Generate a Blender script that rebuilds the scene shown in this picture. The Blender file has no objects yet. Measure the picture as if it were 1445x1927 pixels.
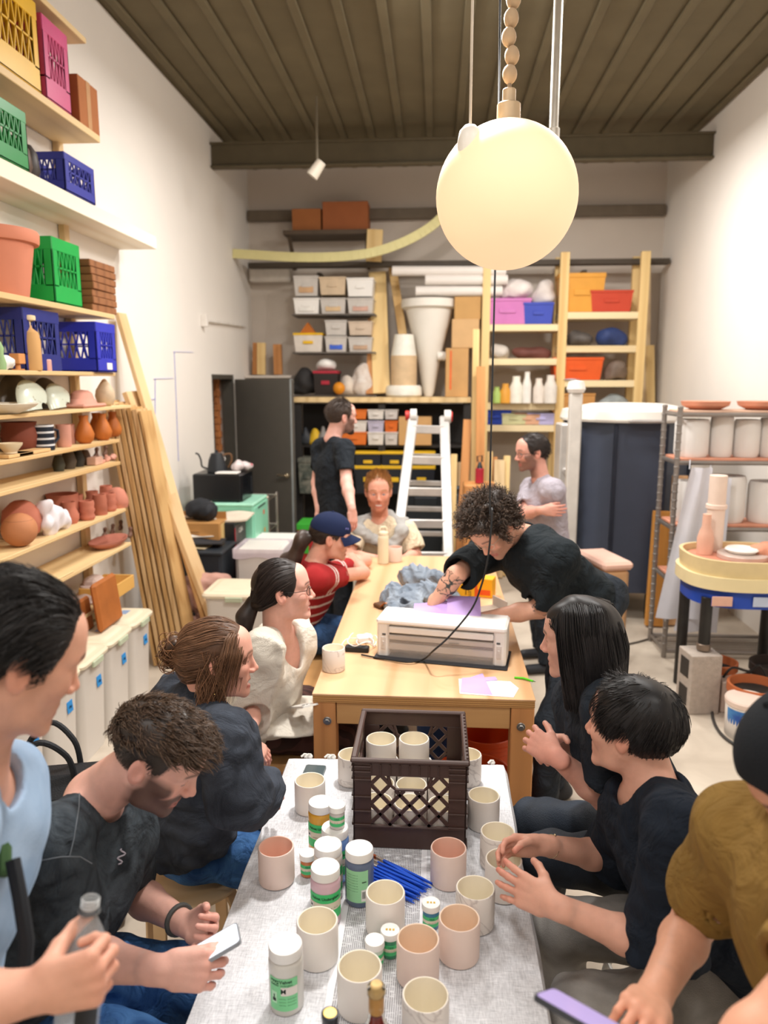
import bpy, math, random
import numpy as np
from mathutils import Vector, Matrix
R_ = random.Random(7); NR = np.random.default_rng(11)
PI = math.pi
SC = bpy.context.scene; COL = SC.collection
# ---------- camera geometry (also used to read positions off the photograph) ----------
F=1400.;CX=722.5;CY=963.5;H=2.04
_P=math.radians(10.05);_Y=math.radians(3.95)
_cp,_sp,_cy,_sy=math.cos(_P),math.sin(_P),math.cos(_Y),math.sin(_Y)
CR=Vector((_cy,_sy,0));CF=Vector((-_sy*_cp,_cy*_cp,-_sp));CU=Vector((-_sy*_sp,_cy*_sp,_cp))
EYE=Vector((0,0,H))
def ray(px,py): return CF+CR*((px-CX)/F)-CU*((py-CY)/F)
def at_z(px,py,z): d=ray(px,py); return EYE+d*((z-H)/d.z)
def at_y(px,py,y): d=ray(px,py); return EYE+d*(y/d.y)
def at_x(px,py,x): d=ray(px,py); return EYE+d*(x/d.x)
def W(px,py,zc): return EYE+ray(px,py)*zc
# ---------- colours / materials ----------
def s2l(c): return c/12.92 if c<=.04045 else ((c+.055)/1.055)**2.4
def hexc(h):
    h=h.lstrip('#'); return tuple(s2l(int(h[i:i+2],16)/255) for i in (0,2,4))
_M={}
def mat(col,rough=.6,metal=0.,var=.12,scale=8.,bump=0.,bscale=60.,kind='plain',col2=None,axis=None,emit=0,alpha=1,trans=0,ior=1.45,sheen=0,spec=.4,sss=0,stretch=None,wr=0):
    key=(col,rough,metal,var,scale,bump,bscale,kind,col2,axis,emit,alpha,trans,ior,sheen,spec,sss,stretch,wr)
    if key in _M: return _M[key]
    m=bpy.data.materials.new(kind+'_'+str(col).strip('#')); m.use_nodes=True
    nt=m.node_tree; N=nt.nodes; L=nt.links; b=N['Principled BSDF']
    c=hexc(col) if isinstance(col,str) else col
    b.inputs['Roughness'].default_value=rough; b.inputs['Metallic'].default_value=metal
    b.inputs['Specular IOR Level'].default_value=spec; b.inputs['IOR'].default_value=ior
    b.inputs['Transmission Weight'].default_value=trans; b.inputs['Alpha'].default_value=alpha
    if sheen: b.inputs['Sheen Weight'].default_value=sheen
    if sss:
        b.inputs['Subsurface Weight'].default_value=sss; b.inputs['Subsurface Scale'].default_value=.012
        b.inputs['Subsurface Radius'].default_value=(1,.35,.2)
    if emit:
        b.inputs['Emission Color'].default_value=(*c,1); b.inputs['Emission Strength'].default_value=emit
    tc=N.new('ShaderNodeTexCoord'); mp=N.new('ShaderNodeMapping'); L.new(tc.outputs['Object'],mp.inputs['Vector'])
    st=stretch or {'x':(.06,1,1),'y':(1,.06,1),'z':(1,1,.06),None:(1,1,1)}[axis]
    mp.inputs['Scale'].default_value=st
    def noise(sc,det=4,src=None,dist=0):
        n=N.new('ShaderNodeTexNoise'); n.inputs['Scale'].default_value=sc; n.inputs['Detail'].default_value=det
        n.inputs['Distortion'].default_value=dist; L.new((src or mp).outputs[0],n.inputs['Vector']); return n
    def ramp(src,pts):
        r=N.new('ShaderNodeValToRGB'); e=r.color_ramp.elements
        while len(e)<len(pts): e.new(.5)
        for i,(p,cc) in enumerate(pts): e[i].position=p; e[i].color=(*cc,1)
        L.new(src,r.inputs[0]); return r
    dk=lambda c,f: tuple(min(1,x*f) for x in c)
    if kind=='attr':      # colour stored on the mesh (thing's own colour zones)
        a=N.new('ShaderNodeAttribute'); a.attribute_name='Col'; n=noise(scale)
        r=ramp(n.outputs['Fac'],[(.25,(1-var,)*3),(.75,(1+var,)*3)])
        mx=N.new('ShaderNodeMix'); mx.data_type='RGBA'; mx.blend_type='MULTIPLY'; mx.inputs['Factor'].default_value=1
        L.new(a.outputs['Color'],mx.inputs['A']); L.new(r.outputs[0],mx.inputs['B']); L.new(mx.outputs['Result'],b.inputs['Base Color'])
    elif kind=='wood':
        c2=hexc(col2) if col2 else dk(c,.62)
        n=noise(scale,6,dist=1.2); w=N.new('ShaderNodeTexWave'); w.inputs['Scale'].default_value=scale*.55; w.inputs['Distortion'].default_value=5; w.inputs['Detail'].default_value=3
        w.bands_direction={'x':'Y','y':'X','z':'X',None:'X'}[axis]; L.new(mp.outputs[0],w.inputs['Vector'])
        ad=N.new('ShaderNodeMath'); ad.operation='MULTIPLY_ADD'; ad.inputs[1].default_value=.35; L.new(w.outputs['Fac'],ad.inputs[0])
        ml=N.new('ShaderNodeMath'); ml.operation='MULTIPLY'; ml.inputs[1].default_value=.7; L.new(n.outputs['Fac'],ml.inputs[0]); L.new(ml.outputs[0],ad.inputs[2])
        r=ramp(ad.outputs[0],[(.2,c2),(.45,c),(.8,dk(c,1.12))]); L.new(r.outputs[0],b.inputs['Base Color'])
    elif kind=='stripe':   # col/col2 bands along axis, scale = period (m)
        c2=hexc(col2); s=N.new('ShaderNodeSeparateXYZ'); L.new(tc.outputs['Object'],s.inputs[0])
        f=N.new('ShaderNodeMath'); f.operation='FRACT'; d=N.new('ShaderNodeMath'); d.operation='DIVIDE'; d.inputs[1].default_value=scale
        L.new(s.outputs[{'x':0,'y':1,'z':2}[axis]],d.inputs[0]); L.new(d.outputs[0],f.inputs[0])
        r=ramp(f.outputs[0],[(0,c),(var,c2)]); r.color_ramp.interpolation='CONSTANT'; L.new(r.outputs[0],b.inputs['Base Color'])
    elif kind=='wash':     # washed fabric / clouded colour
        c2=hexc(col2) if col2 else dk(c,1.6)
        n=noise(scale,8,dist=.6); r=ramp(n.outputs['Fac'],[(.35,c),(.72,c2)]); L.new(r.outputs[0],b.inputs['Base Color'])
    elif kind=='marble':
        c2=hexc(col2); n=noise(scale,6,dist=2.5); r=ramp(n.outputs['Fac'],[(.46,c),(.495,c2),(.53,c)]); L.new(r.outputs[0],b.inputs['Base Color'])
    elif kind=='speck':
        c2=hexc(col2); n=noise(scale,2); r=ramp(n.outputs['Fac'],[(.30,c2),(.36,c)]); L.new(r.outputs[0],b.inputs['Base Color'])
    else:
        n=noise(scale)
        r=ramp(n.outputs['Fac'],[(.25,dk(c,1-var)),(.75,dk(c,1+var))]); L.new(r.outputs[0],b.inputs['Base Color'])
    if bump:
        bn=noise(bscale,5); bp=N.new('ShaderNodeBump'); bp.inputs['Strength'].default_value=bump; bp.inputs['Distance'].default_value=.01
        L.new(bn.outputs['Fac'],bp.inputs['Height']); L.new(bp.outputs[0],b.inputs['Normal'])
        if wr:
            wn=noise(wr,3,dist=1.6); w2=N.new('ShaderNodeBump'); w2.inputs['Strength'].default_value=.75; w2.inputs['Distance'].default_value=.03
            L.new(wn.outputs['Fac'],w2.inputs['Height']); L.new(w2.outputs[0],bp.inputs['Normal'])
    _M[key]=m; return m
def wood(col='#d9b98c',col2=None,axis='y',scale=9,rough=.55,**k): return mat(col,rough,kind='wood',col2=col2,axis=axis,scale=scale,**k)
# ---------- mesh builder ----------
class MB:
    def __init__(s): s.v=[]; s.f=[]; s.mi=[]; s.cur=0; s.T=None
    def _add(s,vs,fs):
        b=len(s.v)
        if s.T is not None: vs=[tuple(s.T@Vector(v)) for v in vs]
        s.v+= [tuple(v) for v in vs]; s.f+=[tuple(b+i for i in f) for f in fs]; s.mi+=[s.cur]*len(fs); return s
    def box(s,c,d,bev=.004,M=None):
        x,y,z=[q/2 for q in d]; e=min(bev,x*.9,y*.9,z*.9); vs=[];idx={}
        for sx in(-1,1):
            for sy in(-1,1):
                for sz in(-1,1):
                    idx[sx,sy,sz]=len(vs)
                    vs+=[(sx*x,sy*(y-e),sz*(z-e)),(sx*(x-e),sy*y,sz*(z-e)),(sx*(x-e),sy*(y-e),sz*z)]
        fs=[]
        for ax in range(3):
            o=[i for i in range(3) if i!=ax]
            for sg in(-1,1):
                q=[]
                for a,b in((-1,-1),(1,-1),(1,1),(-1,1)):
                    k=[0,0,0];k[ax]=sg;k[o[0]]=a;k[o[1]]=b;q.append(idx[tuple(k)]+ax)
                fs.append(q if (sg>0)==(ax!=1) else q[::-1])
            for a in(-1,1):
                for b in(-1,1):
                    k0=[0,0,0];k0[o[0]]=a;k0[o[1]]=b;k1=list(k0);k0[ax]=-1;k1[ax]=1
                    i0,i1=idx[tuple(k0)],idx[tuple(k1)]
                    q=[i0+o[0],i1+o[0],i1+o[1],i0+o[1]]; sg=a*b*(1 if ax!=1 else -1)
                    fs.append(q[::-1] if sg>0 else q)
        for k,i in idx.items():
            sg=k[0]*k[1]*k[2]; fs.append([i,i+1,i+2] if sg>0 else [i+2,i+1,i])
        Mx=M or Matrix(); cc=Vector(c)
        return s._add([Mx@Vector(v)+cc if M is None or True else v for v in vs],fs)
    def bar(s,a,b,w,d,bev=.003,up=(0,0,1)):
        a=Vector(a);b=Vector(b);z=(b-a);l=z.length;z=z/l;u=Vector(up)
        if abs(z.dot(u))>.98:u=Vector((1,0,0))
        x=u.cross(z).normalized();y=z.cross(x)
        return s.box((a+b)/2,(w,d,l),bev,Matrix((x,y,z)).transposed())
    def lathe(s,prof,c=(0,0,0),n=32,M=None,cap=True):
        c=Vector(c);vs=[];fs=[];m=len(prof)
        for r,z in prof:
            for i in range(n):
                a=2*PI*i/n; p=Vector((r*math.cos(a),r*math.sin(a),z)); vs.append((M@p if M else p)+c)
        for j in range(m-1):
            for i in range(n): fs.append((j*n+i,j*n+(i+1)%n,(j+1)*n+(i+1)%n,(j+1)*n+i))
        if cap:
            if prof[0][0]>1e-5: fs.append(tuple(range(n))[::-1])
            if prof[-1][0]>1e-5: fs.append(tuple((m-1)*n+i for i in range(n)))
        return s._add(vs,fs)
    def cyl(s,a,b,r,r2=None,n=20):
        a=Vector(a);b=Vector(b);z=(b-a);l=z.length;z=z/l;u=Vector((0,0,1)) if abs(z.z)<.95 else Vector((1,0,0))
        x=u.cross(z).normalized();y=z.cross(x);r2=r if r2 is None else r2; e=min(.003,r*.2,r2*.2,l*.3)
        return s.lathe([(r-e,0),(r,e),(r2,l-e),(r2-e,l)],a,n,Matrix((x,y,z)).transposed())
    def ball(s,c,r,n=20,m=12,sc=(1,1,1),M=None):
        pr=[(max(1e-6,math.sin(PI*j/m))*r,-math.cos(PI*j/m)*r) for j in range(m+1)]
        S=Matrix.Diagonal(Vector(sc)); return s.lathe(pr,c,n,(M@S) if M else S,cap=False)
    def tube(s,pts,r,n=8,closed=False,rs=None):
        P=[Vector(p) for p in pts];k=len(P);vs=[];fs=[];pu=None
        for i,p in enumerate(P):
            t=((P[(i+1)%k] if closed or i<k-1 else p)-(P[i-1] if closed or i>0 else p)).normalized()
            if pu is None: pu=Vector((0,0,1)) if abs(t.z)<.9 else Vector((1,0,0))
            x=(pu-t*pu.dot(t)).normalized();pu=x;y=t.cross(x);rr=rs[i] if rs else r
            for j in range(n):
                a=2*PI*j/n; vs.append(p+x*(rr*math.cos(a))+y*(rr*math.sin(a)))
        for i in range(k if closed else k-1):
            for j in range(n):
                i2=(i+1)%k; fs.append((i*n+j,i*n+(j+1)%n,i2*n+(j+1)%n,i2*n+j))
        if not closed: fs.append(tuple(range(n))[::-1]);fs.append(tuple((k-1)*n+j for j in range(n)))
        return s._add(vs,fs)
    def prism(s,poly,a,b,M=None,c=(0,0,0)):
        """polygon (x,y) extruded from z=a to z=b"""
        n=len(poly);c=Vector(c);vs=[Vector((x,y,a)) for x,y in poly]+[Vector((x,y,b)) for x,y in poly]
        vs=[(M@v if M else v)+c for v in vs]
        return s._add(vs,[tuple(range(n))[::-1],tuple(range(n,2*n))]+[(i,(i+1)%n,n+(i+1)%n,n+i) for i in range(n)])
    def grid(s,fn,nu,nv):
        vs=[fn(i/nu,j/nv) for j in range(nv+1) for i in range(nu+1)]
        return s._add(vs,[(j*(nu+1)+i,j*(nu+1)+i+1,(j+1)*(nu+1)+i+1,(j+1)*(nu+1)+i) for j in range(nv) for i in range(nu)])
    def sheet(s,fn,nu,nv,t=.003):
        """thick sheet: fn(u,v)->point, thickness t along -z"""
        top=[Vector(fn(i/nu,j/nv)) for j in range(nv+1) for i in range(nu+1)];n=len(top);w=nu+1
        vs=top+[p-Vector((0,0,t)) for p in top];fs=[]
        for j in range(nv):
            for i in range(nu):
                a=j*w+i;fs.append((a,a+1,a+w+1,a+w));fs.append((n+a+w,n+a+w+1,n+a+1,n+a))
        bd=[i for i in range(w)]+[j*w+nu for j in range(1,nv+1)]+[nv*w+i for i in range(nu-1,-1,-1)]+[j*w for j in range(nv-1,0,-1)]
        for k in range(len(bd)):
            a,b=bd[k],bd[(k+1)%len(bd)];fs.append((a,n+a,n+b,b))
        return s._add(vs,fs)
    def obj(s,name,mats,parent=None,smooth=35,loc=None,rot=None):
        me=bpy.data.meshes.new(name);me.from_pydata(s.v,[],s.f)
        if not isinstance(mats,(list,tuple)):mats=[mats]
        for m in mats: me.materials.append(m)
        if len(mats)>1: me.polygons.foreach_set('material_index',s.mi)
        if smooth:
            me.polygons.foreach_set('use_smooth',[True]*len(me.polygons)); me.set_sharp_from_angle(angle=math.radians(smooth))
        me.update();o=bpy.data.objects.new(name,me);COL.objects.link(o)
        if parent:o.parent=parent
        if loc is not None:o.location=loc
        if rot is not None:o.rotation_euler=rot if hasattr(rot,'__len__') else (0,0,rot)
        return o
def tag(o,label=None,cat=None,group=None,kind=None):
    for k,v in(('label',label),('category',cat),('group',group),('kind',kind)):
        if v:o[k]=v
    return o
def thing(name,label,cat,loc=(0,0,0),rz=0,group=None,rot=None):
    o=bpy.data.objects.new(name,None);COL.objects.link(o);o.empty_display_size=.1;o.location=loc;o.rotation_euler=rot or (0,0,rz)
    return tag(o,label,cat,group)
def solo(name,mb,m,label,cat,loc=None,rot=None,group=None,smooth=35,kind=None):
    return tag(mb.obj(name,m,None,smooth,loc,rot),label,cat,group,kind)
_KIDS={}
def dup(o,loc=None,rz=None,label=None,group=None,parent=None,mats=None):
    c=o.copy();COL.objects.link(c)
    if parent:c.parent=parent
    for ch in [x for x in COL.objects if x.parent==o]: dup(ch,parent=c,mats=mats)
    if loc is not None:c.location=loc
    if rz is not None:c.rotation_euler=rz if hasattr(rz,'__len__') else (0,0,rz)
    if label:c['label']=label
    if group:c['group']=group
    return c
def np_mesh(name,V,Fq,m,parent=None,colors=None,smooth=True,tris=False):
    k=3 if tris else 4;me=bpy.data.meshes.new(name);me.vertices.add(len(V));me.vertices.foreach_set('co',V.astype(np.float32).ravel())
    n=len(Fq);me.loops.add(n*k);me.loops.foreach_set('vertex_index',Fq.astype(np.int32).ravel())
    me.polygons.add(n);me.polygons.foreach_set('loop_start',np.arange(0,n*k,k,dtype=np.int32))
    me.polygons.foreach_set('use_smooth',np.full(n,smooth))
    me.update(calc_edges=True);me.validate()
    if colors is not None:
        a=me.color_attributes.new('Col','FLOAT_COLOR','POINT');c=np.ones((len(V),4),np.float32);c[:,:3]=colors;a.data.foreach_set('color',c.ravel())
    for mm in (m if isinstance(m,(list,tuple)) else [m]): me.materials.append(mm)
    o=bpy.data.objects.new(name,me);COL.objects.link(o)
    if parent:o.parent=parent
    return o
def text_mb(txt,size,name,m,parent,loc,rot,depth=.0008,align='CENTER',bold=0):
    cu=bpy.data.curves.new('t','FONT');cu.body=txt;cu.size=size;cu.extrude=depth;cu.align_x=align;cu.align_y='CENTER';cu.offset=bold;cu.resolution_u=2
    o=bpy.data.objects.new('t',cu);COL.objects.link(o);bpy.context.view_layer.update();me=bpy.data.meshes.new_from_object(o.evaluated_get(bpy.context.evaluated_depsgraph_get()));bpy.data.objects.remove(o)
    me.materials.clear();me.materials.append(m);o=bpy.data.objects.new(name,me);COL.objects.link(o);o.parent=parent;o.location=loc;o.rotation_euler=rot
    return o
# ---------- signed-distance bodies: smooth unions of limbs, meshed by sparse surface nets ----------
A3=lambda v: np.array(v,float)
def unit(v): v=A3(v); return v/max(1e-9,np.linalg.norm(v))
def frame(fwd,up):
    """rows: right, forward, up"""
    f=unit(fwd);r=unit(np.cross(f,A3(up)));u=np.cross(r,f);return np.stack([r,f,u])
class Pr:
    def __init__(s,k,sub): s.k=k;s.sub=sub
class Ell(Pr):
    def __init__(s,c,r,Rm=None,k=.03,sub=False): super().__init__(k,sub);s.c=A3(c);s.r=A3(r);s.R=np.eye(3) if Rm is None else Rm
    def d(s,p):
        q=(p-s.c)@s.R.T;a=np.sqrt(((q/s.r)**2).sum(-1));b=np.sqrt(((q/s.r**2)**2).sum(-1));return a*(a-1)/np.maximum(b,1e-9)
class Cap(Pr):
    def __init__(s,a,b,ra,rb=None,k=.03,sub=False,flat=None,axis=None):
        super().__init__(k,sub);s.a=A3(a);s.ab=A3(b)-s.a;s.ra=ra;s.rb=ra if rb is None else rb;s.L2=max(1e-12,s.ab@s.ab);s.flat=flat
        if flat is not None:
            n=A3(axis);t=s.ab/np.sqrt(s.L2);n=n-t*(n@t);s.n=unit(n)
    def d(s,p):
        q=p-s.a;t=np.clip((q@s.ab)/s.L2,0,1);v=q-t[...,None]*s.ab;r=s.ra+(s.rb-s.ra)*t
        if s.flat is None: return np.sqrt((v*v).sum(-1))-r
        c=v@s.n;v=v+s.n*(c*(1/s.flat-1))[...,None];return (np.sqrt((v*v).sum(-1))-r)*min(1,s.flat)
class Half(Pr):
    """keep the side n.(p-p0)<0"""
    def __init__(s,p0,n,k=.004): super().__init__(k,'cut');s.p=A3(p0);s.n=unit(n)
    def d(s,p): return (p-s.p)@s.n
class Grp(Pr):
    def __init__(s,prims,k=.03,sub=False): super().__init__(k,sub);s.prims=prims
def smin(a,b,k):
    h=np.clip(.5+.5*(b-a)/k,0,1);return b+(a-b)*h-k*h*(1-h)
def sdf(prims,P,C=None,rad=None):
    D=np.full(P.shape[:-1],10.)
    for q in prims:
        if isinstance(q,Grp): v=sdf(q.prims,P,C,rad);idx=slice(None)
        elif C is not None and q.sub!='cut':
            idx=np.nonzero(q.d(C)<rad+q.k+.02)[0]
            if not len(idx):continue
            v=q.d(P[idx])
        else: v=q.d(P);idx=slice(None)
        if q.sub==True: D[idx]=-smin(-D[idx],v,q.k)
        elif q.sub=='cut': D[idx]=-smin(-D[idx],-v,q.k)
        else: D[idx]=smin(D[idx],v,q.k)
    return D
def bounds(prims):
    lo=np.full(3,1e9);hi=-lo
    for q in prims:
        if q.sub: continue
        if isinstance(q,Grp): a,b=bounds(q.prims)
        elif isinstance(q,Ell): m=q.r.max();a,b=q.c-m,q.c+m
        else: r=max(q.ra,q.rb);e=q.a+q.ab;a,b=np.minimum(q.a,e)-r,np.maximum(q.a,e)+r
        lo=np.minimum(lo,a);hi=np.maximum(hi,b)
    return lo,hi
def nets(prims,h,disp=None,lo=None,hi=None,keep=None):
    """-> V,F of the zero surface. keep(P)->bool restricts the cells used."""
    if lo is None: lo,hi=bounds(prims)
    lo=A3(lo)-.03;hi=A3(hi)+.03;B=6;Hc=B*h
    n=np.ceil((hi-lo)/Hc).astype(int)+1
    g=np.stack(np.meshgrid(*[np.arange(k) for k in n],indexing='ij'),-1).reshape(-1,3)
    C=lo+(g+.5)*Hc;D=np.concatenate([sdf(prims,c) for c in np.array_split(C,max(1,len(C)//60000))])
    g=g[np.abs(D)<Hc*1.8+.015]
    o=np.stack(np.meshgrid(*[np.arange(B+1)]*3,indexing='ij'),-1).reshape(-1,3)
    S=(n*B+2).astype(np.int64)
    cid=lambda q:(q[...,0]*S[1]+q[...,1])*S[2]+q[...,2]
    cells=[];verts=[];quads=[]
    for gb in np.array_split(g,max(1,len(g)//800)):
        if not len(gb): continue
        base=gb*B;G=base[:,None,:]+o[None];P=lo+G*h
        C=lo+(gb+.5)*Hc;v=sdf(prims,P,C,Hc*1.0+.01)
        if disp is not None: v=v+disp(P)
        v=v.reshape(-1,B+1,B+1,B+1)
        cs=[v[:,i:B+i,j:B+j,k:B+k] for i in(0,1) for j in(0,1) for k in(0,1)]
        st=np.stack(cs,-1);neg=(st<0).sum(-1);act=(neg>0)&(neg<8)
        bi,x,y,z=np.nonzero(act);s=st[bi,x,y,z]
        cc=np.array([(i,j,k) for i in(0,1) for j in(0,1) for k in(0,1)],float)
        acc=np.zeros((len(s),3));cnt=np.zeros(len(s))
        for a in range(8):
            for b in range(a+1,8):
                if np.abs(cc[a]-cc[b]).sum()!=1: continue
                m=(s[:,a]<0)!=(s[:,b]<0);t=s[m,a]/(s[m,a]-s[m,b])
                acc[m]+=cc[a]+t[:,None]*(cc[b]-cc[a]);cnt[m]+=1
        ci=base[bi]+np.stack([x,y,z],-1)
        cells.append(cid(ci));verts.append(lo+(ci+acc/cnt[:,None])*h)
        for ax in range(3):
            sl=[slice(0,B)]*3;s2=list(sl);s2[ax]=slice(1,B+1)
            va=v[(slice(None),*sl)];vb=v[(slice(None),*s2)];ch=(va<0)!=(vb<0)
            bi,x,y,z=np.nonzero(ch);p=base[bi]+np.stack([x,y,z],-1)
            u,w=[(1,2),(2,0),(0,1)][ax];e=np.eye(3,dtype=int)
            q=np.stack([cid(p-e[u]-e[w]),cid(p-e[w]),cid(p),cid(p-e[u])],-1)
            fl=~(va[bi,x,y,z]<0);q[fl]=q[fl][:,::-1];quads.append(q)
    cells=np.concatenate(cells);verts=np.concatenate(verts);quads=np.concatenate(quads)
    o_=np.argsort(cells);cells=cells[o_];verts=verts[o_]
    ix=np.searchsorted(cells,quads);ix=np.minimum(ix,len(cells)-1);ok=(cells[ix]==quads).all(1);ix=ix[ok]
    if keep is not None:
        kv=keep(verts);ix=ix[kv[ix].all(1)]
    us,inv=np.unique(ix,return_inverse=True);return verts[us],inv.reshape(-1,4)
def join(parts):
    V=[];Fq=[];b=0
    for v,f in parts: V.append(v);Fq.append(f+b);b+=len(v)
    return np.concatenate(V),np.concatenate(Fq)
def waves(seed,freq,n=7,stretch=None):
    g=np.random.default_rng(seed);d=g.normal(size=(n,3));d/=np.linalg.norm(d,axis=1)[:,None];d*=freq*g.uniform(.6,1.7,n)[:,None];ph=g.uniform(0,6.28,n)
    if stretch is not None: d=d*A3(stretch)
    def f(P):
        Q=P+.012*np.sin(P[...,[1,2,0]]*17+seed);r=0
        for i in range(n): r=r+np.sin(Q@d[i]+ph[i])
        return r/n**.5
    return f
def tubes(P,rad,sides=4):
    """P (n,k,3) strand points, rad (n,k) -> V,F of n closed-ish tubes"""
    n,k,_=P.shape;T=np.gradient(P,axis=1);T/=np.maximum(np.linalg.norm(T,axis=2,keepdims=True),1e-9)
    u=np.where(np.abs(T[:,:1,2:3])<.9,A3((0,0,1)),A3((1,0,0)));x=np.cross(T,np.broadcast_to(u,T.shape));x/=np.maximum(np.linalg.norm(x,axis=2,keepdims=True),1e-9);y=np.cross(T,x)
    a=np.arange(sides)*2*PI/sides
    V=P[:,:,None]+rad[:,:,None,None]*(x[:,:,None]*np.cos(a)[:,None]+y[:,:,None]*np.sin(a)[:,None])
    i=np.arange(k-1)[:,None];j=np.arange(sides)[None]
    q=np.stack([i*sides+j,i*sides+(j+1)%sides,(i+1)*sides+(j+1)%sides,(i+1)*sides+j],-1).reshape(-1,4)
    Fq=(q[None]+(np.arange(n)*k*sides)[:,None,None]).reshape(-1,4);return V.reshape(-1,3),Fq
# ---------- people ----------
def skin_mat(v=.05): return mat('#ffffff',.48,kind='attr',var=v,scale=55,bump=.06,bscale=320,sss=.12,spec=.35)
HAIRM=lambda: mat('#ffffff',.42,kind='attr',var=.22,scale=40,spec=.38)
def rot_to(d,n,a): return d*math.cos(a)+n*math.sin(a)
def hand_prims(w,d,n,side,s=1.,curl=(.3,.4,.3),spread=.06,thumb=(.9,.45,.25),curls=None,tcurl=.3):
    """w wrist, d towards the fingers, n way the palm faces, side 'l'/'r'; thumb = mix of along, sideways, palmwards"""
    w=A3(w);d=unit(d);n=A3(n);n=unit(n-d*(n@d));t=np.cross(d,n) if side=='r' else np.cross(n,d);o=[]
    o.append(Cap(w-d*.02*s,w+d*.025*s,.025*s,.027*s,k=.02,flat=.72,axis=n))
    o.append(Cap(w+d*.035*s+t*.012*s,w+d*.075*s+t*.012*s,.024*s,.022*s,k=.012,flat=.6,axis=n))
    o.append(Cap(w+d*.035*s-t*.012*s,w+d*.072*s-t*.014*s,.023*s,.02*s,k=.012,flat=.6,axis=n))
    o.append(Cap(w+d*.03*s-t*.02*s+n*.006*s,w+d*.06*s-t*.022*s+n*.006*s,.014*s,.012*s,k=.012))
    for i,(lat,L,r,b) in enumerate(((.029,.074,.0088,.086),(.0095,.082,.009,.09),(-.0105,.077,.0085,.087),(-.029,.06,.0075,.079))):
        c=curls[i] if curls else curl
        p=w+(d*b+t*lat)*s;dd=unit(d+t*(spread*(1.5-i)));a=0
        o.append(Cap(w+(d*.045+t*lat*.75)*s,p,.011*s,.0105*s,k=.008))
        for j,fr in enumerate((.46,.3,.24)):
            a+=c[j];q=p+rot_to(dd,n,a)*L*fr*s;rr=r*(1-.1*j)*s
            o.append(Cap(p,q,rr*1.06,rr*.94,k=.0035));p=q
    p=w+(d*.022+t*.02+n*.006)*s;dd=unit(d*thumb[0]+t*thumb[1]+n*thumb[2])
    q=p+dd*.04*s;o.append(Cap(p,q,.0155*s,.0122*s,k=.012))
    c2=unit(np.cross(dd,np.cross(d*1.0+n*.8,dd)));a=0
    for L,r in((.033,.0112),(.027,.0096)):
        a+=tcurl;e=q+rot_to(dd,c2,a)*L*s;o.append(Cap(q,e,r*s,r*.88*s,k=.004));q=e
    return o
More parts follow.
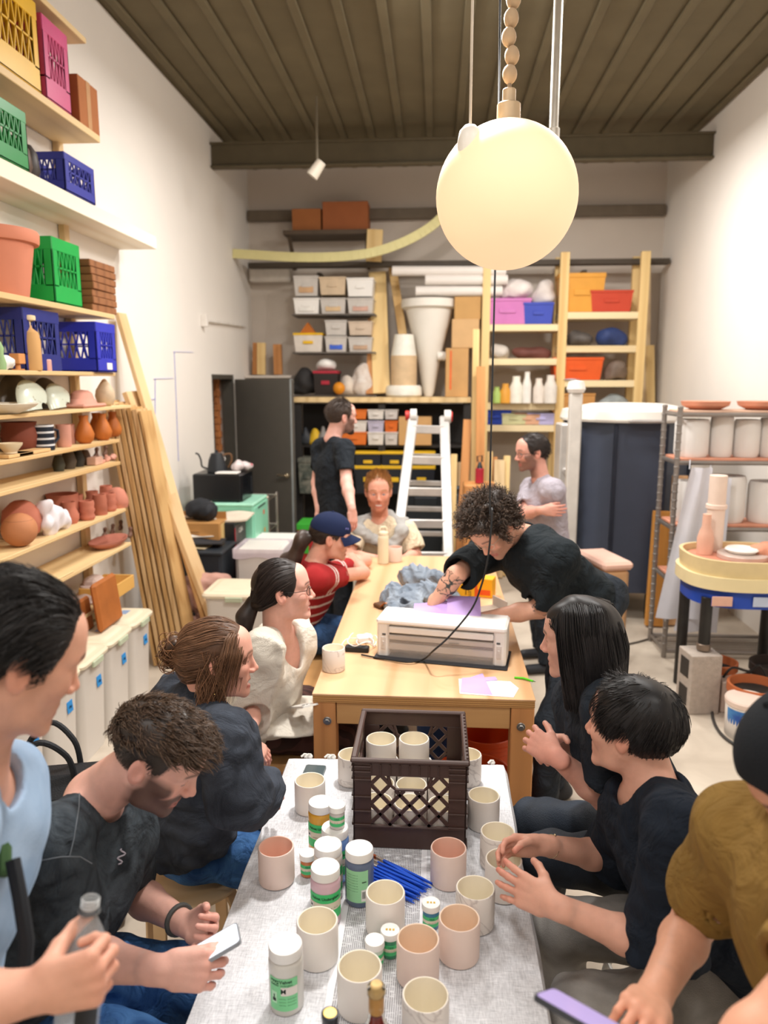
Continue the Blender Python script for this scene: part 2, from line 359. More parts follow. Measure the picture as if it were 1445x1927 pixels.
class Head:
    def __init__(s,c,fwd,up,sc=1.,fem=False,mouth=0,jaw=1.,eye=1.):
        s.c=A3(c);s.R=frame(fwd,up);s.s=sc;s.fem=fem;s.mouth=mouth;s.jaw=jaw;s.eye=eye
    def L(s,x,y,z): return s.c+s.s*(A3((x,y,z))@s.R)
    def loc(s,P): return (P-s.c)@s.R.T/s.s
    def E(s,c,r,k=.02,sub=False): return Ell(s.L(*c),A3(r)*s.s,s.R,k*s.s,sub)
    def K(s,a,b,ra,rb=None,k=.015,sub=False): return Cap(s.L(*a),s.L(*b),ra*s.s,(rb or ra)*s.s,k*s.s,sub)
    def prims(s):
        E,K=s.E,s.K;f=s.fem;jw=.0435*s.jaw*(0.92 if f else 1);o=[]
        o.append(E((0,-.014,.034),(.077,.098,.084)))
        o.append(E((0,.03,-.02),(.064,.062,.088),.03))
        for x in(-1,1):
            o.append(K((x*jw*1.15,.0,-.042),(x*jw*.98,.018,-.074),.02,.016,.03))
            o.append(K((x*jw*.98,.018,-.074),(x*.011,.076,-.099),.016,.0135,.02))
            o.append(E((x*.042,.058,-.018),(.024,.024,.022),.02))
            o.append(K((x*.018,.087,.026),(x*.052,.066,.026),.010 if f else .012,.009,.016))
        o.append(E((0,.077,-.096),(.018,.015,.015),.012))
        o.append(E((0,.073,-.064),(.026,.02,.02),.02))
        o.append(E((0,.055,.055),(.058,.036,.045),.03))
        for x in(-1,1):
            o.append(E((x*.031,.099,.006),(.016,.013,.011),.012,True))
            o.append(E((x*.031,.0735,.004),(.0165,.0155,.0145),.004))          # lids
            o.append(E((x*.031,.091,.003),(.0125,.0085,.0046*s.eye+.0005),.0025,True))
        o.append(K((0,.085,.022),(0,.106,-.022),.0075,.0095,.012))
        o.append(E((0,.109,-.0275),(.0098,.0095,.0082),.008))
        for x in(-1,1):
            o.append(E((x*.0115,.099,-.0325),(.0075,.010,.0068),.006))
            o.append(E((x*.0062,.104,-.0405),(.0035,.0055,.0035),.003,True))
        m=s.mouth
        for x in(-1,1):
            o.append(K((x*.023,.078,-.064+m*.006),(x*.006,.0895,-.0585),.004,.0055,.006))
            o.append(K((x*.021,.077,-.068+m*.004),(x*.005,.0875,-.072-m*.008),.0045,.0065,.006))
        o.append(K((-.018,.093,-.0652-m*.003),(.018,.093,-.0652-m*.003),.0026+m*.005,k=.004,sub=True))
        for x in(-1,1):
            M=np.stack([unit(A3((1,x*.35,0))@s.R),unit(A3((-x*.35,1,.25))@s.R),unit(A3((x*.1,-.25,1))@s.R)])
            o.append(Ell(s.L(x*.08,-.012,-.004),A3((.009,.0185,.032))*s.s,M,.006*s.s))
            o.append(Ell(s.L(x*.0885,-.006,-.002),A3((.006,.011,.02))*s.s,M,.005*s.s,True))
            o.append(s.E((x*.077,.0,-.014),(.008,.008,.012),.006))
        return o
    def tint(s,V,skin,lips,brow,stub=None,stubc=None,scalp=None):
        q=s.loc(V);x,y,z=np.abs(q[:,0]),q[:,1],q[:,2];c=np.tile(A3(skin),(len(V),1))
        inh=(np.linalg.norm(q,axis=1)<.17)
        def mix(m,col): 
            nonlocal c;m=np.clip(m,0,1)[:,None]*inh[:,None];c=c*(1-m)+A3(col)*m
        sm=lambda v,a,b: np.clip((v-a)/(b-a),0,1)
        mix(.35*np.exp(-((x-.04)**2+(z+.022)**2)/.00045)*sm(y,.04,.06),(c[0,0]*1.02,c[0,1]*.62,c[0,2]*.6))
        mix(.3*np.exp(-(x**2+(z+.03)**2)/.0003)*sm(y,.095,.11),(c[0,0]*1.02,c[0,1]*.65,c[0,2]*.62))
        mix(.35*sm(x,.074,.082)*sm(-np.abs(z),-.04,-.03),(c[0,0],c[0,1]*.65,c[0,2]*.6))
        if stub:
            m=sm(-z,.03,.05)*sm(y,-.02,.01)+sm(-z,-.01,.01)*sm(x,.055,.063)*sm(y,-.0,.02)
            m=np.clip(m,0,1)*(1-sm(-z,.16,.175))
            ms=np.exp(-((z+.049)/.006)**2)*sm(.03-x,0,.01)*sm(y,.075,.085);mix(np.clip(m+ms,0,1)*stub,stubc)
        ul=np.exp(-((z+.0585+.16*x)/.0052)**2)*(x<.0245)*sm(y,.076,.08);ll=np.exp(-((z+.0725+s.mouth*.008-.12*x)/.0058)**2)*(x<.0225)*sm(y,.076,.08)
        mix(np.maximum(ul,ll)*.85,lips)
        if s.mouth>.4: mix((np.abs(z+.0655+s.mouth*.003)<.0016+s.mouth*.0035)*(x<.018)*sm(y,.06,.07),(.75,.7,.66) )
        bz=.0335-9*(x-.03)**2
        mix(np.exp(-((z-bz)/.0042)**2)*sm(x,.012,.016)*(1-sm(x,.05,.056))*sm(y,.05,.06)*.85,brow)
        mix(np.exp(-((z-.0035)/.0022)**2)*sm(x,.016,.02)*(1-sm(x,.042,.046))*sm(y,.06,.07)*.85,(.03,.022,.02))
        if scalp is not None: mix(sm(z-hairline(y),.0,.012)*.75*(np.sqrt((((q-HC)/HR)**2).sum(1))<1.1),scalp)
        return c
_HY=[-.13,-.085,-.06,-.03,-.012,.006,.02,.032,.05,.066,.08,.1];_HZ=[-.06,-.065,-.06,-.03,.03,.022,-.012,.0,.048,.066,.082,.1]
def hairline(y): return np.interp(y,_HY,_HZ)
HC=A3((0,-.014,.034));HR=A3((.077,.098,.084))
def strands(hd,n,L,seg=9,lift=.5,vol=.012,flow=None,grav=.2,curl=0.,cf=60.,rad=.0011,col=(.02,.018,.017),cvar=.5,hl=0.,region=None,seed=1,lock=0,taper=.35,jit=.25,Lf=None,push=None,lj=(.75,1.15),hang=False,tan=False):
    g=np.random.default_rng(seed);d=g.normal(size=(n*4,3));d/=np.linalg.norm(d,axis=1)[:,None];q=HC+d*HR
    ok=q[:,2]>hairline(q[:,1])+hl+g.normal(0,.003,len(q))
    if region is not None: ok&=region(q)
    q=q[ok][:n];n=len(q);nr=(q-HC)/HR**2;nr/=np.linalg.norm(nr,axis=1)[:,None]
    ln=(L if Lf is None else L*Lf(q))*g.uniform(lj[0],lj[1],n);st=(ln/seg)[:,None]
    P=[q.copy()];p=q.copy();down=hd.R@A3((0,0,-1));ph=g.uniform(0,6.28,(n,3));rv=vol*g.uniform(.25,1.,n)
    if lock: 
        ctr=q[g.integers(0,n,max(1,n//lock))];ci=((q[:,None]-ctr[None])**2).sum(-1).argmin(1) if n*len(ctr)<4e6 else g.integers(0,len(ctr),n)
        gl=np.random.default_rng(seed+1);phl=gl.uniform(0,6.28,(len(ctr),3));ph=phl[ci]+.35*g.normal(size=(n,3));jl=gl.normal(0,jit,(len(ctr),3))[ci]
    else: jl=g.normal(0,jit,(n,3))
    for i in range(seg):
        t=i/seg;nn=(p-HC)/HR**2;nn/=np.linalg.norm(nn,axis=1)[:,None]
        f=flow(p) if flow is not None else np.stack([p[:,0]*3,-.4+0*p[:,0],.2-p[:,2]*3],1)
        dt_=(f*nn).sum(1);f=f-nn*((dt_ if tan else np.minimum(0,dt_))*((p[:,2]>.03) if hang else 1))[:,None];f/=np.maximum(np.linalg.norm(f,axis=1),1e-6)[:,None]
        dr=f*(1-lift*(1-t)*.8)+nn*lift*(1-t)+down*grav*t*1.5+jl*.5
        if curl: dr=dr+curl*np.sin(ph+cf*(i+1)*st*2.2+p*cf*.5)
        dr/=np.linalg.norm(dr,axis=1)[:,None];p=p+dr*st
        e=np.sqrt((((p-HC)/(HR+rv[:,None]*min(1,.35+t*1.6)))**2).sum(1));s_=np.where(e<1,1/np.maximum(e,1e-6),1);p=HC+(p-HC)*s_[:,None]
        if push is not None:p=push(p)
        P.append(p.copy())
    P=np.stack(P,1);Pw=hd.c+hd.s*(P@hd.R);tt=np.linspace(0,1,seg+1);r=rad*(1-(1-taper)*tt**2)[None]*g.uniform(.7,1.2,n)[:,None]
    V,Fq=tubes(Pw,r,4);k=g.uniform(1-cvar,1+cvar,n);c=np.repeat(A3(col)[None]*k[:,None],(seg+1)*4,0)
    return V,Fq,c
def hair_cap(hd,th=.012,hl=0.,col=(.02,.018,.017),seed=3,nz=.2,region=None,res=64):
    u=np.linspace(0,PI,res//2+1);v=np.linspace(0,2*PI,res+1)[:-1];U,Vv=np.meshgrid(u,v,indexing='ij')
    d=np.stack([np.sin(U)*np.cos(Vv),np.sin(U)*np.sin(Vv),np.cos(U)],-1);q=HC+d*HR
    m=q[...,2]-hairline(q[...,1])-hl
    if region is not None: m=np.where(region(q.reshape(-1,3)).reshape(m.shape),m,-1)
    w=waves(seed,70)(q)*nz;t=np.clip(m/.02,0,1)**.6*th*(1+w)
    nn=d/HR;nn/=np.linalg.norm(nn,axis=-1,keepdims=True);q=q+nn*(t+.0008)[...,None]
    V=(hd.c+hd.s*(q.reshape(-1,3)@hd.R));ok=(m>-.003).reshape(-1);nu,nv=U.shape
    i,j=np.meshgrid(np.arange(nu-1),np.arange(nv),indexing='ij');a=i*nv+j;b=i*nv+(j+1)%nv
    Fq=np.stack([a,a+nv,b+nv,b],-1).reshape(-1,4);Fq=Fq[ok[Fq].all(1)]
    us,inv=np.unique(Fq,return_inverse=True);return V[us],inv.reshape(-1,4),np.tile(A3(col),(len(us),1))
def blob_hair(prims,h,col,seed=1,amp=.004,fr=60,st=None):
    w=waves(seed,fr,stretch=st);V,Fq=nets(prims,h,disp=lambda P:amp*w(P));c=A3(col)[None]*(1+.35*waves(seed+5,fr*1.5)(V))[:,None];return V,Fq,np.clip(c,.002,1)
def merge(name,parts,m,parent):
    V,Fq=join([(p[0],p[1]) for p in parts]);return np_mesh(name,V,Fq,m,parent,np.concatenate([p[2] for p in parts]))
def hs(*p): return [A3(x) for x in p]
class Person:
    def __init__(s,label,base,group=None,skin='#d9a58c',sk=1.):
        s.root=thing('person',label,'person',base,0,group);s.base=A3(base);s.J={};s.skin=A3(hexc(skin))*A3((1.02,1.07,1.17));s.body=[];s.extra=[];s.hands=[];s.k=sk
    def fin(s,o): 
        o.matrix_parent_inverse=Matrix.Translation(Vector(-s.base));return o
    def head(s,c,fwd,up,sc=1.,**k): s.hd=Head(c,fwd,up,sc,**k);return s.hd
    def joints(s,**j):
        for k,v in j.items(): s.J[k]=A3(v)
    def fix(s,q,ua=.285,fa=.255,free='e',far=0):
        """move the elbow (and, if asked, the wrist) along its own line of sight until the bones have human lengths"""
        J=s.J;S=J['s'+q];o=A3(EYE);ev=J['e'+q]-o;wv=J['w'+q]-o;best=None;ua*=s.k;fa*=s.k
        for a in np.linspace(.995 if far else .8,1.3,91):
            for b in (np.linspace(.86,1.16,61) if free=='ew' else [1.]):
                E_=o+ev*a;W_=o+wv*b;c=(np.linalg.norm(E_-S)-ua)**2+(np.linalg.norm(W_-E_)-fa)**2+.002*(a-1)**2+.01*(b-1)**2
                if best is None or c<best[0]: best=(c,E_,W_)
        J['e'+q],J['w'+q]=best[1],best[2]
    def build_body(s,h=.007,hh=.003,hand=.003,lips='#b56a62',brow='#3a2a22',stub=None,stubc='#5a4036',scalp=None,arm=1.,tintfn=None,torso=True,neck=1.):
        J=s.J;hd=s.hd;k=s.k;B=list(hd.prims());c=hd.L
        B.append(Cap(c(0,-.03,-.05),J['nk'],.056*hd.s*neck,.062*k*neck,.03))
        cen=(J['sl']+J['sr'])/2;up=unit(cen-J['hp']);sd=unit(J['sr']-J['sl']);fr=unit(np.cross(up,sd));s.fr=fr;s.up=up;s.sd=sd
        M=np.stack([sd,fr,up]);
        for q in('sl','sr'): B.append(Cap(J['nk'],J[q],.043*k,.046*k,.03))
        ch=cen*.66+J['hp']*.34
        B.append(Ell(ch,A3((.145,.1,.2))*k,M,.05));B.append(Cap(ch,J['hp'],.12*k,.13*k,.06,flat=.75,axis=fr))
        for q in 'lr':
            if 'e'+q in J:
                B.append(Cap(J['s'+q],J['e'+q],.05*k*arm,.041*k*arm,.03));B.append(Cap(J['e'+q]+(J['w'+q]-J['e'+q])*.02,J['e'+q]*.65+J['w'+q]*.35,.042*k*arm,.042*k*arm,.02));B.append(Cap(J['e'+q]*.65+J['w'+q]*.35,J['w'+q],.041*k*arm,.0265*k,.02))
        for w,d,n,sd_,kw in s.hands: B.append(Grp(hand_prims(w,d,n,sd_,**kw),k=.012))
        B+=s.extra
        if torso=='legs':
            for q in 'lr': B.append(Cap(J['k'+q],J['a'+q],.055,.04))
        bx=[]
        hc=hd.c;hr=.155*hd.s
        rest=[(hc,hr,hh)]+[(A3(w)+unit(d)*.07,.125,hand) for w,d,n,_,kw in s.hands]
        parts=[nets(B,h,keep=lambda V:np.min([np.linalg.norm(V-cc,axis=1)-(rr-.012) for cc,rr,_ in rest],axis=0)>0)]
        for i,(cc,rr,hx) in enumerate(rest):
            def kp(V,cc=cc,rr=rr,i=i):
                m=np.linalg.norm(V-cc,axis=1)<rr
                for c2,r2,_ in rest[:i]: m&=np.linalg.norm(V-c2,axis=1)>r2-.006
                return m
            parts.append(nets(B,hx,lo=cc-rr,hi=cc+rr,keep=kp))
        V,Fq=join(parts)
        col=hd.tint(V,s.skin,hexc(lips),hexc(brow),stub,hexc(stubc),hexc(scalp) if scalp else None)
        for w,d,n,sd_,kw in s.hands:   # pinker knuckles and fingertips
            t=np.clip(((V-A3(w))@unit(d)-.06)/.1,0,1)*(np.linalg.norm(V-A3(w),axis=1)<.2);col=col*(1-.22*t[:,None]*A3((0,.8,.8)))
        if tintfn: col=tintfn(V,col)
        s.bodyobj=s.fin(np_mesh('body',V,Fq,skin_mat(),s.root,col));return s.bodyobj
    def eyes(s,iris='#5a7a9a'):
        V=[];hd=s.hd
        for x in(-1,1):
            mb=MB();mb.ball((0,0,0),1,24,16);v=np.array(mb.v);c=np.tile(A3((.78,.74,.7)),(len(v),1));a=v[:,1];c[a>.86]=hexc(iris);c[a>.95]=(.01,.01,.01)
            f=np.array([q for q in mb.f]);w=hd.c+hd.s*((v*.0128+A3((x*.031,.0752,.0035)))@hd.R);s.fin(np_mesh('eye',w,f,mat('#ffffff',.15,kind='attr',var=.02),s.root,c))
    def add(s,name,V,Fq,m,col=None): return s.fin(np_mesh(name,V,Fq,m,s.root,col))
    def hair(s,parts,name='hair'): return s.fin(merge(name,parts,HAIRM(),s.root))
    def top(s,name,m,ease=.014,sleeve=(.75,None),hem=None,drape=1.12,neck=.075,vneck=0,folds=.005,h=.006,seed=1,sl_ease=.016,collar=0,shw=1.,flat=.68,belly=1.,colfn=None,hemd=None,nkdrop=0.,shrad=.052):
        """garment for the upper body; sleeve=(end along the upper arm, end along the forearm or None)"""
        J=s.J;k=s.k;cen=(J['sl']+J['sr'])/2;M=np.stack([s.sd,s.fr,s.up]);ch=cen*.66+J['hp']*.34
        hem=J['hp'] if hem is None else A3(hem);hd_=unit(hem-ch) if hemd is None else unit(hemd)
        T=[Ell(ch,A3((.145,.1,.2))*k+ease,M,.05)]
        for q in('sl','sr'): T.append(Cap(J['nk']+hs(-s.up*.012)[0],J[q],.05*k+ease*.5,shrad*k*shw+ease*.8,.04))
        T.append(Cap(ch,hem+hd_*.12,(.15*k+ease),(.15*k*drape*belly+ease),.06,flat=flat,axis=s.fr))
        T.append(Half(hem,hd_))
        A=[]
        for q in 'lr':
            if 'e'+q not in J: continue
            S,Eb,Wr=J['s'+q],J['e'+q],J['w'+q];f1,f2=sleeve;d1=unit(Eb-S);d2=unit(Wr-Eb)
            if f2 is None:
                e=S+(Eb-S)*f1;A.append(Grp([Cap(S-d1*.0,S+(Eb-S)*(f1+.25),shrad*k+sl_ease,(.045*k+sl_ease*1.35),.02),Half(e,d1),Cap(e-d1*.018,e+d1*.2,.046*k+sl_ease*.8,sub=True,k=.003)],k=.045))
            else:
                e=Eb+(Wr-Eb)*f2;A.append(Grp([Cap(S,Eb,shrad*k+sl_ease,.045*k+sl_ease,.03),Cap(Eb,Eb+(Wr-Eb)*(f2+.15),.044*k+sl_ease,.034*k+sl_ease,.03),Half(e,d2),Cap(e-d2*.02,e+d2*.1,.03*k+sl_ease*.7,sub=True,k=.003)],k=.045))
        Pp=[Grp(T,k=.03)]+A
        nkdir=unit(s.hd.c-J['nk'])
        if collar: Pp.append(Cap(J['nk']-s.up*.01,J['nk']+nkdir*collar,.066*k+.012,.062*k+.012,.02))
        Pp.append(Cap(J['nk']+s.up*(.012-nkdrop)+s.fr*.012,J['nk']+nkdir*.13+s.up*.03+s.fr*.004,neck*k,neck*1.15*k,k=.008,sub=True))
        if vneck: Pp.append(Cap(J['nk']+s.fr*.09-s.up*.0,J['nk']+s.fr*.12-s.up*vneck,.05,.012,k=.01,sub=True))
        w1=waves(seed,38,6);w2=waves(seed+9,75,6);w3=waves(seed+17,20,4,stretch=(1,1,.4))
        V,Fq=nets(Pp,h,disp=lambda P:folds*(.6*w1(P)+.35*w2(P)+.7*w3(P)))
        col=None if colfn is None else colfn(V)
        return s.add(name,V,Fq,m,col)
    def legs(s,name,m,ease=.012,h=.008,folds=.005,seed=5,thigh=.082,shin=.058,end=1.,waist=.04,pel=.135):
        J=s.J;k=s.k;P_=[]
        hp=J['hp'];sd=unit(s.sd*A3((1,1,0)))
        for q,sg in(('l',-1),('r',1)):
            h0=hp+sd*sg*.085*k
            P_.append(Cap(h0,J['k'+q],thigh*k+ease+.012,.06*k+ease,.05))
            e=J['k'+q]+(J['a'+q]-J['k'+q])*end
            P_.append(Grp([Cap(J['k'+q],J['a'+q],.058*k+ease,shin*.8+ease,.04),Half(e,J['a'+q]-J['k'+q])],k=.03))
        P_.append(Ell(hp,(pel*k+.03+ease,.115*k+ease,.12),frame(s.fr*A3((1,1,0))+1e-6,(0,0,1)),.05))
        w1=waves(seed,34,6);w2=waves(seed+3,70,5)
        V,Fq=nets(P_,h,disp=lambda P:folds*(.7*w1(P)+.4*w2(P)));return s.add(name,V,Fq,m)
    def shoes(s,m,dirs=None,name='shoe'):
        for q in 'lr':
            a=s.J['a'+q];f=unit((dirs or {}).get(q,s.fr*A3((1,1,0))));g0=A3((a[0],a[1],.04))
            mb=[Cap(g0-f*.06,g0+f*.13,.04,.037,.02,flat=.85,axis=(0,0,1)),Cap(g0-f*.04,g0-f*.04+A3((0,0,.06)),.038,.034,.03),Half((0,0,.006),(0,0,-1))]
            V,Fq=nets(mb,.008);s.add(name,V,Fq,m)
# ---------- camera, world, lights ----------
cd=bpy.data.cameras.new('camera');cam=bpy.data.objects.new('camera',cd);COL.objects.link(cam)
cam.matrix_world=Matrix.Translation(EYE)@Matrix((CR,CU,-CF)).transposed().to_4x4()
cd.sensor_fit='VERTICAL';cd.sensor_height=36;cd.lens=36*F/1927;cd.clip_start=.05
cd.dof.use_dof=True;cd.dof.focus_distance=2.25;cd.dof.aperture_fstop=cd.lens/1000/.0105
SC.camera=cam
vs=SC.view_settings;vs.view_transform='Standard';vs.look='None';vs.exposure=.58;vs.gamma=1;vs.use_curve_mapping=False
SC.cycles.max_bounces=8;SC.cycles.diffuse_bounces=4;SC.cycles.use_denoising=True
wd=bpy.data.worlds.new('world');SC.world=wd;wd.use_nodes=True
wd.node_tree.nodes['Background'].inputs[0].default_value=(1,.95,.88,1);wd.node_tree.nodes['Background'].inputs[1].default_value=.2
def area(name,loc,e,sx,sy=None,rot=(0,0,0),col=(1,.96,.915)):
    l=bpy.data.lights.new(name,'AREA');l.energy=e;l.color=col;l.size=sx
    if sy:l.shape='RECTANGLE';l.size_y=sy
    else:l.shape='DISK'
    o=bpy.data.objects.new(name,l);COL.objects.link(o);o.location=loc;o.rotation_euler=rot;return o
area('table_key_light',(.02,2.75,3.32),44,.24)  # unseen key light added above the globe, standing in for its glow
area('ceiling_area_light',(-.5,5.6,4.2),48,.5)
area('ceiling_area_light',(1.2,6.8,4.2),48,.5)
area('ceiling_area_light',(-.9,.6,4.2),20,.5)  # added fill over the near end, no fixture, out of view
area('ceiling_area_light',(1.1,.9,4.2),18,.5)  # second added near-end fill, likewise without a fixture
area('rear_fill_light',(.1,-1.2,4.0),22,1.6,.5)  # unseen fill added behind the camera to lift the faces
area('wall_fill_light',(1.5,4.6,4.15),34,.6,rot=(0,.75,0))  # side light added to brighten the walls, no lamp stands here
area('wall_fill_light',(-.9,4.8,4.15),38,.6,rot=(0,-.75,0))  # its added counterpart, also only for wall brightness
# ---------- room shell ----------
XL,XR,YB,YN,ZC=-2.3,2.65,9.4,-2.4,4.55
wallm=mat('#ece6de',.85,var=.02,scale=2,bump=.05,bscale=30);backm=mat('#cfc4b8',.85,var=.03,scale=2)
conc=mat('#b5a898',.7,kind='wash',col2='#cfc3b2',scale=3,bump=.08,bscale=60)
ceilm=mat('#675e48',.8,var=.1,scale=3)
def st(name,mb,m,smooth=0): return tag(mb.obj(name,m,None,smooth),kind='structure')
b=MB();b.box(((XL+XR)/2,(YB+YN)/2,-.05),(XR-XL+.6,YB-YN+.4,.1),0);st('floor',b,conc)
b=MB();b.box(((XL+XR)/2,(YB+YN)/2,ZC+.06),(XR-XL+.6,YB-YN+.4,.1),0)
x=XL+.1
while x<XR: b.box((x,(YB+YN)/2,ZC-.008),(.07,YB-YN,.028),.008);x+=.3
st('ceiling',b,ceilm)
for i,y in enumerate((7.9,9.2)):
    b=MB();b.box(((XL+XR)/2,y,ZC-.17),(XR-XL-.01,.1,.02),.003);b.box(((XL+XR)/2,y,ZC-.28),(XR-XL-.01,.015,.22),.003);b.box(((XL+XR)/2,y,ZC-.39),(XR-XL-.01,.1,.02),.003)
    if y<9: st('trim_%d'%(i+1),b,mat('#5a513e',.7,var=.1))
# left wall with the doorway (Y 7.65..8.5, z<2.08)
b=MB();T=.2
b.box((XL-T/2,(YN+7.62)/2,ZC/2),(T,7.62-YN,ZC),0);b.box((XL-T/2,(8.5+YB)/2,ZC/2),(T,YB-8.5,ZC),0);b.box((XL-T/2,(7.62+8.5)/2,(2.1+ZC)/2),(T,.88,ZC-2.1),0);st('wall_left',b,wallm)
b=MB();b.box((XR+.1,(YB+YN)/2,ZC/2),(.2,YB-YN,ZC),0);st('wall_right',b,wallm)
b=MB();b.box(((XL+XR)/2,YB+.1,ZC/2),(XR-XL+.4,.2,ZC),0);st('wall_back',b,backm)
b=MB();b.box(((XL+XR)/2,YN-.1,ZC/2),(XR-XL+.4,.2,ZC),0);st('wall_front',b,wallm)
# dark frame of the doorway, brick pier beyond it
b=MB()
for y in(7.645,8.475): b.box((XL-.075,y,1.04),(.15 if y<8 else .13,.05,2.08),.004)
b.box((XL-.075,8.06,2.075),(.15,.78,.05),.004);st('door_frame_1',b,mat('#4a463f',.5))
brick=MB()
for r in range(27):
    for c in range(2): brick.box((XL-.26-.21*c-(.015 if r%2 else 0),8.43,.04+r*.077),(.2,.1,.070),.005)
brick.box((XL-.48,8.44,1.05),(.62,.08,2.1),0);st('wall_beyond_brick',brick,mat('#b4713f',.85,var=.25,scale=9,bump=.3))
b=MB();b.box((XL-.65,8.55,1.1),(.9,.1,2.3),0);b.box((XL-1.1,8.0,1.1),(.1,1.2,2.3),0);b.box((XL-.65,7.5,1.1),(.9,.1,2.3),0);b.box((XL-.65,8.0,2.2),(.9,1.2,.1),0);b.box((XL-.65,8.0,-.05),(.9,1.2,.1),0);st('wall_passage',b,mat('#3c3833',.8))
# blue pencil/tape layout lines on the left wall
for i,(p) in enumerate((((289,713),(326,712)),((292,713),(292,789)),((326,662),(363,663)),((328,662),(336,868)),((282,752),(292,751)))):
    a=at_x(*p[0],XL+.003);c=at_x(*p[1],XL+.003);b=MB();b.bar(a,c,.008,.002,.0005);st('trim_%d'%(11+i),b,mat('#7f8cd8',.7))
b=MB();a=at_x(290,787,XL+.004);b.box(a,(.003,.05,.05),.001);a2=at_x(400,790,XL+.006);st('trim_16',b,mat('#2f62c8',.7))
# conduit box + thin pipe high on the left wall
b=MB();a=at_x(385,603,XL+.03);c=at_x(462,614,XL+.03);b.cyl(a,c,.014);b.box(a,(.06,.06,.12),.005);solo('wall_conduit',b,mat('#e6e0d8',.5),'thin white conduit with a small box high on the bare wall before the doorway','conduit')
# pale rod hanging from the ceiling
p=at_y(1041,262,4.0);b=MB();b.cyl((0,0,0),(0,0,ZC-.02-p.z),.022,n=14);b.cyl((0,0,-.01),(0,0,.05),.03);solo('ceiling_conduit',b,mat('#cfcbc2',.35,metal=.4),'pale metal conduit dropping from the dark ceiling behind the globe lamp','conduit',tuple(p))
# ---------- globe pendant ----------
gc=Vector((.205,2.4,2.586));t=thing('globe_lamp','large glowing cream globe pendant hanging over the craft table','lamp',tuple(gc))
b=MB();b.ball((0,0,0),.212,48,32);gm=mat('#f5d8b0',.6,var=.0,emit=.36);b.obj('lamp_shade',gm,t,60)
b=MB();b.cyl((0,0,.20),(0,0,.26),.035);b.cyl((0,0,.255),(0,0,.30),.02);b.obj('socket_cap',mat('#b9a488',.4,metal=.3),t)
b=MB();b.tube([(0,0,.29),(.002,0,1),(0,0,1.93)],.006);b.obj('cord',mat('#8d7a63',.7),t)
b=MB()
for k in range(7): b.ball((.006*math.sin(k*2.1),0,.34+.05*k),.022,12,8,(1,1,1.25))
b.obj('cord_knot',mat('#b49a7c',.8),t)
# small spot heads
sp=thing('spot_lamp','small white spot lamp hanging beside the glowing globe','lamp',tuple(at_y(884,268,2.3)))
b=MB();b.lathe([(.012,-.03),(.034,-.03),(.036,.0),(.03,.03),(.016,.045),(.001,.05)],n=20);b.obj('lamp_head',mat('#f4efe6',.4),sp)
b=MB();b.ball((0,0,-.03),.024,14,8);b.obj('bulb',mat('#fff4e0',.4,emit=1.4),sp)
b=MB();zz=ZC-.06-sp.location.z;b.tube([(0,0,.045),(0,0,zz)],.004);b.obj('cord',mat('#cdbfae',.6),sp)
p=at_y(597,318,7.0);sp=thing('spot_lamp','small pale spotlight under the dark ceiling near the back wall','lamp',tuple(p))
b=MB();b.cyl((-.05,0,-.06),(.04,0,.06),.055,.045);b.obj('lamp_head',mat('#d8cfc0',.4),sp);b=MB();b.cyl((0,0,.05),(0,0,ZC-.06-p.z),.012);b.obj('stem',mat('#6b6251',.5),sp)
# ---------- craft table with cloth ----------
TX0,TX1,TY0,TY1,TZ=-.505,.248,.62,2.46,.70
t=thing('craft_table','low long craft table hidden under the grey woven cloth','table',((TX0+TX1)/2,(TY0+TY1)/2,0))
lx,ly=(TX1-TX0)/2,(TY1-TY0)/2
b=MB();b.box((0,0,TZ-.021),(2*lx-.012,2*ly-.012,.03),.01);b.obj('table_top',mat('#cfcac2',.6),t)
for sx in(-1,1):
    for sy in(-1,1):
        b=MB();b.cyl((sx*(lx-.12),sy*(ly-.2),0),(sx*(lx-.14),sy*(ly-.22),TZ-.034),.016);b.obj('leg',mat('#bdbab4',.4,metal=.6),t)
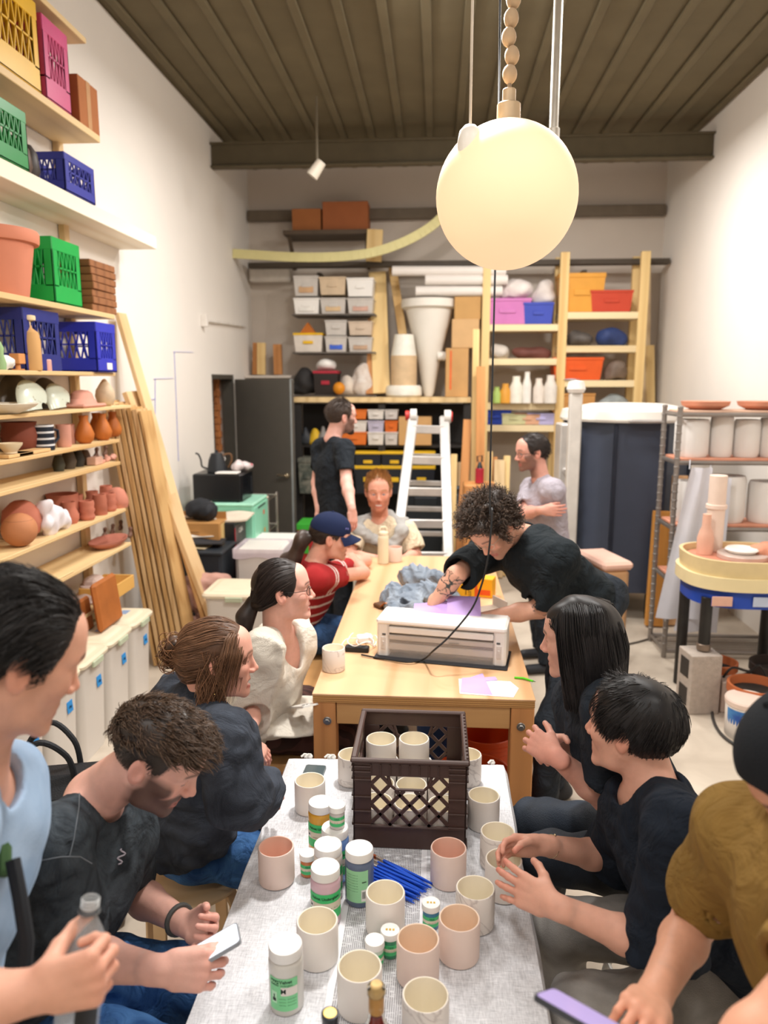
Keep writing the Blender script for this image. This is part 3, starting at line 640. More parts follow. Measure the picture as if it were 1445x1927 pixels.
# cloth: pale woven grey, darker finely striped runner with two white lines
def cloth_mat():
    m=bpy.data.materials.new('woven_cloth');m.use_nodes=True;nt=m.node_tree;N=nt.nodes;L=nt.links;bs=N['Principled BSDF'];bs.inputs['Roughness'].default_value=.95;bs.inputs['Specular IOR Level'].default_value=.1
    tc=N.new('ShaderNodeTexCoord');s=N.new('ShaderNodeSeparateXYZ');L.new(tc.outputs['Object'],s.inputs[0])
    def M(op,a,bv=None,c=None):
        n=N.new('ShaderNodeMath');n.operation=op
        for i,v in enumerate((a,bv,c)):
            if v is None: continue
            if isinstance(v,(int,float)): n.inputs[i].default_value=v
            else: L.new(v,n.inputs[i])
        return n.outputs[0]
    def mix(f,a,bv):
        n=N.new('ShaderNodeMix');n.data_type='RGBA';L.new(f,n.inputs['Factor'])
        for k,v in(('A',a),('B',bv)):
            if isinstance(v,tuple): n.inputs[k].default_value=(*v,1)
            else: L.new(v,n.inputs[k])
        return n.outputs['Result']
    def noise(sc,st):
        mp=N.new('ShaderNodeMapping');mp.inputs['Scale'].default_value=st;L.new(tc.outputs['Object'],mp.inputs[0]);n=N.new('ShaderNodeTexNoise');n.inputs['Scale'].default_value=sc;n.inputs['Detail'].default_value=3;L.new(mp.outputs[0],n.inputs['Vector']);return n.outputs['Fac']
    x=s.outputs[0];y=s.outputs[1]
    wv=M('ADD',M('MULTIPLY',noise(420,(1,.12,1)),.5),M('MULTIPLY',noise(420,(.12,1,1)),.5))
    wf=M('MULTIPLY_ADD',wv,3.2,-1.1);wf=M('MINIMUM',M('MAXIMUM',wf,0),1)
    base=mix(wf,hexc('#bbbcc0'),hexc('#e8e9ed'))
    st_=M('LESS_THAN',M('FRACT',M('MULTIPLY',x,210)),.5);st_=M('MULTIPLY',st_,M('GREATER_THAN',noise(260,(.2,1,1)),.42))
    run=mix(st_,hexc('#d6d6d9'),hexc('#929195'))
    def band(a,w): return M('LESS_THAN',M('ABSOLUTE',M('SUBTRACT',x,a)),w)
    c0=-.118-(TX0+TX1)/2
    col=mix(band(c0,.1),base,run);col=mix(band(c0-.1,.008),col,hexc('#eeeef2'));col=mix(band(c0+.1,.008),col,hexc('#eeeef2'))
    L.new(col,bs.inputs['Base Color'])
    bp=N.new('ShaderNodeBump');bp.inputs['Strength'].default_value=.35;bp.inputs['Distance'].default_value=.002;L.new(wv,bp.inputs['Height']);L.new(bp.outputs[0],bs.inputs['Normal']);return m
cm=cloth_mat()
cl=thing('tablecloth','pale grey woven cloth with a striped runner, knotted tassels at its far end','tablecloth',((TX0+TX1)/2,(TY0+TY1)/2,TZ))
def cf(u,v):
    # across: hang .2 at each side; along: flat, near hem out of frame, small drop at the far end
    dr=.17;Wd=2*lx+2*dr;sx=u*Wd-dr-lx;y=-ly+v*(2*ly+.05);z=0.;x=sx
    e=abs(sx)-lx
    if e>0:
        s=1 if sx>0 else -1;k=min(e,dr);w=.008*math.sin(y*9+s)+.006*math.sin(y*23)
        x=s*(lx+.006+.012*min(1,k/.03)+w*k/dr);z=-k
    f=y-ly
    if f>0: z-=f*.9;y=ly+.006+.004*math.sin(x*20)
    z+=.0012*math.sin(x*13+1)*math.sin(y*7)
    return (x,y,z+.001)
b=MB();b.sheet(cf,110,90,.0015);b.obj('cloth',cm,cl,50)
fr=mat('#e3e0da',.95,bump=.4,bscale=300)
xs=[-.325,-.31,-.24,-.225,-.16,-.14,-.03,.0,.1,.12,.23,.29,.345]
for x0 in xs:
    b=MB();r=R_;z0=-.002;b.ball((x0,ly+.014,z0),.0095,10,8,(1,1,.9))
    for k in range(7):
        a=r.uniform(-1,1);b.tube([(x0,ly+.014,z0),(x0+a*.008,ly+.02,z0-.015),(x0+a*.014,ly+.019,z0-.045)],.0022,5)
    b.tube([(x0-.016,ly+.004,.001),(x0-.006,ly+.012,.008),(x0+.004,ly+.013,.006)],.004,6)
    b.obj('tassel',fr,cl)
# ---------- mugs ----------
def mug_mb(r=.0485,h=.1,th=.0055):
    b=MB();b.lathe([(.001,0),(r-.005,0),(r-.001,.002),(r,.006),(r,h-.004),(r-.0015,h-.0006),(r-th*.5,h)],n=48,cap=False)
    b.cur=1;b.lathe([(r-th*.5,h),(r-th+.001,h-.001),(r-th,h-.006),(r-th,.013),(r-th-.006,.0085),(.001,.008)],n=48,cap=False);return b
glz=lambda c:mat(c,.32,var=.03,scale=20)
MUG={}
def mug(x,y,z,kind,label,group,name='mug',rz=0):
    out,inn=kind
    if kind not in MUG:
        MUG[kind]=mug_mb().obj(name,[out,inn],None,40);o=MUG[kind]
    else:
        o=MUG[kind].copy();COL.objects.link(o)
    o.location=(x,y,z);o.rotation_euler=(0,0,rz);return tag(o,label,'mug',group)
white=mat('#ece5de',.75,var=.03);cream=mat('#f3ead6',.45,var=.02);pinkb=mat('#e8d2c7',.8,var=.03);pinki=mat('#e8bfac',.7,var=.03);peach=mat('#f0d7bf',.6,var=.03)
marb=mat('#e8e1da',.7,kind='marble',col2='#c9c0ba',scale=6)
KW=(white,cream);KP=(pinkb,pinki);KQ=(pinkb,peach);KM=(marb,cream)
G='unglazed mugs set out on the grey cloth'
for px,py,k,lab in ((521,1655,KP,'pinkish mug with a salmon inside, alone at the cloth edge beside the denim-clad knees'),(584,1522,KW,'pale mug just in front of the dark grey phone'),(663,1470,KM,'marbled mug half hidden behind the brown crate, on its phone side'),
  (878,1470,KM,'marbled mug half hidden behind the brown crate, on the side of the clasped hands'),(909,1552,KW,'pale mug standing right beside the crate, not touched by any hand'),(935,1625,KM,'faintly marbled mug held at its rim by a hand with a thin bracelet'),
  (946,1680,KW,'pale mug with fingers spread across its side'),(843,1657,KP,'pinkish mug with a salmon inside, in front of the crate corner'),(893,1737,KM,'marbled mug in front of the hand spread on a mug'),
  (863,1797,KQ,'pinkish mug with a peach inside beside the big marbled mug'),(725,1746,KW,'pale mug next to the fan of blue brushes'),(598,1802,KW,'pale mug behind the tall clear-bodied jar'),
  (677,1893,KW,'pale mug directly behind the corked bottle'),(786,1838,KQ,'pinkish mug with a peach inside beside the two small jars'),(800,1950,KM,'marbled mug at the very front of the cloth')):
    p=at_z(px,py,TZ+.0025);mug(p.x,p.y,TZ+.0025,k,lab,G,rz=R_.uniform(0,6))
# ---------- milk crate ----------
cx,cyy=-.0615,2.115;CWD,CDP,CHT=.325,.325,.275
crm=mat('#45302a',.42,var=.06,spec=.5)
ct=thing('milk_crate','dark brown plastic milk crate full of mugs standing on the cloth','crate',(cx,cyy,TZ+.003))
def crate_panel(w,h,handle=True):
    """panel in x (width) and z, thickness in y, outer face y=0"""
    b=MB();t=.006;x0=w/2;s=.052;zb=.072;zt=h-.05
    b.box((0,t/2,zb/2),(w,t,zb),.001);b.box((0,t/2,(zt+h)/2),(w,t,h-zt),.001)
    for sg in(-1,1): b.box((sg*(x0-s/2),t/2,(zb+zt)/2),(s,t,zt-zb),.001)
    X=x0-s;pit=.056
    hx,hz0=.058,zt-.042
    def clip(p,d):
        t0,t1=-9,9
        for o,dd,lo,hi in((p[0],d[0],-X,X),(p[1],d[1],zb,zt)):
            a,c=(lo-o)/dd,(hi-o)/dd;t0=max(t0,min(a,c));t1=min(t1,max(a,c))
        return t0,t1
    for sg in(-1,1):
        for i in range(-9,10):
            p=(i*pit,(zb+zt)/2-.012);d=(.7071*sg*.92,.7071)
            t0,t1=clip(p,d)
            if t1-t0<.008: continue
            n=int((t1-t0)/.004)+1;segs=[];cur=None
            for k in range(n+1):
                tt=t0+(t1-t0)*k/n;q=(p[0]+d[0]*tt,p[1]+d[1]*tt);ins=handle and abs(q[0])<hx and q[1]>hz0
                if not ins: cur=(cur[0],tt) if cur else (tt,tt)
                elif cur: segs.append(cur);cur=None
            if cur:segs.append(cur)
            for a,c in segs:
                if c-a>.006: b.bar((p[0]+d[0]*a,t/2,p[1]+d[1]*a),(p[0]+d[0]*c,t/2,p[1]+d[1]*c),.0105,.007,.001,up=(0,1,0))
    if handle: b.tube([(-hx-.004,t/2,zt),(-hx+.004,t/2,hz0+.012),(-hx+.018,t/2,hz0),(hx-.018,t/2,hz0),(hx-.004,t/2,hz0+.012),(hx+.004,t/2,zt)],.005,6)
    for z in(.006,zb,.115,.16,zt-.012,zt+.012,h-.022): 
        for sg in(-1,1): b.box((sg*(x0-s/2-.002),-.002,z),(s-.004,.006,.005),.001)
    for k in range(9): b.box((-X+k*X/4,-.0015,zt+.022),(.004,.005,.03),.001)
    b.box((0,-.0015,zb-.004),(w-.01,.006,.006),.001)
    return b
pn=crate_panel(CWD,CHT)
for nm,lc,rz in(('front',(0,-CDP/2,0),0),('back',(0,CDP/2,0),PI),('a',(CDP/2,0,0),PI/2),('b',(-CDP/2,0,0),-PI/2)):
    if nm=='front': o0=pn.obj('lattice_panel',crm,ct,30,lc,rz)
    else: o=o0.copy();COL.objects.link(o);o.location=lc;o.rotation_euler=(0,0,rz)
b=MB();e=.009
for sg in(-1,1): b.box((0,sg*(CDP/2-.002),CHT-.004),(CWD+.014,.018,.012),.004);b.box((sg*(CWD/2-.002),0,CHT-.004),(.018,CDP-.018,.012),.004)
b.obj('rim',crm,ct);b=MB();b.box((0,0,.006),(CWD-.01,CDP-.01,.006),.001);b.obj('base',crm,ct)
b=MB()
for k in range(14): b.box((CWD/2+.001,-CDP/2+.02+k*.0215,CHT-.0),(.006,.006,.012),.002)
b.obj('rib',crm,ct)
Gc='mugs packed inside the brown crate'
k=0
for iy in range(3):
    for ix in range(3):
        mug(cx-.1+ix*.1,cyy-.1+iy*.1,TZ+.0135,KM if (ix+iy)%2 else KW,'mug packed in the bottom layer of the brown crate',Gc)
for ix,iy in((-1,.9),(.05,1)): mug(cx+ix*.1,cyy+iy*.1,TZ+.115,KW if ix<.1 else KM,'mug in the upper layer inside the brown crate','mugs on top inside the brown crate')
# ---------- underglaze jars ----------
def wrap_text(txt,size,r,z,ang,name,m,parent,bold=.0):
    cu=bpy.data.curves.new('t','FONT');cu.body=txt;cu.size=size;cu.align_x='CENTER';cu.align_y='CENTER';cu.resolution_u=2;cu.extrude=.0;cu.offset=bold
    o=bpy.data.objects.new('t',cu);COL.objects.link(o);bpy.context.view_layer.update();dg=bpy.context.evaluated_depsgraph_get();me=bpy.data.meshes.new_from_object(o.evaluated_get(dg));bpy.data.objects.remove(o)
    for v in me.vertices: a=ang+v.co.x/r;v.co=Vector((r*math.cos(a),r*math.sin(a),z+v.co.y))
    me.materials.clear();me.materials.append(m);o=bpy.data.objects.new(name,me);COL.objects.link(o);o.parent=parent;return o
def band(b,r,z0,z1,a0,a1,n=24):
    b.grid(lambda u,v:(r*math.cos(a0+(a1-a0)*u),r*math.sin(a0+(a1-a0)*u),z0+(z1-z0)*v),n,1)
GR=mat('#46c472',.5,var=.02);GL=mat('#9ed9a6',.5,var=.02);TAN=mat('#dcd3bd',.6,var=.02);INK=mat('#1d2b22',.6);WH=mat('#ece9e4',.45,var=.01);LID=mat('#ebe9e5',.4,var=.01,bump=.02)
def jar(px,py,big,col,label,style='band',rz=-1.45,z=TZ+.0025,cap=None,loc=None):
    h=(.148 if big else .064);r=.0375 if big else .0205
    p=Vector(loc) if loc else at_z(px,py,z+h);t=thing('glaze_jar',label,'jar',(p.x,p.y,z),0,'underglaze jars on the grey cloth')
    hl=.022 if big else .015;rl=r*.97 if big else r*1.12;hb=h-hl
    b=MB();b.lathe([(.001,0),(r*.93,0),(r,r*.12),(r,hb-r*.35),(r*.97,hb-r*.15),(r*.88,hb-.002),(r*.88,hb+.004)],n=40);b.obj('jar_body',mat(col,.25,var=.04,spec=.6),t)
    b=MB();b.lathe([(rl,hb),(rl,hb+.003),(rl*.995,h-.003),(rl*.96,h),(rl*.9,h-.0006),(.0005,h-.0006)],n=40);b.obj('lid',LID,t)
    R1=r+.0006;z0,z1=hb*.2,hb*.76;a0,a1=rz-1.35,rz+1.35
    if style=='panel':   # tall pale green back label with a barcode
        b=MB();band(b,R1,hb*.13,hb*.84,rz-.95,rz+.75);b.obj('paper_label',GL,t)
        b=MB();band(b,R1+.0004,hb*.16,hb*.42,rz+.25,rz+.66);b.obj('barcode_patch',WH,t)
        b=MB()
        for k in range(12): band(b,R1+.0008,hb*.22,hb*.38,rz+.31+k*.025,rz+.31+k*.025+.008+.006*(k%3==0),1)
        b.obj('barcode',INK,t)
        for k in range(7): wrap_text('underglaze for ceramic use',.0034,R1+.0008,hb*(.75-.06*k),rz-.45,'lettering',mat('#1f7a40',.6),t)
        b=MB();band(b,R1+.0008,hb*.58,hb*.6,rz+.3,rz+.6);b.obj('mark',INK,t);return t
    if style=='logo':    # pale green label with logo block
        b=MB();band(b,R1,hb*.12,hb*.74,rz-.75,rz+1.0);b.obj('paper_label',mat('#86d79b',.5),t)
        b=MB();band(b,R1+.0004,hb*.6,hb*.7,rz-.62,rz-.1);b.obj('logo_block',mat('#1e6b3c',.5),t);wrap_text('AMACO',.0105,R1+.0008,hb*.65,rz-.36,'lettering',GL,t,.0002)
        b=MB();band(b,R1+.0004,hb*.26,hb*.48,rz-.58,rz-.22);b.obj('picture_frame',mat('#b9e8c2',.5),t)
        b=MB();band(b,R1+.0008,hb*.3,hb*.36,rz-.5,rz-.28);band(b,R1+.0009,hb*.36,hb*.43,rz-.43,rz-.36);b.obj('pot_emblem',INK,t)
        b=MB();band(b,R1+.0004,hb*.42,hb*.58,rz+.02,rz+.98);b.obj('name_patch',mat('#e7dfd8',.5),t);wrap_text('M',.016,R1+.0008,hb*.5,rz+.16,'emblem',INK,t,.0003)
        wrap_text('Velvet',.011,R1+.0008,hb*.68,rz+.3,'lettering',INK,t,.0002);wrap_text('Underglaze',.006,R1+.0008,hb*.615,rz+.34,'lettering',INK,t)
        for k in range(3): wrap_text('lead free   dinnerware',.0042,R1+.0008,hb*(.36-.06*k),rz+.4,'lettering',mat('#1f7a40',.6),t)
        return t
    b=MB();band(b,R1,z0,z1,a0,a1);b.obj('paper_label',GR if big else mat('#4cbf7a',.5),t)
    b=MB();band(b,R1+.0004,z0+(z1-z0)*.36,z0+(z1-z0)*.66,a0+.02,a1-.02);b.obj('name_patch',TAN,t)
    s=1 if big else .5
    wrap_text('Velvet Underglaze' if big else 'Velvet',.0105*s,R1+.0008,z0+(z1-z0)*.83,rz,'lettering',INK,t,.0002*s)
    wrap_text('glaze colour  2 oz' if not big else 'ceramic underglaze   16 oz',.0055*s,R1+.001,z0+(z1-z0)*.45,rz+.1,'lettering',INK,t)
    if big:
        b=MB();band(b,R1+.0008,z0+(z1-z0)*.4,z0+(z1-z0)*.62,a0+.15,a0+.5);b.obj('emblem_patch',WH,t);wrap_text('M',.011,R1+.0012,z0+(z1-z0)*.51,a0+.325,'emblem',INK,t,.0003)
        for k in range(2): wrap_text('for ceramic use on low fire clay',.0036,R1+.0008,z0+(z1-z0)*(.2-.1*k),rz,'lettering',mat('#12602c',.6),t)
    if cap:
        b=MB();[b.box((-.008+.008*k,0,h),(.005,.006,.0006),.0002) for k in range(3)];b.obj('lid_stamp',mat(cap,.5),t)
    return t
jar(537,1775,1,'#d6d3cb','tall jar with a milky clear body and pale green label, foremost of the jars','logo',-1.7)
jar(612,1630,1,'#d8b6c0','tall jar of pink glaze with a bright green label')
jar(617,1588,1,'#ddd3c6','tall jar of cream glaze squeezed between the pink and blue jars')
jar(604,1508,1,'#dca33a','tall jar of yellow glaze beside the crate')
jb=jar(630,1556,1,'#6d93cf','tall jar of blue glaze carrying a small jar on its lid')
jar(0,0,0,'#c9c3bf','small jar standing on the lid of the blue glaze jar','band',-1.5,TZ+.1505,None,(jb.location.x+.006,jb.location.y+.004,0))
jar(676,1595,1,'#5f6c86','tall jar of dark slate glaze with a barcode label, next to the blue brushes','panel',-1.6)
jar(579,1604,0,'#c97a4a','small jar of rust glaze tucked behind the pink jar')
jar(705,1768,0,'#cfe0cf','small jar with a plain white lid between two pale mugs')
jar(734,1749,0,'#3f8f6a','small jar with a gold stamped lid beside the plain lidded one','band',-1.45,cap='#c9a53c')
jar(811,1698,0,'#3d7ea0','small jar of teal glaze with a gold stamped lid in front of the salmon mug','band',-1.45,cap='#c9a53c')
# ---------- brushes ----------
bl=mat('#1f55c9',.3,spec=.6);fe=mat('#d9d4cf',.3,metal=.7);brs=mat('#a4512c',.8);brw=mat('#e2d6c8',.8)
def brush():
    t=thing('paint_brush','thin blue paint brush in the fanned pile beside the dark slate jar','brush',(0,0,0),0,'blue paint brushes fanned on the cloth')
    b=MB();b.tube([(0,0,0),(.05,0,0),(.1,0,0),(.125,0,0)],.002,6,rs=[.0022,.003,.0026,.0011]);b.obj('handle',bl,t)
    b=MB();b.tube([(-.02,0,0),(0,0,0)],.0022,6,rs=[.0024,.0022]);b.obj('ferrule',fe,t)
    b=MB();b.tube([(-.034,0,0),(-.027,0,0),(-.02,0,0)],.002,6,rs=[.0006,.0026,.0022]);b.obj('bristles',brs,t);return t
br0=brush();brN=[br0]+[dup(br0) for _ in range(25)]
for i,o in enumerate(brN):
    k=i%9;lay=i//9;u=k/8
    p=at_z(680+44*u+R_.uniform(-3,3),1658-34*u+R_.uniform(-2,2),TZ+.006);q=at_z(768+34*u+R_.uniform(-4,4),1694-30*u+R_.uniform(-3,3),TZ+.006)
    o.scale=(1.3,1.3,1.3);o.location=(p.x,p.y,TZ+.0065+.007*lay);d=q-p;o.rotation_euler=(0,0,math.atan2(d.y,d.x)+R_.uniform(-.07,.07));
# ---------- phone lying on the cloth ----------
def phone(name,label,M,screen='#0e1116',body='#4f585c',emit=0,lens=True,cat='phone'):
    t=thing(name,label,cat);t.matrix_world=M
    b=MB();pl=[]
    for cx_,cy_,a0 in((.027,.064,0),(-.027,.064,90),(-.027,-.064,180),(.027,-.064,270)):
        for k in range(5): a=math.radians(a0+k*22.5);pl.append((cx_+.009*math.cos(a),cy_+.009*math.sin(a)))
    b.prism(pl,0,.0078);b.obj('phone_body',mat(body,.4,spec=.5,var=.02),t)
    b=MB();b.prism([(x*.93,y*.965) for x,y in pl],.0078,.0081);b.obj('screen',mat(screen,.12,var=.0,emit=emit),t)
    if lens:
        b=MB();b.box((-.017,.053,-.0009),(.028,.028,.002),.0008);b.obj('camera_bump',mat(body,.3),t)
        for dx,dy in((-.006,.006),(.006,.006),(-.006,-.006)):
            b=MB();b.cyl((-.017+dx,.053+dy,-.001),(-.017+dx,.053+dy,-.0034),.0048);b.obj('lens',mat('#15181c',.1),t)
    return t
p=at_z(590,1455,TZ+.0025);phone('smartphone','dark grey smartphone lying flat at the far end of the cloth',Matrix.Translation((p.x,p.y-.03,TZ+.0025))@Matrix.Rotation(-.05,4,'Z'),'#4d585b','#4d585b')
# ---------- bottles at the near end ----------
glass=mat('#f3efe6',.03,trans=1,ior=1.3,spec=.5,var=0);cork=mat('#d8b980',.8,var=.2,scale=60)
p=at_y(708,1850,1.135)
t=thing('wine_bottle','clear glass bottle with a natural cork and red drink inside','bottle',(p.x,1.135,TZ+.0025));hb=p.z-TZ-.0025
b=MB();b.lathe([(.001,0),(.034,0),(.036,.006),(.036,.15),(.03,.19),(.0155,.225),(.0135,.24),(.0135,hb-.02),(.0165,hb-.019),(.0165,hb-.008),(.0145,hb-.006),(.0105,hb-.006),(.0105,.24),(.013,.222),(.027,.188),(.033,.148),(.033,.008),(.001,.006)],n=32,cap=False);b.obj('glass',glass,t)
b=MB();b.lathe([(.001,.0065),(.0325,.0085),(.0325,.148),(.0265,.188),(.0125,.222),(.0102,.236),(.001,.236)],n=24,cap=False);b.obj('red_drink',mat('#8e1a14',.1,var=.05),t)
b=MB();b.cyl((0,0,hb-.045),(0,0,hb),.0103,.0108);b.obj('cork',cork,t)
b=MB();b.lathe([(.0139,.243),(.0139,hb-.022)],n=24,cap=False);b.obj('neck_band',mat('#b98a4a',.4,metal=.2,alpha=.85),t)
p=at_y(621,1906,1.12)
t=thing('wine_bottle','bottle with a black capsule and gold top, almost out of view','bottle',(p.x,1.12,TZ+.0025));hb=p.z-TZ-.0025
b=MB();b.lathe([(.001,0),(.035,0),(.037,.006),(.037,.15),(.03,.19),(.014,.22),(.0135,hb-.06)],n=32);b.obj('glass',mat('#20291f',.1,spec=.6),t)
b=MB();b.lathe([(.0142,hb-.075),(.0148,hb-.01),(.0155,hb-.008),(.0155,hb-.001),(.013,hb),(.0005,hb)],n=28);b.obj('capsule',mat('#20242a',.35),t)
b=MB();b.lathe([(.0115,hb),(.0115,hb+.0006),(.0005,hb+.0006)],n=24);b.obj('gold_seal',mat('#c9a65a',.35,metal=.6),t)
# ---------- plywood work table ----------
WX0,WX1,WY0,WY1,WZ=-.475,.4,2.745,5.12,.82
t=thing('work_table','long plywood work table on square timber legs carrying the white cutting machine','table',((WX0+WX1)/2,WY0,0))
w=(WX1-WX0);L_=WY1-WY0
ply=wood('#d6ad84','#bb8a5c','y',4.2,.45,spec=.4)
b=MB();b.box((0,L_/2,WZ-.004),(w,L_,.008),.002);b.obj('table_top',ply,t)
b=MB();b.box((0,L_/2,WZ-.0225),(w-.004,L_-.004,.029),.001);b.obj('plywood_edge',mat('#d0a064',.6,kind='stripe',col2='#9a6a3c',axis='z',scale=.0085,var=.55),t)
leg=wood('#c88d58','#a5683a','z',7,.55)
for sx in(0,1):
    for yy in(.05,L_-.05):
        b=MB();x=-w/2+.047 if sx==0 else w/2-.047;b.box((x,yy,(WZ-.037)/2),(.09,.09,WZ-.037),.004);lg=b.obj('leg',leg,t)
        if yy<1:
            b=MB();b.cyl((x+(.012 if sx==0 else -.006),yy-.045,WZ-.115),(x+(.012 if sx==0 else -.006),yy-.05,WZ-.115),.017);b.cyl((x+(.012 if sx==0 else -.006),yy-.05,WZ-.115),(x+(.012 if sx==0 else -.006),yy-.058,WZ-.115),.011,n=6);b.obj('bolt',mat('#9c9a97',.35,metal=.9),lg)
b=MB();b.box((0,.03,WZ-.085),(w-.19,.038,.09),.003);b.obj('apron',wood('#cfa06a','#b07c48','x',5),t);b=MB();b.box((0,L_-.03,WZ-.085),(w-.19,.038,.09),.003);b.obj('apron',leg,t)
for sx in(-1,1):
    b=MB();b.box((sx*(w/2-.03),L_/2,WZ-.085),(.038,L_-.2,.09),.003);b.obj('apron',wood('#cfa06a','#b07c48','y',5),t)
# plank stretcher low
b=MB();b.box((0,L_-.06,.2),(w-.19,.04,.09),.003);b.obj('stretcher',leg,t)
# ---------- the twelve people ----------
V3=lambda *a: A3(W(*a))
def bones(p,n):
    J=p.J;o=[]
    for q in 'lr':
        if 'e'+q in J: o.append('%s ua%.2f fa%.2f'%(q,np.linalg.norm(J['s'+q]-J['e'+q]),np.linalg.norm(J['w'+q]-J['e'+q])))
    print(n,'sh%.2f tr%.2f'%(np.linalg.norm(J['sl']-J['sr']),np.linalg.norm(J['nk']-J['hp'])),*o,'hd',[round(float(x),2) for x in p.hd.c],'hp',[round(float(x),2) for x in J['hp']],'nk-h%.2f'%np.linalg.norm(p.hd.c-J['nk']))
BLK=(.012,.011,.012)
cotton=lambda c,**k: mat(c,.9,var=.08,scale=30,bump=.25,bscale=500,spec=.2,wr=11,**k)
denim=mat('#274a7c',.85,kind='wash',col2='#4c79ae',scale=13,bump=.3,bscale=600,spec=.2,wr=13)
darkden=mat('#20344f',.85,kind='wash',col2='#35527a',scale=12,bump=.3,bscale=600,spec=.2,wr=13)
blackp=mat('#20252b',.85,kind='wash',col2='#2d333b',scale=10,bump=.2,bscale=400,spec=.25,wr=10)
shoe=mat('#2b2c30',.6)
down=lambda q: np.stack([q[:,0]*5,-.5+0*q[:,1],-1+0*q[:,2]],1)
def tie_flow(tx,ty,tz):
    T=A3((tx,ty,tz))
    return lambda q: T-q
def cr_pts(P,n=8):
    return [(P[i][0]+(P[i+1][0]-P[i][0])*k/n,P[i][1]+(P[i+1][1]-P[i][1])*k/n) for i in range(len(P)-1) for k in range(n)]+[P[-1]]
# --- person seated with phone, washed black T-shirt
def seated_phone():
    p=Person('bearded person in a washed black T-shirt bent over a phone beside the cloth','0',skin='#dba48f') if False else Person('bearded person in a washed black T-shirt bent over a phone beside the cloth',(-.78,1.5,0),skin='#d9a48f')
    hd=p.head(V3(296,1424,1.68),(.84,-.05,-.54),(.54,0,.84),1.0,jaw=1.05,eye=.15)
    p.joints(nk=V3(176,1500,1.72),sr=V3(88,1590,1.54),sl=V3(228,1568,1.86),hp=(-.92,1.47,.58),er=V3(140,1800,1.47),wr=V3(303,1826,1.50),el=V3(238,1672,1.93),wl=V3(352,1740,1.80),
        kr=(-.36,1.33,.53),kl=(-.36,1.62,.53),ar=(-.3,1.3,.08),al=(-.3,1.6,.08))
    p.fix('l',far=1);p.fix('r')
    p.hands=[(p.J['wr'],V3(385,1826,1.5)-p.J['wr'],(.1,.75,-.5),'r',dict(curl=(.75,.8,.5),thumb=(.95,.25,.2),tcurl=.1)),
             (p.J['wl'],V3(410,1756,1.74)-p.J['wl'],(.1,-.75,.55),'l',dict(curl=(.75,.9,.6),thumb=(.8,.5,.3)))]
    p.build_body(stub=.9,stubc='#42302a',scalp='#4d3d35',lips='#b8736a',brow='#4a362c',arm=1.05);p.eyes();bones(p,'P2')
    up=lambda q: (q[:,2]>.055-.5*np.maximum(0,-q[:,1]-.02))
    fl=lambda q: np.stack([q[:,0]*2,.9+0*q[:,1],.15+0*q[:,0]],1)
    p.hair([hair_cap(hd,.004,col=(.035,.026,.021),nz=.1),hair_cap(hd,.014,col=(.03,.02,.015),region=up,nz=.3),
        strands(hd,4200,.062,seg=9,vol=.022,lift=.32,curl=.5,cf=45,lock=22,col=(.10,.062,.04),flow=fl,region=up,rad=.0011,grav=.08,jit=.22,seed=4,Lf=lambda q:np.clip(.75+4*q[:,1],.5,1.15)),
        strands(hd,2500,.009,seg=3,vol=.006,lift=.3,col=(.04,.03,.024),flow=down,rad=.0007,region=lambda q:~up(q),seed=9)])
    p.top('t_shirt',mat('#23282d',.9,kind='wash',col2='#4b535a',scale=16,bump=.35,bscale=420,spec=.2,wr=11),ease=.014,sleeve=(.82,None),hem=(-.93,1.48,.56),neck=.078,folds=.006,seed=3,sl_ease=.026,drape=1.0,h=.0055,flat=.6)
    p.legs('jeans',denim,seed=8,folds=.007);p.shoes(shoe)
    # seams, chest print, wrist band
    sm_=mat('#6a7076',.9)
    from mathutils.bvhtree import BVHTree
    sh=[o for o in COL.objects if o.parent==p.root and o.name.startswith('t_shirt')][0];bv=BVHTree.FromPolygons([v.co for v in sh.data.vertices],[q.vertices for q in sh.data.polygons])
    def onto(P,lift=.0012):
        o_=[]
        for x_,y_ in P:
            d_=ray(x_,y_);h_=bv.ray_cast(EYE,d_)
            if h_[0] is not None:o_.append(h_[0]+h_[1]*lift*(1 if h_[1].dot(d_)<0 else -1))
        return o_
    for nm,ln in (('shoulder_seam',cr_pts([(150,1478),(148,1520),(138,1580),(130,1612)])),('sleeve_seam',cr_pts([(48,1625),(80,1618),(115,1612),(150,1612),(172,1625)]))):
        P=onto(ln)
        if len(P)>3: b=MB();b.tube(P,.0014,5);p.fin(b.obj(nm,sm_,p.root))
    P=onto([(222+6*math.sin(k*.9)+k*.8,1626-k*2.2) for k in range(14)],.0015)
    if len(P)>3: b=MB();b.tube(P,.0018,5);p.fin(b.obj('chest_print',mat('#a9a3ad',.8),p.root))
    b=MB();c=p.J['wl'];d=unit(p.J['wl']-p.J['el']);a=c-d*.035
    x=unit(np.cross(d,(0,0,1)));y=np.cross(d,x);b.tube([Vector(a+(x*math.cos(t)+y*math.sin(t))*.0335) for t in np.linspace(0,2*PI,25)[:-1]],.0065,8,closed=True);p.fin(b.obj('wrist_band',mat('#4a4a48',.6),p.root))
    return p
P2=seated_phone()
Mx=Matrix.Translation(W(383,1800,1.52))@Matrix(((.9,.25,-.2),(-.3,.9,.1),(.25,0,.95))).to_4x4()
phone('smartphone','smartphone with a lit white screen held by the bearded person',Matrix.Translation(W(390,1794,1.535))@Matrix.Rotation(-1.15,4,'Z')@Matrix.Rotation(.35,4,'X')@Matrix.Rotation(-.15,4,'Y'),'#dfe4f0','#8f949c',.55,lens=False)
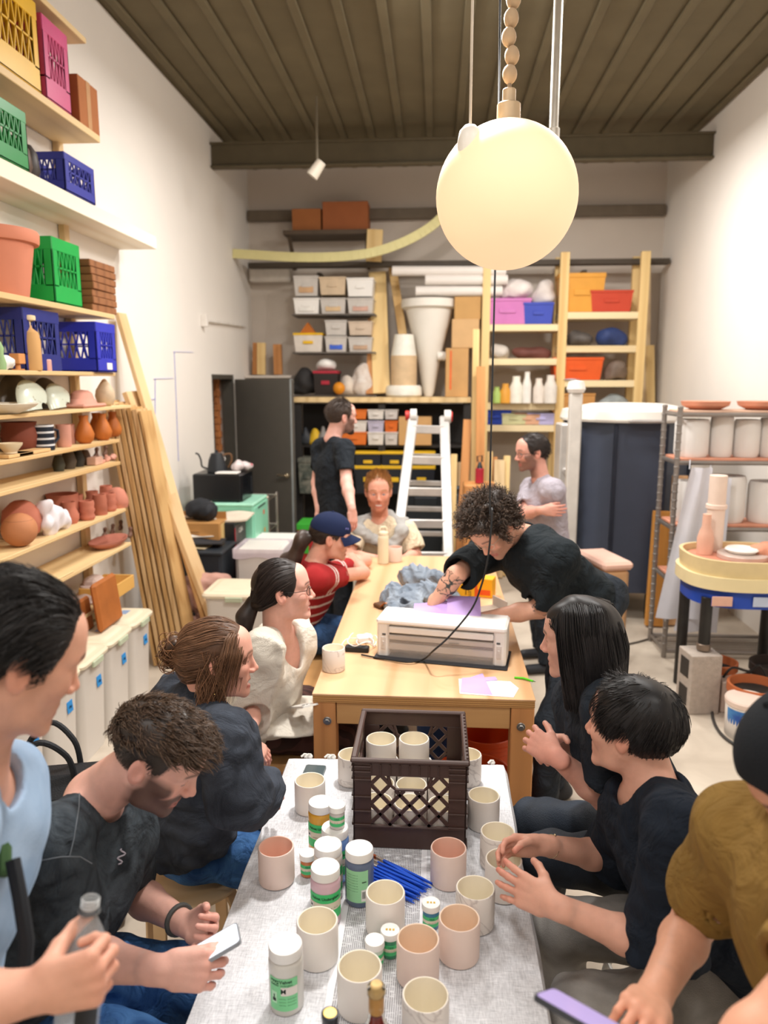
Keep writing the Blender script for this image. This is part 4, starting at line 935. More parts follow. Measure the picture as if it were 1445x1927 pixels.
# --- standing person at the left edge with a bottle
def stander():
    p=Person('dark-haired person in a light blue apron holding an empty plastic bottle',(-.85,1.05,0),skin='#dba285')
    hd=p.head(V3(24,1238,1.19),(.64,.62,-.42),(.3,.3,.9),1.02,jaw=1.05,eye=.6)
    p.joints(nk=V3(-66,1462,1.2),sr=V3(-130,1580,1.0),sl=V3(-20,1540,1.4),hp=(-.92,.98,.98),er=V3(-120,1905,.98),wr=V3(62,1866,1.0),el=V3(-50,1790,1.4),wl=V3(-30,1960,1.3),
        kr=(-.9,.85,.52),kl=(-.98,1.15,.52),ar=(-.95,.82,.08),al=(-1.0,1.15,.08))
    p.hands=[(p.J['wr'],V3(190,1836,1.0)-p.J['wr'],(.12,.95,-.08),'r',dict(curl=(1.35,1.2,.8),thumb=(.05,.22,1.0),spread=.015,tcurl=.25,s=1.0))]
    p.build_body(brow='#2a2320',stub=.18,stubc='#8a6a58',lips='#b5665c',scalp='#1d1a19',hand=.0026);p.eyes('#4a3a2a');bones(p,'P1')
    fs=lambda q: np.stack([q[:,0]*2.2,-1+0*q[:,1],.35-np.maximum(0,-q[:,1])*14-np.maximum(0,np.abs(q[:,0])-.05)*18],1)
    p.hair([hair_cap(hd,.013,col=BLK,nz=.15,res=90),strands(hd,5200,.085,seg=10,vol=.022,lift=.22,flow=fs,lock=22,jit=.13,col=(.017,.015,.015),rad=.0011,cvar=.7,curl=.1,cf=40,grav=.1,Lf=lambda q:np.clip(.35+(q[:,2]-.0)*9,.25,1.1))])
    p.top('apron_shirt',mat('#8ea9c8',.85,kind='wash',col2='#a9c1dc',scale=10,bump=.25,bscale=500,spec=.2),ease=.03,sleeve=(.7,None),hem=(-.92,.98,.8),seed=12,folds=.007,drape=1.2,neck=.082)
    p.legs('trousers',darkden,seed=18);p.shoes(shoe)
    b=MB();b.tube([W(24,1618,1.14),W(38,1690,1.12),W(50,1770,1.11),W(44,1850,1.1),W(30,1900,1.1)],.011,8);p.fin(b.obj('apron_strap',mat('#23272c',.8),p.root))
    b=MB();b.tube([W(-6,1545,1.22),W(4,1600,1.17),W(3,1650,1.15)],.014,8);p.fin(b.obj('green_collar',mat('#3d5a35',.9),p.root))
    return p
P1=stander()
# plastic bottle
c0=V3(152,1856,1.085);c1=V3(171,1688,1.08);ax=unit(c1-c0)
z=Vector(ax);x=Vector((1,0,0));x=(x-z*x.dot(z)).normalized();Mb=Matrix((x,z.cross(x),z)).transposed()
o0=Vector(c0)-z*.075
t=thing('plastic_bottle','empty clear plastic bottle with a red and white label held at the table corner','bottle',tuple(o0))
pet=mat('#e6ecef',.08,alpha=.26,spec=1,var=0)
Lb=(Vector(c1)-o0).length
b=MB();b.lathe([(.012,0),(.026,.004),(.0315,.012),(.0315,.1),(.030,.115),(.0315,Lb-.075),(.029,Lb-.065),(.02,Lb-.045),(.0125,Lb-.03),(.0125,Lb-.022),(.0155,Lb-.021),(.0155,Lb-.019),(.0118,Lb-.018),(.0118,Lb)],n=36,M=Mb,cap=False);b.obj('bottle_body',pet,t)
b=MB()
for k in range(3): b.lathe([(.0118,Lb-.014+k*.005),(.0132,Lb-.0125+k*.005),(.0118,Lb-.011+k*.005)],n=24,M=Mb,cap=False)
b.obj('thread',mat('#dfe3e4',.1,alpha=.7),t)
b=MB();b.lathe([(.0135,Lb-.0225),(.0152,Lb-.022),(.0152,Lb-.0185),(.0135,Lb-.018)],n=24,M=Mb);b.obj('cap_ring',mat('#1c1d20',.5),t)
def lab(nm,z0,z1,a0,a1,m,r=.0322):
    b=MB();b.T=Mb.to_4x4();band(b,r,z0,z1,a0,a1);b.obj(nm,m,t)
lab('red_label',Lb-.098,Lb-.085,-1.25,-.25,mat('#c4233a',.4));lab('white_label',Lb-.085,Lb-.074,-1.1,-.2,mat('#d9cfd6',.5));lab('white_label',Lb-.086,Lb-.074,-2.2,-1.6,mat('#dfd9de',.5));lab('dark_label',Lb-.19,Lb-.098,-1.3,-.2,mat('#23262b',.4))
b=MB();b.T=Mb.to_4x4();band(b,.0326,Lb-.094,Lb-.089,-1.05,-.5);b.obj('lettering',mat('#f0e6e8',.5),t)
# --- brown-haired person in a dark jacket
def jacket():
    p=Person('laughing person with pinned brown hair in a faded black denim jacket on the round stool',(-.79,2.16,0),skin='#dba088',sk=.93)
    hd=p.head(V3(412,1242,2.2),(.95,.28,-.06),(-.05,.1,1),.98,fem=True,mouth=1.0,eye=.1)
    p.joints(nk=V3(372,1318,2.24),sr=V3(425,1386,2.06),sl=V3(330,1352,2.38),hp=(-.80,2.14,.60),er=V3(450,1508,2.0),wr=V3(502,1486,2.16),el=V3(440,1470,2.5),wl=V3(506,1500,2.42),
        kr=(-.38,2.08,.52),kl=(-.42,2.46,.5),ar=(-.34,2.05,.08),al=(-.4,2.5,.08))
    p.hands=[(p.J['wr'],(-.05,.35,-.93),(-.2,.9,.1),'r',dict(s=.88,curl=(.5,.6,.4))),(p.J['wl'],(.1,.2,-.95),(-.3,-.9,.1),'l',dict(s=.88,curl=(.5,.6,.4)))]
    p.build_body(lips='#b0574f',brow='#6a4a35');bones(p,'P3')
    t_=A3((0,-.115,.028))
    fl=lambda q: np.stack([-q[:,0]*.6,-.9-0*q[:,1],(.02-q[:,2])*1.5*(q[:,1]<-.02)-.5*(q[:,1]>-.02)*(q[:,2]<.06)-.1],1)
    c=(.17,.085,.045)
    def pull(q):
        b_=np.clip((-.095-q[:,1])/.03,0,1)[:,None];return q*(1-.25*b_)+t_*.25*b_
    prt=[hair_cap(hd,.010,hl=-.004,col=(.10,.05,.028),nz=.1,res=90),strands(hd,5200,.16,seg=12,vol=.016,lift=.08,flow=fl,grav=.12,lock=26,jit=.06,col=c,rad=.0011,cvar=.45,push=pull,hl=-.004)]
    ff=lambda q: np.stack([np.sign(q[:,0])*1.0*(q[:,2]>.04)+0*q[:,0],-.45+0*q[:,1],-.35-1.0*(q[:,2]<.085)],1)
    prt.append(strands(hd,700,.17,seg=12,vol=.016,lift=.12,flow=ff,grav=.25,lock=14,jit=.08,col=c,rad=.0011,cvar=.5,region=lambda q:(q[:,1]>.035),hl=-.006,seed=12,hang=True))
    bun=[hd.E((.01*s,-.132+.012*k,.03+.022*s-.014*k),(.024,.022,.024),.006) for k,s in((0,-1),(0,1),(1,0),(2,0))]
    prt.append(blob_hair(bun,.0035,(.10,.05,.028),2,.003,160))
    rr=np.random.default_rng(5);PP=[]
    for k in range(420):
        a=rr.uniform(0,6.28);ph=rr.uniform(0,6.28);R0=rr.uniform(.012,.034);tt=np.linspace(0,1,11)*rr.uniform(2,4)
        base=A3((.01*rr.normal(),-.130+.01*rr.normal(),.024+.014*rr.normal()));e1=unit(rr.normal(size=3));e2=unit(np.cross(e1,rr.normal(size=3)))
        q=base+R0*(np.cos(tt+ph)[:,None]*e1+np.sin(tt+ph)[:,None]*e2);PP.append(hd.c+q@hd.R)
    Vb,Fb=tubes(np.stack(PP),np.full((420,11),.0012),4);prt.append((Vb,Fb,np.repeat(A3((.16,.075,.035))[None]*rr.uniform(.6,1.7,420)[:,None],44,0)))
    # loose side locks
    PP=[]
    for k in range(240):
        s0=A3((.076+.005*rr.normal(),-.045+.07*rr.beta(1.2,2.2),rr.uniform(.0,.05)));n=12;tt=np.linspace(0,1,n);L=rr.uniform(.10,.2)
        q=np.stack([s0[0]+.008*np.sin(tt*4+rr.uniform(0,6))+.004*tt,s0[1]-.012*tt+.012*np.sin(tt*5+k%7),s0[2]-L*tt],1);PP.append(hd.c+q@hd.R)
    Vb,Fb=tubes(np.stack(PP),np.full((240,12),.001),4);prt.append((Vb,Fb,np.repeat(A3(c)[None]*rr.uniform(.6,1.5,240)[:,None],48,0)))
    p.hair(prt)
    b=MB();e=hd.L(.083,-.012,-.06);b.tube([Vector(e+A3((0,.001,0))+.020*(math.cos(a)*hd.R[1]+math.sin(a)*hd.R[2])) for a in np.linspace(0,2*PI,29)[:-1]],.0012,6,closed=True);p.fin(b.obj('hoop_earring',mat('#d8b36a',.25,metal=1),p.root))
    p.top('denim_jacket',mat('#2c3038',.9,kind='wash',col2='#4b525e',scale=9,bump=.4,bscale=500,spec=.2,wr=9),ease=.034,sleeve=(1,.9),hem=(-.86,2.1,.63),neck=.058,folds=.010,seed=21,sl_ease=.034,drape=1.12,collar=.05,nkdrop=-.03,h=.006)
    p.legs('jeans',denim,seed=28,thigh=.09,pel=.15,folds=.006);p.shoes(shoe)
    return p
P3=jacket()
# round stools of bent plywood
def stool(x,y,label,rz=0):
    t=thing('round_stool',label,'stool',(x,y,0),rz);wd_=wood('#e0c096','#cfa878','x',4,.5)
    b=MB();b.lathe([(.001,.425),(.165,.425),(.178,.431),(.178,.441),(.168,.447),(.001,.447)],n=56);b.obj('seat',wd_,t)
    for k in range(4):
        a=k*PI/2+PI/4;c_,s_=math.cos(a),math.sin(a);b=MB();pr=None
        pts=[(.075,.421),(.125,.421),(.152,.408),(.165,.375),(.178,.0)]
        M2=Matrix(((c_,-s_,0),(s_,c_,0),(0,0,1)))
        for (r0,z0),(r1,z1) in zip(pts,pts[1:]): b.bar(M2@Vector((r0,0,z0)),M2@Vector((r1,0,z1)),.045,.009,.002,up=M2@Vector((0,1,0))) if False else b.bar(M2@Vector((r0,0,z0)),M2@Vector((r1,0,z1)),.009 if False else .048,.010,.002,up=M2@Vector((1,0,.001)) if abs(z1-z0)>abs(r1-r0) else (0,0,1))
        b.obj('leg',wd_,t)
    return t
stool(-.79,2.16,'round blond plywood stool under the denim-jacketed person',.5)
# --- cream sweater
def sweater():
    p=Person('dark-ponytailed person with glasses in a cream sweater on the bench',(-.74,3.0,0),skin='#dea68f',sk=.95)
    hd=p.head(V3(534,1113,2.95),(.97,.2,.06),(-.08,.05,1),1.04,fem=True,mouth=.5,eye=.5)
    p.joints(nk=V3(522,1194,3.0),sr=V3(494,1228,2.84),sl=V3(548,1214,3.14),hp=(-.76,2.98,.60),er=V3(476,1330,2.76),wr=V3(466,1396,2.8),el=(-.72,3.22,.86),wl=(-.62,3.26,.6),
        kr=(-.38,2.97,.54),kl=(-.38,3.2,.54),ar=(-.34,2.97,.08),al=(-.34,3.22,.08))
    p.fix('r',free='ew')
    p.hands=[(p.J['wr'],(.6,.3,-.6),(-.2,.3,-1),'r',dict(s=.9)),(p.J['wl'],(.8,.1,-.6),(0,0,-1),'l',dict(s=.9,curl=(.2,.25,.2)))]
    p.build_body(lips='#b3544e',brow='#3a2a24',arm=.85);p.eyes('#3a2a20');bones(p,'P4')
    fl=lambda q: np.stack([-q[:,0]*.3,-1-0*q[:,1],-.35-(q[:,1]<-.02)*.5+(q[:,2]<-.02)*.6],1);tt_=A3((0,-.115,-.03))
    def pull(q):
        b_=np.clip((-.085-q[:,1])/.03,0,1)[:,None];return q*(1-.3*b_)+tt_*.3*b_
    prt=[hair_cap(hd,.009,hl=-.012,col=(.02,.014,.012),nz=.06,res=90),strands(hd,3600,.15,seg=12,vol=.014,lift=.05,flow=fl,grav=.1,lock=30,jit=.05,col=(.028,.018,.015),rad=.0011,push=pull,hl=-.012)]
    dn=A3((0,0,-1));c0=hd.L(0,-.118,-.035)
    tail=[Cap(c0,c0+A3((-.03,-.02,-.05)),.03,.034),Cap(c0+A3((-.03,-.02,-.05)),c0+A3((-.035,-.035,-.16)),.034,.03),Cap(c0+A3((-.035,-.035,-.16)),c0+A3((-.03,-.04,-.25)),.03,.012)]
    prt.append(blob_hair(tail,.004,(.022,.015,.013),3,.005,45,(1,1,.25)));p.hair(prt)
    p.top('sweater',mat('#e6dfd2',.95,var=.05,scale=25,bump=.5,bscale=380,spec=.1,wr=9),ease=.022,sleeve=(1,.35),hem=(-.72,2.96,.58),neck=.068,vneck=.15,folds=.008,seed=31,sl_ease=.046,drape=1.2,nkdrop=.02,shrad=.045)
    p.legs('pleated_skirt',mat('#33201d',.9,kind='stripe',col2='#4a2f2a',axis='y',scale=.03,var=.5),ease=.03,seed=38,shin=.07,folds=.008,end=.8);p.shoes(shoe)
    lap=[Ell((-.6,2.94,.64),(.2,.22,.035),None,.02),Ell((-.74,2.9,.66),(.16,.24,.07),None,.04)]
    w=waves(41,40);Vv,Ff=nets(lap,.006,disp=lambda P:.006*w(P));p.add('sweater_hem',Vv,Ff,mat('#e6dfd2',.95,var=.05,scale=25,bump=.5,bscale=380,spec=.1,wr=9))
    glasses(p,'#2a2522',.0014);return p
def glasses(p,col,r,rnd=.02):
    hd=p.hd;b=MB()
    for x in(-1,1):
        b.tube([Vector(hd.L(x*(.031+.021*math.cos(a)),.098-.012*abs(math.cos(a))*(math.cos(a)>0),.0+.017*math.sin(a))) for a in np.linspace(0,2*PI,25)[:-1]],r,6,closed=True)
        b.tube([Vector(hd.L(x*.052,.086,.006)),Vector(hd.L(x*.078,.05,.008)),Vector(hd.L(x*.083,-.008,.012)),Vector(hd.L(x*.083,-.022,-.002))],r,6)
    b.tube([Vector(hd.L(-.010,.099,.003)),Vector(hd.L(0,.106,.007)),Vector(hd.L(.010,.099,.003))],r,6)
    p.fin(b.obj('glasses',mat(col,.3,metal=.5),p.root))
P4=sweater()
phone('smartphone','white smartphone with three lenses resting on the cream sweater',Matrix.Translation(W(572,1326,3.0))@Matrix.Rotation(.6,4,'Z')@Matrix.Rotation(2.75,4,'X'),'#15181c','#e9e6e0')
# --- cap and striped shirt
def capper():
    p=Person('person in a navy cap and red striped shirt leaning crossed arms on the work table',(-.75,4.2,0),skin='#d39a80',sk=.93)
    hd=p.head(V3(622,1012,4.25),(.96,.2,-.16),(.1,0,1),1.08,fem=True,mouth=.8,eye=.4)
    er=A3(at_z(684,1078,.87));el=A3(at_z(688,1056,.87))
    p.joints(nk=V3(590,1064,4.27),sr=V3(592,1090,4.08),sl=V3(612,1080,4.46),hp=(-.80,4.12,.60),er=er,wr=er+A3((-.10,.20,.05)),el=el,wl=el+A3((-.14,-.16,.04)),kr=(-.35,4.05,.54),kl=(-.35,4.28,.54),ar=(-.3,4.05,.08),al=(-.3,4.3,.08))
    p.hands=[(p.J['wr'],(-.3,.9,0),(.2,0,-1),'r',dict(s=.9)),(p.J['wl'],(-.3,-.9,.05),(.1,.2,-1),'l',dict(s=.9))]
    p.build_body(lips='#a8504a',brow='#2f231e');p.eyes('#2f231e');bones(p,'P5')
    dn=A3((0,0,-1));c0=hd.L(0,-.1,-.0)
    tail=[Cap(c0,c0+A3((-.06,-.02,-.03)),.03,.04),Cap(c0+A3((-.06,-.02,-.03)),c0+A3((-.12,-.03,-.14)),.045,.05),Cap(c0+A3((-.12,-.03,-.14)),c0+A3((-.17,-.04,-.27)),.05,.02)]
    fl=lambda q: np.stack([0*q[:,0],-1-0*q[:,1],-.3+0*q[:,1]],1)
    p.hair([hair_cap(hd,.007,col=(.03,.02,.016)),blob_hair(tail,.005,(.045,.028,.021),3,.008,40,(1,1,.4)),strands(hd,800,.09,vol=.008,lift=.0,flow=fl,lock=20,jit=.05,tan=True,col=(.04,.026,.02))])
    cap_on(p,'#1d2746',True)
    red=hexc('#a02a2c');wht=hexc('#e6d9d2')
    def cf_(V):
        s=np.sin(V[:,2]*2*PI/.052);yoke=V[:,2]>(p.J['nk'][2]-.145);m=((s>.72)&~yoke)
        ring=np.zeros(len(V),bool)
        for q in 'lr':
            t=(V-p.J['s'+q])@unit(p.J['e'+q]-p.J['s'+q]);d=np.linalg.norm(np.cross(V-p.J['s'+q],unit(p.J['e'+q]-p.J['s'+q])),axis=1);ring|=(d<.1)&(t>.1)&((np.abs(t-.125)<.006)|(np.abs(t-.15)<.006))
        return np.where((m|ring)[:,None],wht,red)
    p.top('striped_shirt',mat('#ffffff',.9,kind='attr',var=.06,scale=30,bump=.25,bscale=400,spec=.2),ease=.014,sleeve=(.5,None),hem=(-.80,4.12,.60),neck=.075,folds=.004,seed=41,colfn=cf_,h=.005)
    p.legs('jeans',darkden,seed=48);p.shoes(shoe);return p
def cap_on(p,col,fwd=True,open_=False):
    hd=p.hd;m=mat(col,.85,var=.06,bump=.2,bscale=300,spec=.2);sg=1 if fwd else -1
    pr=[Ell(hd.L(0,-.008,.052),A3((.089,.11,.088))*hd.s,hd.R),Half(hd.L(0,.02*sg,.030),-(hd.R[2]+hd.R[1]*.12*sg))]
    pr+= [Ell(hd.L(0,-.008,.046),A3((.083,.104,.08))*hd.s,hd.R,.003,True)]
    if open_: pr.append(Ell(hd.L(0,.105,.055),A3((.042,.05,.02))*hd.s,hd.R,.004,True))
    Vv,Ff=nets(pr,.0032);p.add('cap_crown',Vv,Ff,m)
    b=MB()
    def f(u,v):
        a=(u-.5)*2.1;r0=.100;r1=r0+.068*v*(1-.25*(2*u-1)**2);x=math.sin(a)*(.088+.01*v);y=sg*(math.cos(a)*(r1)-.006+.0*v);z=.036-.02*v-.045*(x/.09)**2*(.35+.5*v)
        return Vector(hd.L(x,y,z))
    if fwd: b.sheet(f,24,8,.003);p.fin(b.obj('cap_brim',m,p.root))
    b=MB();b.ball(hd.L(0,-.008,.141),.006,10,6);p.fin(b.obj('cap_button',m,p.root))
    if fwd:
        b=MB()
        for k in range(7): b.box(hd.L(.062+.0*k,.077-.01*k,.072),(.006,.006,.011),.001)
        p.fin(b.obj('cap_lettering',mat('#6a6aa8',.7),p.root))
P5=capper()
# --- blond person at the far end
def blond():
    p=Person('ginger-bearded person in a cream shirt with a grey sweater knotted over the shoulders',(-.33,5.55,0),skin='#dc9f84')
    hd=p.head(V3(712,926,5.42),(.10,-.99,-.08),(0,-.05,1),1.12,mouth=.7,jaw=1.0)
    p.joints(nk=V3(716,982,5.52),sr=V3(670,1000,5.5),sl=V3(764,1000,5.5),hp=(-.33,5.62,.60),er=V3(656,1046,5.42),wr=V3(712,1052,5.22),el=V3(782,1044,5.45),wl=V3(758,1052,5.24),kr=(-.5,5.3,.54),kl=(-.15,5.3,.54),ar=(-.5,5.25,.08),al=(-.15,5.25,.08))
    p.fix('l');p.fix('r')
    p.hands=[(p.J['wr'],(.9,-.2,0),(0,0,-1),'r',{}),(p.J['wl'],(-.85,-.35,0),(0,0,-1),'l',{})]
    p.build_body(stub=.55,stubc='#a8552e',brow='#a06a3c',lips='#c07468');p.eyes('#6f8fae');bones(p,'P6')
    fl=lambda q: np.stack([q[:,0]*2,.25+0*q[:,1],.5+0*q[:,0]],1);c=(.42,.21,.075)
    p.hair([hair_cap(hd,.008,col=(.30,.15,.055)),strands(hd,2600,.035,seg=6,vol=.018,lift=.5,flow=fl,lock=20,col=c,grav=.05,Lf=lambda q:np.clip(.3+(q[:,2]-.03)*14,.25,1.2),rad=.0012)])
    p.top('shirt',cotton('#dccdb2'),ease=.026,sleeve=(.8,None),seed=51,folds=.007,sl_ease=.03,neck=.07,drape=1.15)
    p.legs('trousers',blackp,seed=58);p.shoes(shoe)
    J=p.J;c=hd.c;g=[]
    nk=J['nk'];F_=p.fr;U_=p.up
    a=nk+A3((0,.06,.06));l=J['sl']+A3((-.02,.0,.05));r=J['sr']+A3((.02,0,.05));kx=nk+A3((.10,-.15,-.17))
    for x_,y_,ra,rb in((a,l,.04,.05),(a,r,.04,.05),(r,r+A3((.0,-.08,-.03)),.05,.05),(l,l+A3((.0,-.09,-.03)),.05,.045),(r+A3((0,-.08,-.03)),kx,.05,.034),(l+A3((0,-.09,-.03)),kx,.045,.034),(kx,kx+A3((.05,-.02,-.2)),.04,.045),(kx,kx+A3((-.01,-.01,-.15)),.03,.035),(r,r+A3((-.05,.06,-.08)),.045,.04)): g.append(Cap(x_,y_,ra,rb,.02))
    w=waves(55,55);w2=waves(56,110);Vv,Ff=nets(g,.006,disp=lambda P:.007*w(P)+.003*w2(P));p.add('knotted_sweater',Vv,Ff,mat('#a9a8a5',.95,var=.08,scale=20,bump=.4,bscale=300,spec=.1));return p
P6=blond()
# --- standing, black T-shirt, back turned
def backturned():
    p=Person('standing person in a black T-shirt with back half turned, beside the grey door',(-.76,5.55,0),skin='#d9a490')
    hd=p.head(V3(643,786,5.6),(.88,.46,-.05),(0,0,1),1.06,jaw=1.05)
    p.joints(nk=V3(625,828,5.6),sr=V3(648,846,5.44),sl=V3(604,842,5.78),hp=V3(630,985,5.6),er=V3(652,908,5.38),wr=V3(662,958,5.28),el=V3(596,908,5.85),wl=V3(600,960,5.85),kr=(-.68,5.4,.52),kl=(-.8,5.65,.52),ar=(-.7,5.4,.08),al=(-.85,5.68,.08))
    p.fix('r',free='ew');p.fix('l',free='ew')
    p.hands=[(p.J['wr'],(.1,-.1,-1),(-.6,.6,0),'r',{}),(p.J['wl'],(0,0,-1),(.6,-.6,0),'l',{})]
    p.build_body(stub=.8,stubc='#4a342a',brow='#3a2a22',scalp='#4a372c',h=.008,hh=.004);p.eyes();bones(p,'P7')
    fs=lambda q: np.stack([q[:,0]*2,-.6+0*q[:,1],.6-np.maximum(0,-q[:,1])*12],1)
    p.hair([hair_cap(hd,.010,col=(.05,.034,.026)),strands(hd,1800,.04,seg=6,vol=.02,lift=.4,flow=fs,lock=15,col=(.06,.04,.03),Lf=lambda q:np.clip(.25+(q[:,2]-.03)*14,.2,1.2),rad=.0013)])
    bd=[hd.E((0,.068,-.095),(.036,.028,.026),.02),hd.K((.04,.03,-.075),(.01,.075,-.1),.012),hd.K((-.04,.03,-.075),(-.01,.075,-.1),.012)];p.add('beard',*[*blob_hair(bd,.004,(.05,.032,.024),4,.002,120)][:2],mat('#3b2a22',.8,var=.3,scale=80))
    p.top('t_shirt',cotton('#20252b'),ease=.016,sleeve=(.72,None),hem=p.J['hp']+A3((0,0,-.03)),seed=61,folds=.005,h=.007)
    p.legs('trousers',blackp,seed=68);p.shoes(shoe,dirs={'l':(.88,.46,0),'r':(.88,.46,0)});return p
P7=backturned()
# --- bending over the machine
def bender():
    p=Person('curly-haired tattooed person in black bending over the white cutting machine',(.70,3.5,0),skin='#dba386')
    hd=p.head(V3(927,994,3.3),(-.40,-.52,-.74),(-.5,-.35,.62),1.04,eye=.1)
    p.joints(nk=V3(990,1012,3.52),sr=V3(915,1040,3.62),sl=V3(1052,1048,3.28),hp=(.74,3.58,.98),er=V3(858,1082,3.42),wr=V3(816,1136,3.42),el=V3(1016,1146,3.14),wl=V3(905,1164,3.36),kr=(.60,3.36,.53),kl=(.515,3.10,.53),ar=(.60,3.42,.08),al=(.50,3.08,.08))
    p.J['hp']=A3((.74,3.50,1.03))
    p.fix('l');p.fix('r')
    p.hands=[(p.J['wr'],(-.03,-.25,-.9),(.1,.9,-.2),'r',dict(curl=(.3,.4,.3))),(p.J['wl'],(-.9,.0,-.42),(0,-.2,-1),'l',dict(curl=(.3,.35,.3)))]
    n1=waves(77,75,5);n2=waves(78,130,5)
    def tattoo(V,col):
        J=p.J
        for a,b_,lo,hi in((J['er'],J['wr'],-.05,.62),(J['sl'],J['el'],.72,1.02)):
            ab=b_-a;L=np.linalg.norm(ab);t=((V-a)@ab)/L**2;d=np.linalg.norm(V-a-np.clip(t,0,1)[:,None]*ab,axis=1)
            m=(d<.06)&(t>lo)&(t<hi);pat=(np.abs(n1(V))<.16)|((np.abs(n2(V))<.22)&(n1(V)>.35));col=np.where((m&pat)[:,None],col*.0+A3((.045,.05,.05)),np.where(m[:,None],col*.86,col))
        return col
    p.build_body(stub=.45,stubc='#6a4a3a',brow='#3a2a22',tintfn=tattoo,h=.0045);p.eyes();bones(p,'P8')
    fl=lambda q: np.stack([q[:,0]*3,.1+q[:,1]*1,.4+0*q[:,0]],1)
    p.hair([hair_cap(hd,.034,col=(.03,.022,.018),nz=.45),strands(hd,3200,.085,seg=11,vol=.06,lift=.75,curl=1.1,cf=70,lock=9,jit=.35,col=(.075,.05,.036),flow=fl,rad=.0016,cvar=.6,grav=.12)])
    p.top('t_shirt',cotton('#1f2529'),ease=.042,sleeve=(.9,None),hem=p.J['hp']+A3((.0,.0,-.02)),seed=71,folds=.007,sl_ease=.03,neck=.072,drape=1.1)
    p.legs('trousers',blackp,seed=78,folds=.006);p.shoes(shoe,dirs={'l':(-1,-.3,0),'r':(-1,-.3,0)})
    glasses(p,'#c9b9a8',.0014);b=MB();b.box(V3(998,1122,3.22) if False else V3(974,1106,3.15),(.012,.003,.004),.001);return p
P8=bender()
# --- grey T-shirt, arms crossed, at the back
def crossed():
    p=Person('bearded person in a lavender grey T-shirt with crossed arms behind the bending person',(.95,5.2,0),skin='#d59b85')
    hd=p.head(V3(1000,852,5.2),(-.93,-.25,-.12),(0,0,1),1.06,jaw=1.0)
    p.joints(nk=V3(1018,904,5.25),sr=V3(1000,920,5.42),sl=V3(1040,925,5.04),hp=V3(1040,1040,5.3),er=V3(988,965,5.3),wr=V3(1020,960,5.0),el=V3(1040,975,4.95),wl=V3(985,965,5.05),kr=(.75,5.35,.55),kl=(.75,5.05,.55),ar=(.8,5.35,.08),al=(.8,5.05,.08))
    p.fix('l',free='ew');p.fix('r',free='ew')
    p.hands=[(p.J['wl'],(-.6,.8,0),(.8,.6,0),'l',{}),(p.J['wr'],(.9,-.2,0),(0,.9,0),'r',{})]
    p.build_body(stub=.75,stubc='#4d382e',brow='#2a1f1a',scalp='#3a2c26',h=.008,hh=.004);p.eyes();bones(p,'P9')
    fs=lambda q: np.stack([q[:,0]*2,-1+0*q[:,1],.3-np.maximum(0,-q[:,1])*12],1)
    p.hair([hair_cap(hd,.009,hl=-.01,col=(.025,.018,.016)),strands(hd,1500,.035,seg=6,vol=.016,lift=.25,flow=fs,lock=15,col=(.03,.021,.018),rad=.0013)])
    p.top('t_shirt',cotton('#a9a3ad'),ease=.024,sleeve=(.8,None),seed=81,folds=.006,sl_ease=.03,h=.007,neck=.07)
    p.legs('trousers',blackp,seed=88);p.shoes(shoe);glasses(p,'#2a2522',.0016);return p
P9=crossed()
